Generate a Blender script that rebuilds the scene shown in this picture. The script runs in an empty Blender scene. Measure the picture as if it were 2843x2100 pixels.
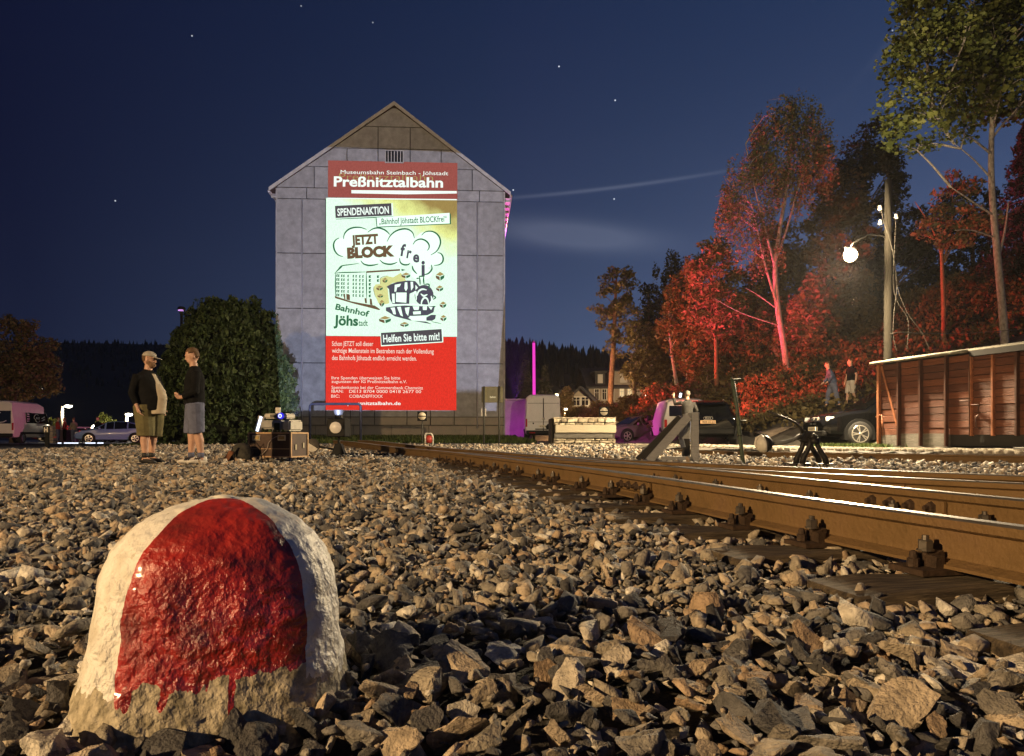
import bpy, bmesh, math, random
import numpy as np
from mathutils import Vector, Matrix, Euler, noise as mnoise

random.seed(7)
RNG = np.random.default_rng(7)
SC = bpy.context.scene
COL = SC.collection
R = math.radians

# ------------------------------------------------------------------ camera
F_PX, HX, HY, CAM_H = 2050.0, 1421.5, 1212.0, 0.45     # focal length (px of the 2843 px frame), horizon, eye height
cam_data = bpy.data.cameras.new('camera')
cam = bpy.data.objects.new('camera', cam_data)
COL.objects.link(cam)
cam.location = (0, 0, CAM_H)
cam.rotation_euler = (R(90), 0, 0)
cam_data.sensor_width = 36.0
cam_data.lens = 36.0 * F_PX / 2843.0
cam_data.shift_y = (HY - 1050.0) / 2843.0
cam_data.clip_start = 0.05
cam_data.clip_end = 4000
SC.camera = cam

# ------------------------------------------------------------------ render look
SC.render.engine = 'CYCLES'
SC.cycles.use_denoising = True
SC.cycles.max_bounces = 5
SC.cycles.diffuse_bounces = 2
SC.cycles.glossy_bounces = 3
SC.cycles.transmission_bounces = 3
SC.cycles.transparent_max_bounces = 8
SC.cycles.caustics_reflective = False
SC.cycles.caustics_refractive = False
SC.cycles.sample_clamp_indirect = 4.0
SC.view_settings.view_transform = 'Standard'
SC.view_settings.look = 'None'
SC.view_settings.exposure = 0.0
SC.view_settings.gamma = 1.0
SC.view_settings.use_curve_mapping = False

# ------------------------------------------------------------------ night sky
def pixdir(px, py):
    v = Vector(((px - HX) / F_PX, 1.0, (HY - py) / F_PX))
    return v.normalized()

world = bpy.data.worlds.new('World')
SC.world = world
world.use_nodes = True
wn, wl = world.node_tree.nodes, world.node_tree.links
wn.clear()
def wnode(t, **k):
    n = wn.new(t)
    for a, b in k.items():
        setattr(n, a, b)
    return n
w_out = wnode('ShaderNodeOutputWorld')
w_bg = wnode('ShaderNodeBackground')
wl.new(w_bg.outputs[0], w_out.inputs[0])
sky = wnode('ShaderNodeTexSky', sky_type='NISHITA')
sky.sun_disc = False
sky.sun_elevation = R(-4.6)
sky.sun_rotation = R(78)
sky.altitude = 600
sky.air_density = 1.0
sky.dust_density = 0.6
sky.ozone_density = 4.0
tint = wnode('ShaderNodeMix', data_type='RGBA', blend_type='MULTIPLY')
tint.inputs[0].default_value = 1.0
wl.new(sky.outputs[0], tint.inputs[6])
tint.inputs[7].default_value = (0.92, 0.80, 1.0, 1)
# the glow of the town and the last dusk: paler and bluer towards the horizon and the west
tc = wnode('ShaderNodeTexCoord')
sep = wnode('ShaderNodeSeparateXYZ')
wl.new(tc.outputs['Generated'], sep.inputs[0])
def wmath(op, a, b=None, clamp=False):
    n = wnode('ShaderNodeMath', operation=op)
    n.use_clamp = clamp
    for i, s in enumerate((a, b)):
        if s is None:
            continue
        if isinstance(s, (int, float)):
            n.inputs[i].default_value = s
        else:
            wl.new(s, n.inputs[i])
    return n.outputs[0]
up = wmath('MAXIMUM', sep.outputs['Z'], 0.0)
horizon = wmath('POWER', wmath('SUBTRACT', 1.0, up, True), 3.8)
west = wmath('MULTIPLY_ADD', sep.outputs['X'], 0.78)
wn[-1].inputs[2].default_value = 0.5
west = wmath('MAXIMUM', west, 0.08)
glow_amt = wmath('MULTIPLY', horizon, west)
base = wnode('ShaderNodeMix', data_type='RGBA', blend_type='MIX')
wl.new(glow_amt, base.inputs[0])
zen = wnode('ShaderNodeMix', data_type='RGBA', blend_type='MIX')
side = wmath('DIVIDE', wmath('ADD', sep.outputs['X'], 0.6), 1.2, True)
wl.new(side, zen.inputs[0])
zen.inputs[6].default_value = (0.0013, 0.0022, 0.0180, 1)
zen.inputs[7].default_value = (0.0095, 0.0275, 0.088, 1)
wl.new(zen.outputs[2], base.inputs[6])
base.blend_type = 'ADD'
base.inputs[7].default_value = (0.150, 0.205, 0.340, 1)
# thin high cloud
mp = wnode('ShaderNodeMapping')
mp.inputs['Scale'].default_value = (1.3, 1.3, 7.0)
mp.inputs['Rotation'].default_value = (0, R(-6), 0)
wl.new(tc.outputs['Generated'], mp.inputs[0])
cl = wnode('ShaderNodeTexNoise')
cl.inputs['Scale'].default_value = 2.6
cl.inputs['Detail'].default_value = 4
cl.inputs['Distortion'].default_value = 0.6
wl.new(mp.outputs[0], cl.inputs['Vector'])
cr = wnode('ShaderNodeMapRange')
cr.inputs[1].default_value = 0.55
cr.inputs[2].default_value = 0.80
wl.new(cl.outputs[0], cr.inputs[0])
def blob(px, py, sx, sy, slope=0.0):
    """soft patch of cloud around a sky direction (half-widths in degrees)"""
    d = pixdir(px, py)
    az0, el0 = math.atan2(d.x, d.y), math.asin(d.z)
    az = wmath('ARCTAN2', sep.outputs['X'], sep.outputs['Y'])
    da = wmath('SUBTRACT', az, az0)
    de = wmath('SUBTRACT', wmath('SUBTRACT', wmath('ARCSINE', sep.outputs['Z']), el0), wmath('MULTIPLY', da, slope))
    q = wmath('ADD', wmath('POWER', wmath('ABSOLUTE', wmath('DIVIDE', da, R(sx))), 2.0),
              wmath('POWER', wmath('ABSOLUTE', wmath('DIVIDE', de, R(sy))), 2.0))
    return wmath('POWER', 2.718, wmath('MULTIPLY', q, -1.0))
veil = wmath('MULTIPLY', cr.outputs[0], wmath('MULTIPLY', glow_amt, 0.35))
veil = wmath('ADD', veil, wmath('MULTIPLY', blob(1600, 655, 5.6, 0.95, -0.10), 1.6))
veil = wmath('ADD', veil, wmath('MULTIPLY', blob(1700, 522, 9.0, 0.13, 0.07), 0.95))
veil = wmath('ADD', veil, wmath('MULTIPLY', blob(2540, 30, 3.0, 0.35, 0.9), 0.30))
cloudc = wnode('ShaderNodeMix', data_type='RGBA', blend_type='ADD')
wl.new(wmath('MULTIPLY', veil, 1.0), cloudc.inputs[0])
wl.new(base.outputs[2], cloudc.inputs[6])
cloudc.inputs[7].default_value = (0.052, 0.055, 0.066, 1)
# stars
STARS = [(1552, 185, .9), (1708, 279, .9), (1705, 553, 1.0), (1425, 528, .9), (533, 100, .5), (320, 558, .6), (836, 17, .3),
         (1035, 63, .3), (2478, 85, .35), (2510, 205, .3)]
star = None
for (sx_, sy_, sb) in STARS:
    d = pixdir(sx_, sy_)
    vm = wnode('ShaderNodeVectorMath', operation='DISTANCE')
    wl.new(tc.outputs['Generated'], vm.inputs[0])
    vm.inputs[1].default_value = d
    s_ = wmath('MULTIPLY', wmath('LESS_THAN', vm.outputs['Value'], 0.00085), sb)
    star = s_ if star is None else wmath('ADD', star, s_)
# sum: faint Nishita dusk + town glow + clouds + stars
skyadd = wnode('ShaderNodeMix', data_type='RGBA', blend_type='ADD')
skyadd.inputs[0].default_value = 1.0
nish = wnode('ShaderNodeMix', data_type='RGBA', blend_type='MULTIPLY')
nish.inputs[0].default_value = 1.0
wl.new(tint.outputs[2], nish.inputs[6])
nish.inputs[7].default_value = (0.03, 0.03, 0.03, 1)
wl.new(nish.outputs[2], skyadd.inputs[6])
wl.new(cloudc.outputs[2], skyadd.inputs[7])
staradd = wnode('ShaderNodeMix', data_type='RGBA', blend_type='ADD')
wl.new(star, staradd.inputs[0])
wl.new(skyadd.outputs[2], staradd.inputs[6])
staradd.inputs[7].default_value = (0.9, 0.95, 1.0, 1)
wl.new(staradd.outputs[2], w_bg.inputs[0])
w_bg.inputs[1].default_value = 1.0

# ------------------------------------------------------------------ coordinates
def P(px, py, D):
    """point of the photograph at depth D"""
    return Vector(((px - HX) / F_PX * D, D, CAM_H + (HY - py) / F_PX * D))
def PX(px, D):
    return (px - HX) / F_PX * D
def PZ(py, D):
    return CAM_H + (HY - py) / F_PX * D
def sstep(a, b, x):
    t = min(1.0, max(0.0, (x - a) / (b - a)))
    return t * t * (3 - 2 * t)
def lerp(a, b, t):
    return a + (b - a) * t

# ------------------------------------------------------------------ mesh helpers
class MB:
    """collects shapes; build() links them as one mesh object"""
    def __init__(s):
        s.v, s.f, s.m, s.sm = [], [], [], []
    def add(s, verts, faces, mi=0, smooth=False):
        o = len(s.v)
        s.v += [tuple(p) for p in verts]
        for fc in faces:
            s.f.append(tuple(i + o for i in fc)); s.m.append(mi); s.sm.append(smooth)
        return s
    def box(s, c, d, rot=None, mi=0, taper=None):
        x, y, z = d[0] / 2, d[1] / 2, d[2] / 2
        tx, ty = taper if taper else (1, 1)
        vs = [(-x, -y, -z), (x, -y, -z), (x, y, -z), (-x, y, -z), (-x * tx, -y * ty, z), (x * tx, -y * ty, z), (x * tx, y * ty, z), (-x * tx, y * ty, z)]
        m = rot if isinstance(rot, Matrix) else (Euler(rot).to_matrix() if rot else None)
        out = []
        for p in vs:
            p = Vector(p)
            if m: p = m @ p
            out.append(p + Vector(c))
        return s.add(out, [(0, 3, 2, 1), (4, 5, 6, 7), (0, 1, 5, 4), (1, 2, 6, 5), (2, 3, 7, 6), (3, 0, 4, 7)], mi)
    def beam(s, a, b, w, h, mi=0, up=(0, 0, 1)):
        a, b = Vector(a), Vector(b)
        d = b - a
        y = d.normalized()
        x = y.cross(Vector(up))
        if x.length < 1e-4: x = Vector((1, 0, 0))
        x.normalize()
        z = x.cross(y)
        m = Matrix((x, y, z)).transposed()
        return s.box((a + b) / 2, (w, d.length, h), m, mi)
    def tube(s, pts, rad, n=8, mi=0, caps=True, smooth=True, squash=None):
        pts = [Vector(p) for p in pts]
        if isinstance(rad, (int, float)): rad = [rad] * len(pts)
        vs, fs = [], []
        ref = None
        for i, p in enumerate(pts):
            a = pts[max(0, i - 1)]; b = pts[min(len(pts) - 1, i + 1)]
            t = (b - a)
            t = t.normalized() if t.length > 1e-9 else Vector((0, 0, 1))
            if ref is None:
                ref = Vector((0, 0, 1)) if abs(t.z) < .9 else Vector((1, 0, 0))
            x = ref - t * ref.dot(t)
            if x.length < 1e-5: x = t.orthogonal()
            x.normalize(); ref = x
            y = t.cross(x)
            for k in range(n):
                an = 2 * math.pi * k / n
                vs.append(p + (x * math.cos(an) + y * math.sin(an)) * rad[i])
        for i in range(len(pts) - 1):
            for k in range(n):
                k2 = (k + 1) % n
                fs.append((i * n + k, i * n + k2, (i + 1) * n + k2, (i + 1) * n + k))
        if caps:
            fs.append(tuple(range(n - 1, -1, -1)))
            fs.append(tuple((len(pts) - 1) * n + k for k in range(n)))
        return s.add(vs, fs, mi, smooth)
    def lathe(s, prof, c=(0, 0, 0), axis='Z', n=20, mi=0, smooth=True, rot=None):
        """prof: list of (r, h) along the axis"""
        vs, fs = [], []
        for (r, h) in prof:
            for k in range(n):
                a = 2 * math.pi * k / n
                q = Vector((r * math.cos(a), r * math.sin(a), h))
                if axis == 'Y': q = Vector((q.x, q.z, q.y))
                if axis == 'X': q = Vector((q.z, q.x, q.y))
                if rot: q = rot @ q
                vs.append(q + Vector(c))
        for i in range(len(prof) - 1):
            for k in range(n):
                k2 = (k + 1) % n
                fs.append((i * n + k, i * n + k2, (i + 1) * n + k2, (i + 1) * n + k))
        fs.append(tuple(range(n - 1, -1, -1)))
        fs.append(tuple((len(prof) - 1) * n + k for k in range(n)))
        return s.add(vs, fs, mi, smooth)
    def prism(s, poly, dvec, mi=0, smooth=False):
        """planar polygon (3-D points) pushed along dvec"""
        n = len(poly)
        a = [Vector(p) for p in poly]
        b = [p + Vector(dvec) for p in a]
        fs = [tuple(range(n - 1, -1, -1)), tuple(range(n, 2 * n))]
        for k in range(n):
            k2 = (k + 1) % n
            fs.append((k, k2, n + k2, n + k))
        return s.add(a + b, fs, mi, smooth)
    def ellipsoid(s, c, r, n=14, m=9, mi=0, rot=None):
        vs, fs = [], []
        for i in range(m + 1):
            th = math.pi * i / m
            for k in range(n):
                ph = 2 * math.pi * k / n
                q = Vector((r[0] * math.sin(th) * math.cos(ph), r[1] * math.sin(th) * math.sin(ph), r[2] * math.cos(th)))
                if rot: q = rot @ q
                vs.append(q + Vector(c))
        for i in range(m):
            for k in range(n):
                k2 = (k + 1) % n
                fs.append((i * n + k, (i + 1) * n + k, (i + 1) * n + k2, i * n + k2))
        return s.add(vs, fs, mi, True)
    def mesh(s, name):
        me = bpy.data.meshes.new(name)
        me.from_pydata(s.v, [], s.f)
        me.polygons.foreach_set('material_index', s.m)
        me.polygons.foreach_set('use_smooth', s.sm)
        me.validate()
        bm = bmesh.new(); bm.from_mesh(me)
        bmesh.ops.recalc_face_normals(bm, faces=bm.faces)
        bm.to_mesh(me); bm.free()
        me.update()
        return me
    def build(s, name, mats, parent=None, bevel=0, bseg=1, smooth_angle=None, loc=None):
        me = s.mesh(name)
        o = link(name, me, mats, parent)
        if bevel:
            bm = bmesh.new(); bm.from_mesh(me)
            es = [e for e in bm.edges if len(e.link_faces) == 2 and e.calc_face_angle(0) > .5]
            bmesh.ops.bevel(bm, geom=es, offset=bevel, segments=bseg, affect='EDGES', clamp_overlap=True)
            bm.to_mesh(me); bm.free()
        if smooth_angle:
            me.polygons.foreach_set('use_smooth', [True] * len(me.polygons))
            me.set_sharp_from_angle(angle=R(smooth_angle))
        if loc is not None: o.location = loc
        return o

def link(name, me, mats=None, parent=None):
    o = bpy.data.objects.new(name, me)
    COL.objects.link(o)
    if mats is not None and me is not None:
        if not isinstance(mats, (list, tuple)): mats = [mats]
        if len(me.materials) == 0:
            for m in mats: me.materials.append(m)
    if parent is not None: o.parent = parent
    return o
def thing(name, label, cat, loc=(0, 0, 0), rz=0.0, group=None):
    o = bpy.data.objects.new(name, None)
    COL.objects.link(o)
    o.empty_display_size = .2
    o.location = loc; o.rotation_euler = (0, 0, rz)
    return tag(o, label, cat, group)
def tag(o, label=None, cat=None, group=None, kind=None):
    if label: o['label'] = label
    if cat: o['category'] = cat
    if group: o['group'] = group
    if kind: o['kind'] = kind
    return o
def copy_tree(o, parent=None):
    c = o.copy(); COL.objects.link(c)
    c.parent = parent
    for ch in list(o.children):
        copy_tree(ch, c)
    return c
def np_mesh(name, verts, faces, mats=None, parent=None, attr=None, smooth=False):
    """verts (n,3), faces (m,k) arrays of one face size; attr: per-vertex values for attribute 'rnd'"""
    me = bpy.data.meshes.new(name)
    verts = np.asarray(verts, dtype=np.float32); faces = np.asarray(faces, dtype=np.int32)
    n, m, k = len(verts), len(faces), faces.shape[1]
    me.vertices.add(n); me.vertices.foreach_set('co', verts.ravel())
    me.loops.add(m * k); me.loops.foreach_set('vertex_index', faces.ravel())
    me.polygons.add(m)
    me.polygons.foreach_set('loop_start', np.arange(0, m * k, k, dtype=np.int32))
    me.polygons.foreach_set('loop_total', np.full(m, k, dtype=np.int32))
    if smooth: me.polygons.foreach_set('use_smooth', np.ones(m, dtype=bool))
    if attr is not None:
        a = me.attributes.new('rnd', 'FLOAT', 'POINT')
        a.data.foreach_set('value', np.asarray(attr, dtype=np.float32))
    me.update(calc_edges=True)
    return link(name, me, mats, parent)

# ------------------------------------------------------------------ materials
MATS = {}
def mat(name, col, rough=.7, metal=0.0, var=.0, vscale=8.0, bump=0.0, bscale=30.0, spec=.4, col2=None, emit=None, estr=0.0, ramp=None, rnd=None, coat=0.0, detail=6.0, stretch=None, trans=0.0):
    """Principled material with noise colour variation and fine relief; rnd: 'object' or 'attr' mixes ramp colours per piece"""
    if name in MATS: return MATS[name]
    m = bpy.data.materials.new(name)
    m.use_nodes = True
    nt = m.node_tree; N, L = nt.nodes, nt.links
    b = N['Principled BSDF']
    b.inputs['Roughness'].default_value = rough
    b.inputs['Metallic'].default_value = metal
    b.inputs['Specular IOR Level'].default_value = spec
    b.inputs['Base Color'].default_value = (*col, 1)
    if coat: b.inputs['Coat Weight'].default_value = coat
    if emit:
        b.inputs['Emission Color'].default_value = (*emit, 1)
        b.inputs['Emission Strength'].default_value = estr
    tcn = N.new('ShaderNodeTexCoord')
    src = tcn.outputs['Object']
    if stretch:
        mpn = N.new('ShaderNodeMapping')
        mpn.inputs['Scale'].default_value = stretch
        L.new(src, mpn.inputs[0]); src = mpn.outputs[0]
    cout = None
    if rnd:
        if rnd == 'object':
            rn = N.new('ShaderNodeObjectInfo').outputs['Random']
        else:
            an = N.new('ShaderNodeAttribute'); an.attribute_name = 'rnd'
            rn = an.outputs['Fac']
        rp = N.new('ShaderNodeValToRGB')
        rp.color_ramp.interpolation = 'LINEAR'
        el = rp.color_ramp.elements
        while len(el) < len(ramp): el.new(.5)
        for e, (p_, c_) in zip(el, ramp):
            e.position = p_; e.color = (*c_, 1)
        L.new(rn, rp.inputs[0]); cout = rp.outputs[0]
    if var or col2:
        nz = N.new('ShaderNodeTexNoise')
        nz.inputs['Scale'].default_value = vscale
        nz.inputs['Detail'].default_value = detail
        nz.inputs['Roughness'].default_value = .65
        L.new(src, nz.inputs['Vector'])
        mr = N.new('ShaderNodeMapRange')
        mr.inputs[1].default_value = .32; mr.inputs[2].default_value = .68
        L.new(nz.outputs[0], mr.inputs[0])
        if col2:
            mx = N.new('ShaderNodeMix'); mx.data_type = 'RGBA'
            L.new(mr.outputs[0], mx.inputs[0])
            if cout: L.new(cout, mx.inputs[6])
            else: mx.inputs[6].default_value = (*col, 1)
            mx.inputs[7].default_value = (*col2, 1)
            cout = mx.outputs[2]
        if var:
            mr2 = N.new('ShaderNodeMapRange')
            mr2.inputs[3].default_value = 1 - var; mr2.inputs[4].default_value = 1 + var
            L.new(mr.outputs[0], mr2.inputs[0])
            mm = N.new('ShaderNodeMix'); mm.data_type = 'RGBA'; mm.blend_type = 'MULTIPLY'
            mm.inputs[0].default_value = 1
            if cout: L.new(cout, mm.inputs[6])
            else: mm.inputs[6].default_value = (*col, 1)
            L.new(mr2.outputs[0], mm.inputs[7])
            cout = mm.outputs[2]
    if cout: L.new(cout, b.inputs['Base Color'])
    if bump:
        bz = N.new('ShaderNodeTexNoise')
        bz.inputs['Scale'].default_value = bscale
        bz.inputs['Detail'].default_value = 5
        bz.inputs['Roughness'].default_value = .6
        L.new(src, bz.inputs['Vector'])
        bp = N.new('ShaderNodeBump')
        bp.inputs['Strength'].default_value = min(1.0, bump)
        bp.inputs['Distance'].default_value = .02 if bump <= 1 else .02 * bump
        L.new(bz.outputs[0], bp.inputs['Height'])
        L.new(bp.outputs[0], b.inputs['Normal'])
    if trans:
        # thin leaf: some light passes through
        tr = N.new('ShaderNodeBsdfTranslucent')
        if cout: L.new(cout, tr.inputs[0])
        else: tr.inputs[0].default_value = (*col, 1)
        ms = N.new('ShaderNodeMixShader'); ms.inputs[0].default_value = trans
        L.new(b.outputs[0], ms.inputs[1]); L.new(tr.outputs[0], ms.inputs[2])
        L.new(ms.outputs[0], N['Material Output'].inputs[0])
    MATS[name] = m
    return m
def emat(name, col, s=1.0):
    """a thing that gives off light"""
    if name in MATS: return MATS[name]
    m = bpy.data.materials.new(name); m.use_nodes = True
    N = m.node_tree.nodes; N.clear()
    e = N.new('ShaderNodeEmission'); o = N.new('ShaderNodeOutputMaterial')
    e.inputs[0].default_value = (*col, 1); e.inputs[1].default_value = s
    m.node_tree.links.new(e.outputs[0], o.inputs[0])
    MATS[name] = m
    return m
def light(name, kind, loc, col, watts, parent=None, target=None, size=.2, angle=60, blend=.5):
    ld = bpy.data.lights.new(name, kind)
    ld.color = col; ld.energy = watts
    if kind == 'SPOT':
        ld.spot_size = R(angle); ld.spot_blend = blend; ld.shadow_soft_size = size
    elif kind == 'POINT':
        ld.shadow_soft_size = size
    o = bpy.data.objects.new(name, ld); COL.objects.link(o)
    o.location = loc
    if target is not None:
        d = Vector(target) - Vector(loc)
        o.rotation_euler = d.to_track_quat('-Z', 'Y').to_euler()
    o['kind'] = 'helper'
    if parent is not None:
        o.parent = parent
        bpy.context.view_layer.update()
        o.matrix_parent_inverse = parent.matrix_world.inverted()
    return o
# ================================================================== THE GROUND
E_LINE = [(-50, 40), (0.5, 31), (2.35, 26), (4.95, 16.1), (6.95, 14.0), (8.6, 12.4), (12.0, 9.4), (40, -10)]
def e_line(x):
    for (a, b) in zip(E_LINE[:-1], E_LINE[1:]):
        if a[0] <= x <= b[0]:
            return lerp(a[1], b[1], (x - a[0]) / (b[0] - a[0]))
    return E_LINE[0][1] if x < E_LINE[0][0] else E_LINE[-1][1]
def hill_z(x, y):
    d = (x - 7.2) * .95 + (y - 32) * .31 + .5 * math.sin(y * .35) + .35 * math.sin(x * .9 + y * .2)
    k = 1.0 if y < 40 else max(.45, 1 - (y - 40) / 45)
    return .45 * max(0.0, d) * k if d < 40 else .45 * k * (40 + (d - 40) * .5)
def yard_z(x, y):
    base = .15 * sstep(15, 25, y) * sstep(-16, -11, x)
    yard = .15 * sstep(.3, .9, y - e_line(x)) if x > .5 else 0.0
    return max(base, yard)
def ground_z(x, y):
    g = yard_z(x, y)
    if 27 < y < 40 and -17 < x < 1.5:            # grassed bank up to the foot of the building
        g += .22 * sstep(30, 36, y) * sstep(-17, -14, x) * (1 - sstep(-.5, 1.5, x))
    return g + hill_z(x, y)

m_soil = mat('soil', (.045, .036, .027), .95, var=.5, vscale=3, bump=.6, bscale=14)
m_asphalt = mat('yard_surface', (.085, .076, .062), .88, var=.35, vscale=1.4, bump=.5, bscale=40)
m_grass_soil = mat('turf_soil', (.030, .038, .012), .95, var=.5, vscale=6, bump=.8, bscale=20)

def sheet(name, xs, ys, zf, m, kind='structure', label=None, mask=None):
    V, Fc = [], []
    idx = {}
    for j, y in enumerate(ys):
        for i, x in enumerate(xs):
            idx[i, j] = len(V); V.append((x, y, zf(x, y)))
    for j in range(len(ys) - 1):
        for i in range(len(xs) - 1):
            if mask and not mask((xs[i] + xs[i + 1]) / 2, (ys[j] + ys[j + 1]) / 2): continue
            Fc.append((idx[i, j], idx[i + 1, j], idx[i + 1, j + 1], idx[i, j + 1]))
    o = np_mesh(name, V, Fc, m, smooth=True)
    tag(o, label, None, None, kind)
    return o
gx = [-1500, -700, -350, -180, -100, -70, -50] + [-40 + k * 2 for k in range(10)] + [-20 + k * .7 for k in range(60)] + [22 + k * 2 for k in range(12)] + [50, 70, 100, 160, 300, 700, 1500]
gy = [-60, -30, -15, -8, -4, -2, 0] + [k * .8 + .8 for k in range(16)] + [14 + k * .7 for k in range(52)] + [51 + k * 3 for k in range(20)] + [120, 150, 200, 300, 450, 700, 1100, 1800]
def gz_sheet(x, y):
    if y > 200 or abs(x) > 150: return -.06
    return ground_z(x, y) - .06
sheet('ground', gx, gy, gz_sheet, m_soil)
# paved yard where the cars stand, and the service road along the building
def road_z(x, y): return ground_z(x, y) + .004
sheet('road', [-60 + k * .8 for k in range(86)], [24.5 + k * .6 for k in range(12)] , road_z, m_asphalt, mask=lambda x, y: y < 30.5 and x > -60)
sheet('parking_area', [-60 + k * 2 for k in range(24)], [42 + k * 2 for k in range(22)], lambda x, y: ground_z(x, y) + .006, mat('parking_surface', (.13, .135, .15), .55, var=.3, vscale=.8, bump=.3, bscale=30))
sheet('yard', [1.0 + k * .5 for k in range(34)], [14 + k * .5 for k in range(66)], lambda x, y: ground_z(x, y) + .008, m_asphalt,
      mask=lambda x, y: y > e_line(x) + 1.0 and hill_z(x, y) < .25)

# ---------------------------------------------------------------- turf
m_blade = mat('grass_blade', (.05, .07, .015), .7, rnd='attr', ramp=[(0, (.025, .045, .008)), (.6, (.055, .085, .015)), (1, (.11, .12, .03))], trans=.3)
def grass(name, n, region, label, h=(.05, .16), zf=ground_z):
    pts = []
    while len(pts) < n:
        p = region()
        if p: pts.append((p[0], p[1], zf(*p)))
    p = np.array(pts); n = len(p)
    a = RNG.uniform(0, 2 * np.pi, n); hh = RNG.uniform(*h, n); w = RNG.uniform(.006, .014, n) * (1 + p[:, 1] / 14)
    dx, dy = np.cos(a) * w, np.sin(a) * w
    lx, ly = RNG.normal(0, .35, n) * hh, RNG.normal(0, .35, n) * hh
    V = np.empty((n, 3, 3))
    V[:, 0] = p + np.stack([dx, dy, np.zeros(n)], 1)
    V[:, 1] = p - np.stack([dx, dy, np.zeros(n)], 1)
    V[:, 2] = p + np.stack([lx, ly, hh], 1)
    o = np_mesh(name, V.reshape(-1, 3), np.arange(3 * n).reshape(-1, 3), m_blade, attr=np.repeat(RNG.uniform(0, 1, n), 3))
    return tag(o, label, 'grass', None, 'stuff')
def reg_bank():
    x, y = random.uniform(-17, 1.0), random.uniform(30.6, 38.4)
    return (x, y)
sheet('grass_bank', [-19 + k * .5 for k in range(41)], [30.5 + k * .5 for k in range(18)], lambda x, y: ground_z(x, y) + .012, m_grass_soil)
grass('bank_grass', 26000, reg_bank, 'short mown grass between the service road and the building wall', h=(.06, .20))
def reg_verge():
    t = random.random()
    x = lerp(8.2, 10.6, t); y = random.gauss(19.4 + .25 * random.random(), .35)
    return (x, y) if y > e_line(x) + 2 else None
grass('verge_grass', 5000, reg_verge, 'thin grass growing between the setts and the covered wagon', h=(.04, .14))

# ---------------------------------------------------------------- stone setts along the siding
m_sett = mat('sett_stone', (.24, .21, .16), .8, rnd='attr', ramp=[(0, (.15, .13, .10)), (.5, (.25, .215, .165)), (1, (.33, .29, .22))], var=.25, vscale=30, bump=.6, bscale=60)
def build_setts():
    V, Fc, A = [], [], []
    def put(x, y, ang, sx, sy):
        z = .15; c, s_ = math.cos(ang), math.sin(ang)
        o = len(V); h = random.uniform(.028, .05); t = .80
        jx, jy = random.uniform(-.005, .005), random.uniform(-.005, .005)
        for (u, v, w) in ((-1, -1, 0), (1, -1, 0), (1, 1, 0), (-1, 1, 0), (-t, -t, 1), (t, -t, 1), (t, t, 1), (-t, t, 1)):
            lx, ly = u * sx / 2 + jx, v * sy / 2 + jy
            V.append((x + lx * c - ly * s_, y + lx * s_ + ly * c, z - .05 + w * (.05 + h)))
        r = random.random(); A.extend([r] * 8)
        for q in ((0, 1, 5, 4), (1, 2, 6, 5), (2, 3, 7, 6), (3, 0, 4, 7), (4, 5, 6, 7)):
            Fc.append(tuple(i + o for i in q))
    pl = [Vector((p[0], p[1])) for p in E_LINE[2:7]]
    for a, b in zip(pl[:-1], pl[1:]):
        d = (b - a); L_ = d.length; d.normalize(); nrm = Vector((-d.y, d.x))
        if nrm.y < 0: nrm = -nrm
        ang = math.atan2(d.y, d.x)
        k = 0
        while k * .16 < L_:
            for j in range(21):
                p = a + d * (k * .16 + (.08 if j % 2 else 0)) + nrm * (.95 + j * .125)
                put(p.x, p.y, ang, .145, .11)
            k += 1
    o = np_mesh('paving_setts', V, Fc, m_sett, attr=A)
    tag(o, 'worn granite setts paved along the siding', 'paving', None, 'stuff')
build_setts()

# ---------------------------------------------------------------- ballast
STONE_RAMP = [(0, (.055, .053, .054)), (.22, (.115, .110, .108)), (.36, (.20, .185, .165)), (.50, (.30, .26, .20)), (.72, (.44, .35, .25)), (.84, (.33, .23, .145)), (.92, (.50, .45, .37)), (1, (.66, .62, .55))]
m_stone_piece = mat('ballast_stone', (.2, .17, .13), .82, rnd='object', ramp=STONE_RAMP, var=.45, vscale=1.6, bump=1.0, bscale=4.5)
m_stone_bulk = mat('ballast_bulk', (.2, .17, .13), .85, rnd='attr', ramp=STONE_RAMP, var=.38, vscale=26, bump=.8, bscale=70)
m_ballast_bed = mat('ballast_bed_dark', (.035, .03, .025), .95, var=.4, vscale=9, bump=1.0, bscale=60)  # dark bed colour that shows in the gaps between stones

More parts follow.
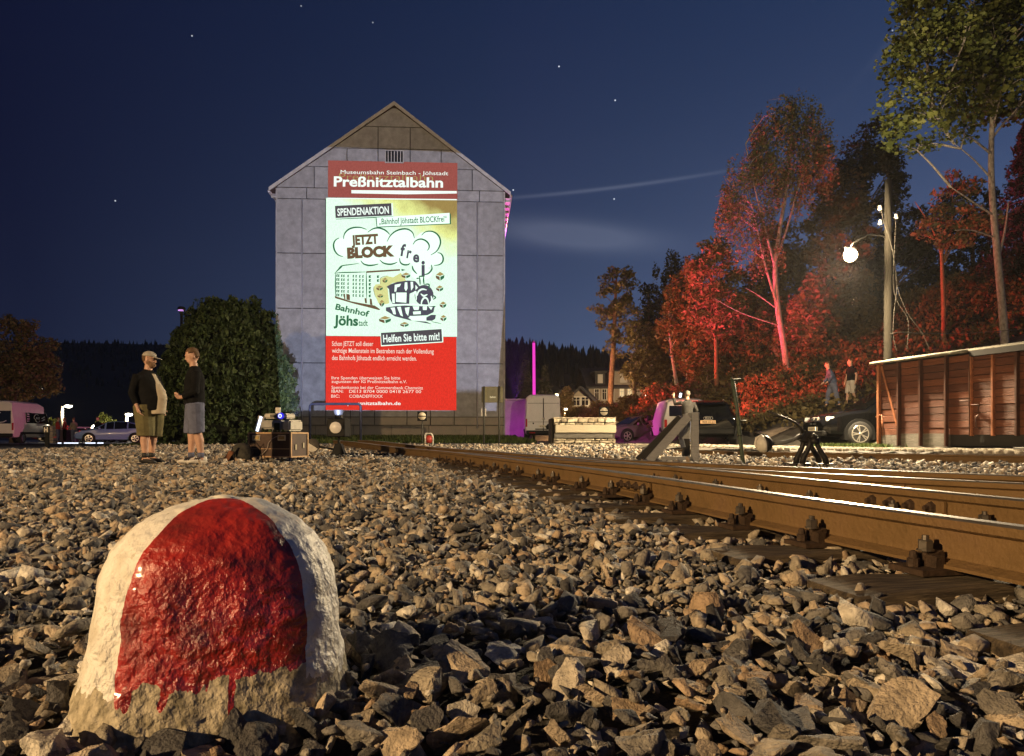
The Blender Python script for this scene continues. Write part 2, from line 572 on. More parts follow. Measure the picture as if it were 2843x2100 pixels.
def hull_stone(seed, npts, detail=0):
    rs = random.Random(seed)
    bm = bmesh.new()
    sx, sy, sz = rs.uniform(.85, 1.4), rs.uniform(.55, .95), rs.uniform(.32, .68)
    for _ in range(npts):
        v = Vector((rs.gauss(0, 1), rs.gauss(0, 1), rs.gauss(0, 1))).normalized()
        # blocky: push towards a box so that flat broken faces appear
        mx = max(abs(v.x), abs(v.y), abs(v.z))
        v = v.lerp(v / mx, .55) * rs.uniform(.82, 1.0)
        bm.verts.new((v.x * sx, v.y * sy, v.z * sz))
    r = bmesh.ops.convex_hull(bm, input=bm.verts)
    bmesh.ops.delete(bm, geom=[g for g in r['geom_interior'] if isinstance(g, bmesh.types.BMVert)], context='VERTS')
    if detail:
        bmesh.ops.dissolve_limit(bm, angle_limit=R(9), verts=bm.verts, edges=bm.edges)
        bmesh.ops.bevel(bm, geom=list(bm.edges), offset=.035, segments=1, affect='EDGES', clamp_overlap=True)
        bmesh.ops.triangulate(bm, faces=bm.faces)
        bmesh.ops.subdivide_edges(bm, edges=[e for e in bm.edges if e.calc_length() > .30], cuts=2)
        bmesh.ops.triangulate(bm, faces=bm.faces)
        for v in bm.verts:
            n_ = mnoise.noise(v.co * 2.6 + Vector((seed, 0, 0))) * .13 + mnoise.noise(v.co * 6 + Vector((0, seed, 0))) * .06
            v.co += v.co.normalized() * n_
    bmesh.ops.triangulate(bm, faces=bm.faces)
    bmesh.ops.recalc_face_normals(bm, faces=bm.faces)
    me = bpy.data.meshes.new('stone')
    bm.to_mesh(me); bm.free()
    return me
VAR_LOW = [hull_stone(100 + i, 8) for i in range(14)]
VAR_MID = [hull_stone(200 + i, 10) for i in range(14)]
VAR_HIGH = [hull_stone(300 + i, 13, 1) for i in range(24)]
for me in VAR_HIGH:
    me.materials.append(m_stone_piece)

STONE_C = Vector((-.51, 1.285))          # foot of the boundary stone
def near_track(x, y):
    """distance of a point to the left of the near rail, in metres (negative = left of it)"""
    return None
FEET = [(PX(414, 11.5), 11.45), (PX(541, 11.3), 11.25), (PX(525, 11.3), 11.2)]
def ballast_ok(x, y):
    if (x - STONE_C.x) ** 2 + (y - STONE_C.y) ** 2 < .205 ** 2: return False
    if any((x - fx) ** 2 + (y - fy) ** 2 < .22 ** 2 for (fx, fy) in FEET) and random.random() < .75: return False
    if y > 25.2: return False
    if x > .5 and y > e_line(x) + .55: return False
    if y > 23 and x < -12: return y < 23.5
    return True
def ballast_z(x, y):
    # gentle unevenness; the bed is a little lower beside the rails
    z = .022 * mnoise.noise(Vector((x * .9, y * .9, 0))) + .02 * mnoise.noise(Vector((x * 2.7, y * 2.7, 4)))
    return z + (ground_z(x, y) if y > 8 else 0) * .9 - .03 * rail_dip(x, y)
def rail_dip(x, y):
    if y > 14 or x < -1: return 0
    ra = RAIL_A_X(y)
    return sstep(ra - .75, ra - .35, x)
RAILS = {
    'A': [(2.32, -2.0), (1.86, .1), (1.43, 2.06), (1.24, 2.89), (.54, 6.17), (-.98, 11.9), (-2.35, 16.0), (-4.3, 20.8), (-5.7, 23.6)],
}
def poly_x(pts, y):
    for a, b in zip(pts[:-1], pts[1:]):
        if a[1] <= y <= b[1]:
            return lerp(a[0], b[0], (y - a[1]) / (b[1] - a[1]))
    return pts[0][0] if y < pts[0][1] else pts[-1][0]
def RAIL_A_X(y): return poly_x(RAILS['A'], y)

bed = sheet('ballast_bed', [-26 + k * 1.0 for k in range(18)] + [-8 + k * .4 for k in range(60)], [-2 + k * .4 for k in range(69)],
            lambda x, y: ballast_z(x, y) - .035, m_ballast_bed, mask=lambda x, y: ballast_ok(x, y))

def scatter(y0, y1, step, margin):
    out = []
    y = y0
    while y < y1:
        w = .72 * y + margin
        x = -w
        while x < min(w, 12):
            px_, py_ = x + random.uniform(-.5, .5) * step, y + random.uniform(-.5, .5) * step
            if ballast_ok(px_, py_): out.append((px_, py_))
            x += step
        y += step
    return out
def joined_stones(name, pts, variants, size, lift, parent):
    groups = [[] for _ in variants]
    for p in pts: groups[random.randrange(len(variants))].append(p)
    VV, FF, AA, off = [], [], [], 0
    for me, g in zip(variants, groups):
        if not g: continue
        nv, nf = len(me.vertices), len(me.polygons)
        v = np.empty(nv * 3); me.vertices.foreach_get('co', v); v = v.reshape(-1, 3)
        f = np.empty(nf * 3, dtype=np.int32); me.polygons.foreach_get('vertices', f); f = f.reshape(-1, 3)
        n = len(g)
        sc = np.clip(RNG.lognormal(-.04, .36, n), .35, 1.9) * size / 2
        pos = np.array([(x, y, ballast_z(x, y)) for (x, y) in g])
        pos[:, 2] += RNG.uniform(-.4, .55, n) * sc + lift
        # random rotations, flat side mostly down
        az = RNG.uniform(0, 2 * np.pi, n); tx = RNG.normal(0, .5, n); ty = RNG.normal(0, .5, n)
        cz, sz = np.cos(az), np.sin(az); cx, sx = np.cos(tx), np.sin(tx); cy, sy = np.cos(ty), np.sin(ty)
        Rz = np.zeros((n, 3, 3)); Rz[:, 0, 0] = cz; Rz[:, 0, 1] = -sz; Rz[:, 1, 0] = sz; Rz[:, 1, 1] = cz; Rz[:, 2, 2] = 1
        Rx = np.zeros((n, 3, 3)); Rx[:, 0, 0] = 1; Rx[:, 1, 1] = cx; Rx[:, 1, 2] = -sx; Rx[:, 2, 1] = sx; Rx[:, 2, 2] = cx
        Ry = np.zeros((n, 3, 3)); Ry[:, 1, 1] = 1; Ry[:, 0, 0] = cy; Ry[:, 0, 2] = sy; Ry[:, 2, 0] = -sy; Ry[:, 2, 2] = cy
        M = Rx @ Ry @ Rz
        vv = np.einsum('nij,vj->nvi', M, v) * sc[:, None, None] + pos[:, None, :]
        ff = f[None] + (np.arange(n) * nv)[:, None, None] + off
        VV.append(vv.reshape(-1, 3)); FF.append(ff.reshape(-1, 3)); AA.append(np.repeat(RNG.uniform(0, 1, n), nv))
        off += n * nv
    o = np_mesh(name, np.concatenate(VV), np.concatenate(FF), m_stone_bulk, parent=parent, attr=np.concatenate(AA))
    return tag(o, None, None, None, 'stuff')
# the 300 stones that show largest, each its own piece
def hero_stones():
    cand = []
    y = .98
    while y < 2.2:
        x = -.78 * y - .1
        while x < .78 * y + .1:
            p = (x + random.uniform(-.4, .4) * .062, y + random.uniform(-.4, .4) * .062)
            if ballast_ok(*p) and p[0] < RAIL_A_X(p[1]) - .12: cand.append(p)
            x += .064
        y += .064
    cand.sort(key=lambda p: p[1])
    for k, (x, y) in enumerate(cand[:300]):
        s_ = min(.056, max(.016, random.lognormvariate(math.log(.031), .36)))
        me = VAR_HIGH[random.randrange(len(VAR_HIGH))]
        o = link('stone', me, None, bed)
        o.location = (x, y, ballast_z(x, y) + random.uniform(-.1, .35) * s_ + .004)
        o.scale = (s_, s_, s_)
        o.rotation_euler = (random.gauss(0, .45), random.gauss(0, .45), random.uniform(0, 6.3))
    return cand[299][1]
y_h = hero_stones()
joined_stones('stone_fill', scatter(.75, y_h, .058, .45), VAR_MID, .055, -.022, bed)
joined_stones('stone_fill', [p for p in scatter(y_h, 5.0, .047, .7)], VAR_MID, .060, .002, bed)
joined_stones('stone_fill', scatter(.95, 3.6, .046, .4), VAR_MID, .024, .010, bed)
joined_stones('stone_fill', scatter(5.0, 11.0, .060, .8), VAR_MID, .066, .002, bed)
joined_stones('stone_fill', scatter(11.0, 25.0, .090, .9), VAR_LOW, .090, .0, bed)
joined_stones('stone_fill', [p for p in scatter(-.4, .75, .075, 1.2)], VAR_LOW, .075, .0, bed)

# ---------------------------------------------------------------- far hills with their woods
m_hill = mat('far_hill', (.010, .012, .012), 1.0, var=.4, vscale=.05)
m_wood = mat('far_wood', (.012, .016, .014), 1.0, rnd='attr', ramp=[(0, (.008, .011, .010)), (1, (.020, .026, .022))])
def far_hill(name, pts, D, depth=160):
    """ridge given as photo points, at distance D"""
    V, Fc = [], []
    ridge = [(PX(x, D), PZ(y, D)) for (x, y) in pts]
    n = len(ridge)
    for (x, z) in ridge: V.append((x * .93, D - depth, -3))
    for (x, z) in ridge: V.append((x, D, z))
    for (x, z) in ridge: V.append((x * 1.1, D + depth, z * .8))
    for i in range(n - 1):
        for r_ in (0, 1):
            Fc.append((r_ * n + i, r_ * n + i + 1, (r_ + 1) * n + i + 1, (r_ + 1) * n + i))
    o = np_mesh(name, V, Fc, m_hill, smooth=True)
    return tag(o, None, None, None, 'structure'), ridge
def conifers(name, ridge, D, n, h, label):
    V, Fc, A = [], [], []
    xs = [r_[0] for r_ in ridge]; zs = [r_[1] for r_ in ridge]
    for _ in range(n):
        x = random.uniform(xs[0], xs[-1]); z = np.interp(x, xs, zs)
        back = random.random() ** 1.5
        y = D - back * 90; z = z * (1 - back * .56) - 1
        hh = h * random.choice((random.uniform(.35, .9), random.uniform(.8, 1.3))); rr = hh * random.uniform(.16, .24)
        a = random.random(); k0 = len(V)
        for (zz, r_) in ((0, rr), (.35, rr * .72), (.38, rr * .85), (.66, rr * .42), (.69, rr * .5), (1.0, .02)):
            for q in range(5):
                an = q * 1.2566 + a * 6
                V.append((x + r_ * math.cos(an) * random.uniform(.75, 1.2), y + r_ * math.sin(an), z + hh * zz))
                A.append(a)
        for i in range(5):
            for q in range(5):
                q2 = (q + 1) % 5
                Fc.append((k0 + i * 5 + q, k0 + i * 5 + q2, k0 + (i + 1) * 5 + q2, k0 + (i + 1) * 5 + q))
    o = np_mesh(name, V, Fc, m_wood, attr=A)
    return tag(o, label, 'forest', None, 'stuff')
h1, rd1 = far_hill('hill', [(-900, 930), (-400, 925), (0, 945), (150, 952), (330, 955), (470, 958), (640, 965), (800, 975), (1000, 990)], 430)
conifers('far_woods', rd1, 430, 2200, 3.6, 'dark forest along the ridge behind the round hedge')
h2, rd2 = far_hill('hill', [(1000, 975), (1300, 965), (1400, 968), (1480, 972), (1560, 985), (1640, 992), (1720, 1004), (1800, 1012), (1950, 1015), (2300, 1000), (2900, 960)], 300, 120)
conifers('far_woods', rd2, 300, 2400, 5.2, 'dark spruce forest on the ridge behind the villa')
# ================================================================== THE APARTMENT BLOCK AND THE PROJECTED POSTER
WALL_L, WALL_R = P(769, 1212, 38.7), P(1398, 1212, 39.35)
WALL_L.z = WALL_R.z = 0
W_DIR = (WALL_R - WALL_L).normalized()
W_NRM = Vector((W_DIR.y, -W_DIR.x, 0))           # towards the camera
W_LEN = (WALL_R - WALL_L).length
def wall_sz(px, py):
    """photo pixel -> (distance along the wall, height)"""
    d = Vector(((px - HX) / F_PX, 1, (HY - py) / F_PX))
    o = Vector((0, 0, CAM_H))
    t = (WALL_L - o).dot(W_NRM) / d.dot(W_NRM)
    q = o + d * t
    return ((q - WALL_L).dot(W_DIR), q.z)
def wall_pt(s, z, off=0.0):
    p = WALL_L + W_DIR * s + W_NRM * off
    return Vector((p.x, p.y, z))
m_panel = mat('aggregate_panel', (.26, .25, .235), .92, rnd='object', ramp=[(0, (.265, .258, .25)), (.5, (.285, .278, .27)), (1, (.305, .298, .29))], var=.24, vscale=2.4, bump=1.0, bscale=55, detail=9)
m_joint = mat('panel_joint', (.06, .058, .055), .9)
m_plinth = mat('plinth_concrete', (.30, .27, .22), .9, var=.35, vscale=1.6, bump=.6, bscale=25, col2=(.20, .17, .13))
m_verge = mat('verge_board', (.38, .36, .33), .7, var=.2, vscale=4)
m_roof = mat('roof_tiles', (.10, .055, .045), .8, var=.3, vscale=5, bump=.5, bscale=20)
m_gutter = mat('gutter_zinc', (.55, .50, .52), .35, metal=.6)
m_dark = mat('dark_void', (.006, .006, .006), .9)
m_black = mat('black_paint', (.006, .006, .0065), .6, spec=.2)
m_side = mat('side_render', (.33, .31, .29), .9, var=.2, vscale=2)

S_COL = [wall_sz(x, 1000)[0] for x in (769.5, 839.5, 904, 973, 1040, 1130, 1195, 1261, 1325, 1397)]
S_COL[0] = 0.0; S_COL[-1] = W_LEN
Z_ROW = [wall_sz(840, y)[1] for y in (1158, 1008, 857, 704, 553, 522)]
APEX = wall_sz(1095, 296)
EAVE_L, EAVE_R = (0.0, Z_ROW[-1] + .02), (W_LEN, Z_ROW[-1] + .02)
def clip_gable(poly):
    """clip an (s,z) polygon to below the two roof slopes"""
    def half(poly, a, b):
        out = []
        def side(p): return (b[0] - a[0]) * (p[1] - a[1]) - (b[1] - a[1]) * (p[0] - a[0])
        for i in range(len(poly)):
            p, q = poly[i], poly[(i + 1) % len(poly)]
            sp, sq = side(p), side(q)
            if sp <= 0: out.append(p)
            if sp * sq < 0:
                t = sp / (sp - sq); out.append((lerp(p[0], q[0], t), lerp(p[1], q[1], t)))
        return out
    poly = half(poly, EAVE_L, APEX)
    return half(poly, APEX, EAVE_R) if len(poly) > 2 else []
blk = thing('apartment_block', 'tall grey apartment block with concrete panel gable and pitched roof', 'building', wall_pt(W_LEN / 2, 0), math.atan2(W_DIR.y, W_DIR.x))
B_LEN = 26.0
def loc(s, z, off=0.0):               # wall coordinates -> the block's own space (x along the wall, -y towards the camera)
    return Vector((s - W_LEN / 2, -off, z))
# inner body
mb = MB()
body = [loc(.02, -.3), loc(W_LEN - .02, -.3), loc(W_LEN - .02, EAVE_R[1]), loc(APEX[0], APEX[1] - .05), loc(.02, EAVE_L[1])]
mb.prism([p + Vector((0, .03, 0)) for p in body], (0, B_LEN, 0), 0)
mb.build('wall', [m_joint], blk)
for k, s_ in ((0, -.0), (1, W_LEN)):
    mb = MB(); x = s_ - W_LEN / 2
    mb.box((x + (.04 if k else -.04), B_LEN / 2 + .08, Z_ROW[-1] / 2), (.1, B_LEN, Z_ROW[-1]), None, 0)
    mb.build('side_wall', [m_side], blk)
# panels: every slab its own piece, joints recessed
PANELS = []
def panel(poly, m=m_panel, name='panel', depth=.07, gap=.042):
    c = Vector((sum(p[0] for p in poly) / len(poly), sum(p[1] for p in poly) / len(poly)))
    ins = []
    for p in poly:                      # shrink towards the centre to leave the joint
        dx, dz = c.x - p[0], c.y - p[1]
        ins.append((p[0] + max(-gap, min(gap, dx)) * .5 if abs(dx) > .02 else p[0], p[1] + max(-gap, min(gap, dz)) * .5 if abs(dz) > .02 else p[1]))
    mb = MB()
    mb.prism([loc(a, b, 0) - Vector((0, -.02, 0)) for (a, b) in ins], (0, -depth, 0), 0)
    o = mb.build(name, [m], blk, bevel=.008)
    if m is m_panel: PANELS.append(ins)
    return o
rows = Z_ROW
for r_ in range(len(rows) - 2):
    for c_ in range(9):
        panel([(S_COL[c_], rows[r_]), (S_COL[c_ + 1], rows[r_]), (S_COL[c_ + 1], rows[r_ + 1]), (S_COL[c_], rows[r_ + 1])])
ss = [0, wall_sz(852, 540)[0], wall_sz(934, 540)[0], wall_sz(1014, 540)[0], wall_sz(1094, 540)[0], wall_sz(1175, 540)[0], wall_sz(1256, 540)[0], wall_sz(1331, 540)[0], W_LEN]
for a, b in zip(ss[:-1], ss[1:]):       # eaves band
    panel([(a, rows[4]), (b, rows[4]), (b, rows[5]), (a, rows[5])])
zg = [rows[5], wall_sz(1095, 468)[1], wall_sz(1095, 415)[1], wall_sz(1095, 354)[1], APEX[1] - .1]
gcols = [[0, wall_sz(873, 490)[0], wall_sz(964, 490)[0], wall_sz(1050, 490)[0], wall_sz(1139, 490)[0], wall_sz(1225, 490)[0], wall_sz(1311, 490)[0], W_LEN],
         [0, wall_sz(964, 440)[0], wall_sz(1050, 440)[0], wall_sz(1139, 440)[0], wall_sz(1225, 440)[0], W_LEN],
         [0, wall_sz(1050, 380)[0], wall_sz(1139, 380)[0], W_LEN], [0, W_LEN]]
for k in range(4):
    for a, b in zip(gcols[k][:-1], gcols[k][1:]):
        pg = clip_gable([(a, zg[k]), (b, zg[k]), (b, zg[k + 1]), (a, zg[k + 1])])
        if len(pg) > 2: panel(pg)
# plinth: a band of slabs, then the cast base
for c_ in range(9):
    panel([(S_COL[c_], wall_sz(840, 1181)[1]), (S_COL[c_ + 1], wall_sz(840, 1181)[1]), (S_COL[c_ + 1], rows[0]), (S_COL[c_], rows[0])], m_plinth, 'plinth_slab', .10)
for k in range(6):
    a, b = W_LEN * k / 6, W_LEN * (k + 1) / 6
    panel([(a, -.2), (b, -.2), (b, wall_sz(840, 1181)[1]), (a, wall_sz(840, 1181)[1])], m_plinth, 'plinth_block', .04, .02)
for (py, d_) in ((1158, .11), (1181, .12)):
    mb = MB(); mb.box(loc(W_LEN / 2, wall_sz(840, py)[1], d_ / 2 - .02), (W_LEN + .04, d_, .05), None, 0)
    mb.build('string_course', [mat('sill_dark', (.10, .09, .075), .9)], blk)
# thin vertical cover strips on the outer joints
for c_ in (1, 8):
    mb = MB(); z0, z1 = wall_sz(840, 1190)[1], rows[4]
    mb.tube([loc(S_COL[c_], z0, .09), loc(S_COL[c_], z1, .09)], .035, 8)
    mb.build('conductor_strip', [mat('strip_grey', (.30, .29, .30), .6)], blk)
# roof
ov = .38
mb = MB()
sl, sr = (APEX[1] - EAVE_L[1]) / APEX[0], (APEX[1] - EAVE_R[1]) / (W_LEN - APEX[0])
eL, eR = (-ov, EAVE_L[1] - ov * sl), (W_LEN + ov, EAVE_R[1] - ov * sr)
for (e_, nm) in ((eL, 0), (eR, 1)):
    t_ = .16
    poly = [loc(e_[0], e_[1] + .03), loc(APEX[0], APEX[1] + .03), loc(APEX[0], APEX[1] + .03 + t_), loc(e_[0], e_[1] + .03 + t_)]
    mb.prism([p + Vector((0, -.14, 0)) for p in poly], (0, B_LEN + .4, 0), 0)
roof = mb.build('roof', [m_roof], blk)
mb = MB()
for e_ in (eL, eR):
    poly = [loc(e_[0], e_[1] + .0), loc(APEX[0], APEX[1] + .0), loc(APEX[0], APEX[1] + .2), loc(e_[0], e_[1] + .2)]
    mb.prism([p + Vector((0, -.20, 0)) for p in poly], (0, .055, 0), 0)
mb.build('verge_board', [m_verge], roof)
for (e_, sgn) in ((eL, -1), (eR, 1)):
    mb = MB()
    x = e_[0] - W_LEN / 2 + sgn * .02
    mb.tube([(x, -.1, e_[1] + .02), (x, B_LEN, e_[1] + .02)], .075, 10)
    mb.box((x - sgn * .24, B_LEN / 2, e_[1] - .06), (.40, B_LEN - .2, .03), None, 0)
    mb.build('gutter', [m_gutter], roof)
    for k in range(12):
        mb = MB(); mb.box((x - sgn * .19, .35 + k * 1.0, e_[1] - .13), (.36, .08, .11), None, 0)
        mb.build('rafter_end', [m_verge], roof)
# vent grille
v0, v1 = wall_sz(1072, 452), wall_sz(1119, 422)
vent = MB(); vent.box(loc((v0[0] + v1[0]) / 2, (v0[1] + v1[1]) / 2, .075), (v1[0] - v0[0], .02, v1[1] - v0[1]), None, 0)
vo = vent.build('vent_grille', [m_dark], blk)
mb = MB()
for (a, b, c, d) in ((v0[0] - .05, v0[1] - .05, v1[0] + .05, v0[1]), (v0[0] - .05, v1[1], v1[0] + .05, v1[1] + .05), (v0[0] - .05, v0[1], v0[0], v1[1]), (v1[0], v0[1], v1[0] + .05, v1[1])):
    mb.box(loc((a + c) / 2, (b + d) / 2, .10), (c - a, .06, d - b), None, 0)
mb.build('vent_frame', [m_verge], vo)
for k in range(5):
    mb = MB(); mb.box(loc(lerp(v0[0], v1[0], (k + .75) / 5.5), (v0[1] + v1[1]) / 2 + .0, .11), (.045, .04, (v1[1] - v0[1]) * 1.06), None, 0)
    mb.build('grille_bar', [m_verge], vo)

# ---------------------------------------------------------------- the projected picture, its light put in as glowing faces
poster = thing('projected_poster', 'bright red and white donation poster with a steam engine, its projected light set as glow on the grey gable', 'projection', wall_pt(W_LEN / 2, 0), math.atan2(W_DIR.y, W_DIR.x))
def pmat(name, col, s=1.0, grain=.22, wash=None):
    """light of the projector on rough concrete: the image colour, broken up by the wall's grain"""
    m = bpy.data.materials.new(name); m.use_nodes = True
    N, L = m.node_tree.nodes, m.node_tree.links; N.clear()
    out = N.new('ShaderNodeOutputMaterial'); e = N.new('ShaderNodeEmission')
    L.new(e.outputs[0], out.inputs[0])
    t = N.new('ShaderNodeTexCoord')
    nz = N.new('ShaderNodeTexNoise'); nz.inputs['Scale'].default_value = 9; nz.inputs['Detail'].default_value = 9; nz.inputs['Roughness'].default_value = .75
    mpn = N.new('ShaderNodeMapping'); mpn.inputs['Scale'].default_value = (1.6, 1.6, .8)
    L.new(t.outputs['Object'], mpn.inputs[0]); L.new(mpn.outputs[0], nz.inputs['Vector'])
    mr = N.new('ShaderNodeMapRange'); mr.inputs[1].default_value = .3; mr.inputs[2].default_value = .7
    mr.inputs[3].default_value = s * (1 - grain); mr.inputs[4].default_value = s * (1 + grain)
    L.new(nz.outputs[0], mr.inputs[0]); L.new(mr.outputs[0], e.inputs[1])
    if wash:
        # the picture itself runs from white to yellow and ochre towards its upper right corner
        c2, c3 = wash
        sp = N.new('ShaderNodeSeparateXYZ'); L.new(t.outputs['Object'], sp.inputs[0])
        def mth(op, a, b):
            n = N.new('ShaderNodeMath'); n.operation = op
            for i, q in enumerate((a, b)):
                if isinstance(q, (int, float)): n.inputs[i].default_value = q
                else: L.new(q, n.inputs[i])
            return n.outputs[0]
        # 0 at the middle, 1 in the corner
        fx = mth('MULTIPLY', mth('SUBTRACT', sp.outputs['X'], .4), .20)
        fz = mth('MULTIPLY', mth('SUBTRACT', sp.outputs['Z'], 11.3), .40)
        nz2 = N.new('ShaderNodeTexNoise'); nz2.inputs['Scale'].default_value = .9; nz2.inputs['Detail'].default_value = 4
        L.new(t.outputs['Object'], nz2.inputs['Vector'])
        fac = mth('ADD', mth('ADD', fx, fz), mth('MULTIPLY', mth('SUBTRACT', nz2.outputs[0], .5), .9))
        rp = N.new('ShaderNodeValToRGB')
        el = rp.color_ramp.elements
        el[0].position = .0; el[0].color = (*col, 1)
        el[1].position = .5; el[1].color = (*c2, 1)
        e3 = el.new(1.0); e3.color = (*c3, 1)
        L.new(fac, rp.inputs[0]); L.new(rp.outputs[0], e.inputs[0])
    else:
        e.inputs[0].default_value = (*col, 1)
    return m
pm_white = pmat('picture_white', (.80, 1.08, .86), 1.05, .16, wash=((.80, .86, .30), (.34, .24, .075)))
pm_cloud = pmat('picture_cloud', (.88, 1.15, .95), 1.1, .06)
pm_red = pmat('picture_red', (.78, .038, .022), 1.0, .20)
pm_redtop = pmat('picture_red_dim', (.33, .085, .070), 1.0, .22)
pm_text = pmat('picture_text', (.92, 1.05, .95), 1.05, .05)
pm_small = pmat('picture_small_text', (.95, .80, .66), 1.0, .10)
pm_ghost = pmat('picture_ghost_text', (.42, .33, .12), 1.0, .1)
pm_dark = pmat('picture_dark', (.085, .075, .085), 1.0, .2)
pm_green = pmat('picture_green', (.035, .15, .07), 1.0, .2)
pm_brown = pmat('picture_brown', (.16, .095, .05), 1.0, .2)
pm_navy = pmat('picture_navy', (.085, .08, .11), 1.0, .2)
pm_yell = pmat('picture_yellow', (.72, .74, .30), 1.0, .15)
pm_tan = pmat('picture_tan', (.42, .30, .11), 1.0, .2)
PO0 = .062
def pp(px, py, lay):                     # photo pixel -> poster space
    s_, z = wall_sz(px, py)
    return loc(s_, z, PO0 + lay * .003)
def pic_rect(name, x0, y0, x1, y1, m, y0r=None, y1r=None):
    """a field of the picture, broken along the panel joints as the wall is"""
    a = wall_sz(x0, y1); b = wall_sz(x1, (y0 + (y0r or y0)) / 2)
    zb = a[1]; zt = wall_sz(x0, y0)[1]
    mb = MB()
    for pl in PANELS:
        s0, s1 = min(p[0] for p in pl), max(p[0] for p in pl); z0, z1 = min(p[1] for p in pl), max(p[1] for p in pl)
        q0, q1, w0, w1 = max(s0 - .02, a[0]), min(s1 + .02, b[0]), max(z0 - .02, zb), min(z1 + .02, zt)
        if q1 - q0 > .01 and w1 - w0 > .01:
            mb.add([loc(q0, w0, PO0), loc(q1, w0, PO0), loc(q1, w1, PO0), loc(q0, w1, PO0)], [(0, 1, 2, 3)])
    return mb.build(name, [m], poster)
pic_rect('header_field', 911.5, 447, 1270, 549, pm_redtop)
pic_rect('white_field', 906, 551, 1269, 933, pm_white)
pic_rect('red_field', 905, 934, 1267, 1139, pm_red)
def poly(name, pts, m, lay=1, parent=None):
    mb = MB(); mb.add([pp(x, y, lay) for (x, y) in pts], [tuple(range(len(pts)))])
    return mb.build(name, [m], parent or poster)
def polys(name, lst, m, lay=1):
    for pts in lst: poly(name, pts, m, lay)
def stroke_pts(pts, w):
    """a brush stroke, thin at its ends, as one closed outline"""
    n = len(pts); L_, R_ = [], []
    for i in range(n):
        a = Vector(pts[max(0, i - 1)]); b = Vector(pts[min(n - 1, i + 1)])
        t = (b - a).normalized(); nn = Vector((-t.y, t.x))
        k = w / 2 * (.35 + .65 * math.sin(math.pi * i / max(1, n - 1)))
        L_.append(Vector(pts[i]) + nn * k); R_.append(Vector(pts[i]) - nn * k)
    return L_, R_
def strokes(name, lst, w, m, lay=2):
    mb = MB()
    for pts in lst:
        # smooth the line
        fine = []
        for i in range(len(pts) - 1):
            p0 = Vector(pts[max(0, i - 1)]); p1 = Vector(pts[i]); p2 = Vector(pts[i + 1]); p3 = Vector(pts[min(len(pts) - 1, i + 2)])
            for k in range(4):
                t = k / 4
                fine.append(.5 * ((2 * p1) + (-p0 + p2) * t + (2 * p0 - 5 * p1 + 4 * p2 - p3) * t * t + (-p0 + 3 * p1 - 3 * p2 + p3) * t ** 3))
        fine.append(Vector(pts[-1]))
        a, b = stroke_pts(fine, w)
        n = len(a)
        mb.add([pp(q.x, q.y, lay) for q in a + b], [(i, i + 1, n + i + 1, n + i) for i in range(n - 1)])
    return mb.build(name, [m], poster)
CAPH = {}
def text_mesh(txt, bold=0.0, shear=0.0, space=1.0):
    cu = bpy.data.curves.new('lettering', 'FONT')
    cu.body = txt; cu.offset = bold; cu.shear = shear; cu.space_character = space
    cu.resolution_u = 3
    o = bpy.data.objects.new('lettering', cu); COL.objects.link(o)
    dg = bpy.context.evaluated_depsgraph_get(); dg.update()
    me = bpy.data.meshes.new_from_object(o.evaluated_get(dg))
    bpy.data.objects.remove(o); bpy.data.curves.remove(cu)
    return me
def lettering(name, txt, x0, x1, yb0, yb1, cap, m, lay=3, bold=.0, shear=0.0, space=1.0, mapper=None, parent=None):
    """text from (x0,yb0) to (x1,yb1) on its baseline, capitals cap px tall"""
    me = text_mesh(txt, bold, shear, space)
    k = (round(bold, 3),)
    if k not in CAPH:
        h = text_mesh('H', bold); CAPH[k] = max(v.co.y for v in h.vertices)
        bpy.data.meshes.remove(h)
    xs = [v.co.x for v in me.vertices]
    a, b = min(xs), max(xs)
    mp_ = mapper or (lambda x, y: pp(x, y, lay))
    for v in me.vertices:
        t = (v.co.x - a) / (b - a)
        bx = lerp(x0, x1, t); by = lerp(yb0, yb1, t)
        L_ = math.hypot(x1 - x0, yb1 - yb0); ux, uy = (x1 - x0) / L_, (yb1 - yb0) / L_
        hgt = v.co.y / CAPH[k] * cap
        v.co = mp_(bx + uy * hgt, by - ux * hgt)
    return link(name, me, [m], parent or poster)
Z2 = lambda x, y: (860 + x / 4.863, 440 + y / 4.863)
Z3 = lambda x, y: (860 + x / 4.863, 720 + y / 4.863)
Z4 = lambda x, y: (860 + x / 4.863, 900 + y / 4.863)
def z2(l): return [Z2(*p) for p in l]
def z3(l): return [Z3(*p) for p in l]
# header
def L2(name, txt, x0, x1, y0, y1, cap, m, **k):
    a, b = Z2(x0, y0), Z2(x1, y1)
    return lettering(name, txt, a[0], b[0], a[1], b[1], cap / 4.863, m, **k)
def L3(name, txt, x0, x1, y0, y1, cap, m, **k):
    a, b = Z3(x0, y0), Z3(x1, y1)
    return lettering(name, txt, a[0], b[0], a[1], b[1], cap / 4.863, m, **k)
def L4(name, txt, x0, x1, y0, y1, cap, m, **k):
    a, b = Z4(x0, y0), Z4(x1, y1)
    return lettering(name, txt, a[0], b[0], a[1], b[1], cap / 4.863, m, **k)
L2('header_line', 'Museumsbahn Steinbach - Jöhstadt', 420, 1870, 215, 235, 50, pm_text, bold=.0)
L2('ghost_title', 'Preßnitztalbahn', 400, 1665, 295, 310, 85, pm_ghost, bold=-.012, lay=2)
L2('title', 'Preßnitztalbahn', 328, 1800, 382, 398, 132, pm_text, bold=.026, lay=4)
poly('header_bar', z2([(565, 435), (1985, 448), (1985, 480), (1290, 492), (565, 478)]), pm_text, 1)
poly('header_rule', z2([(240, 538), (1985, 556), (1985, 572), (240, 552)]), pm_text, 1)
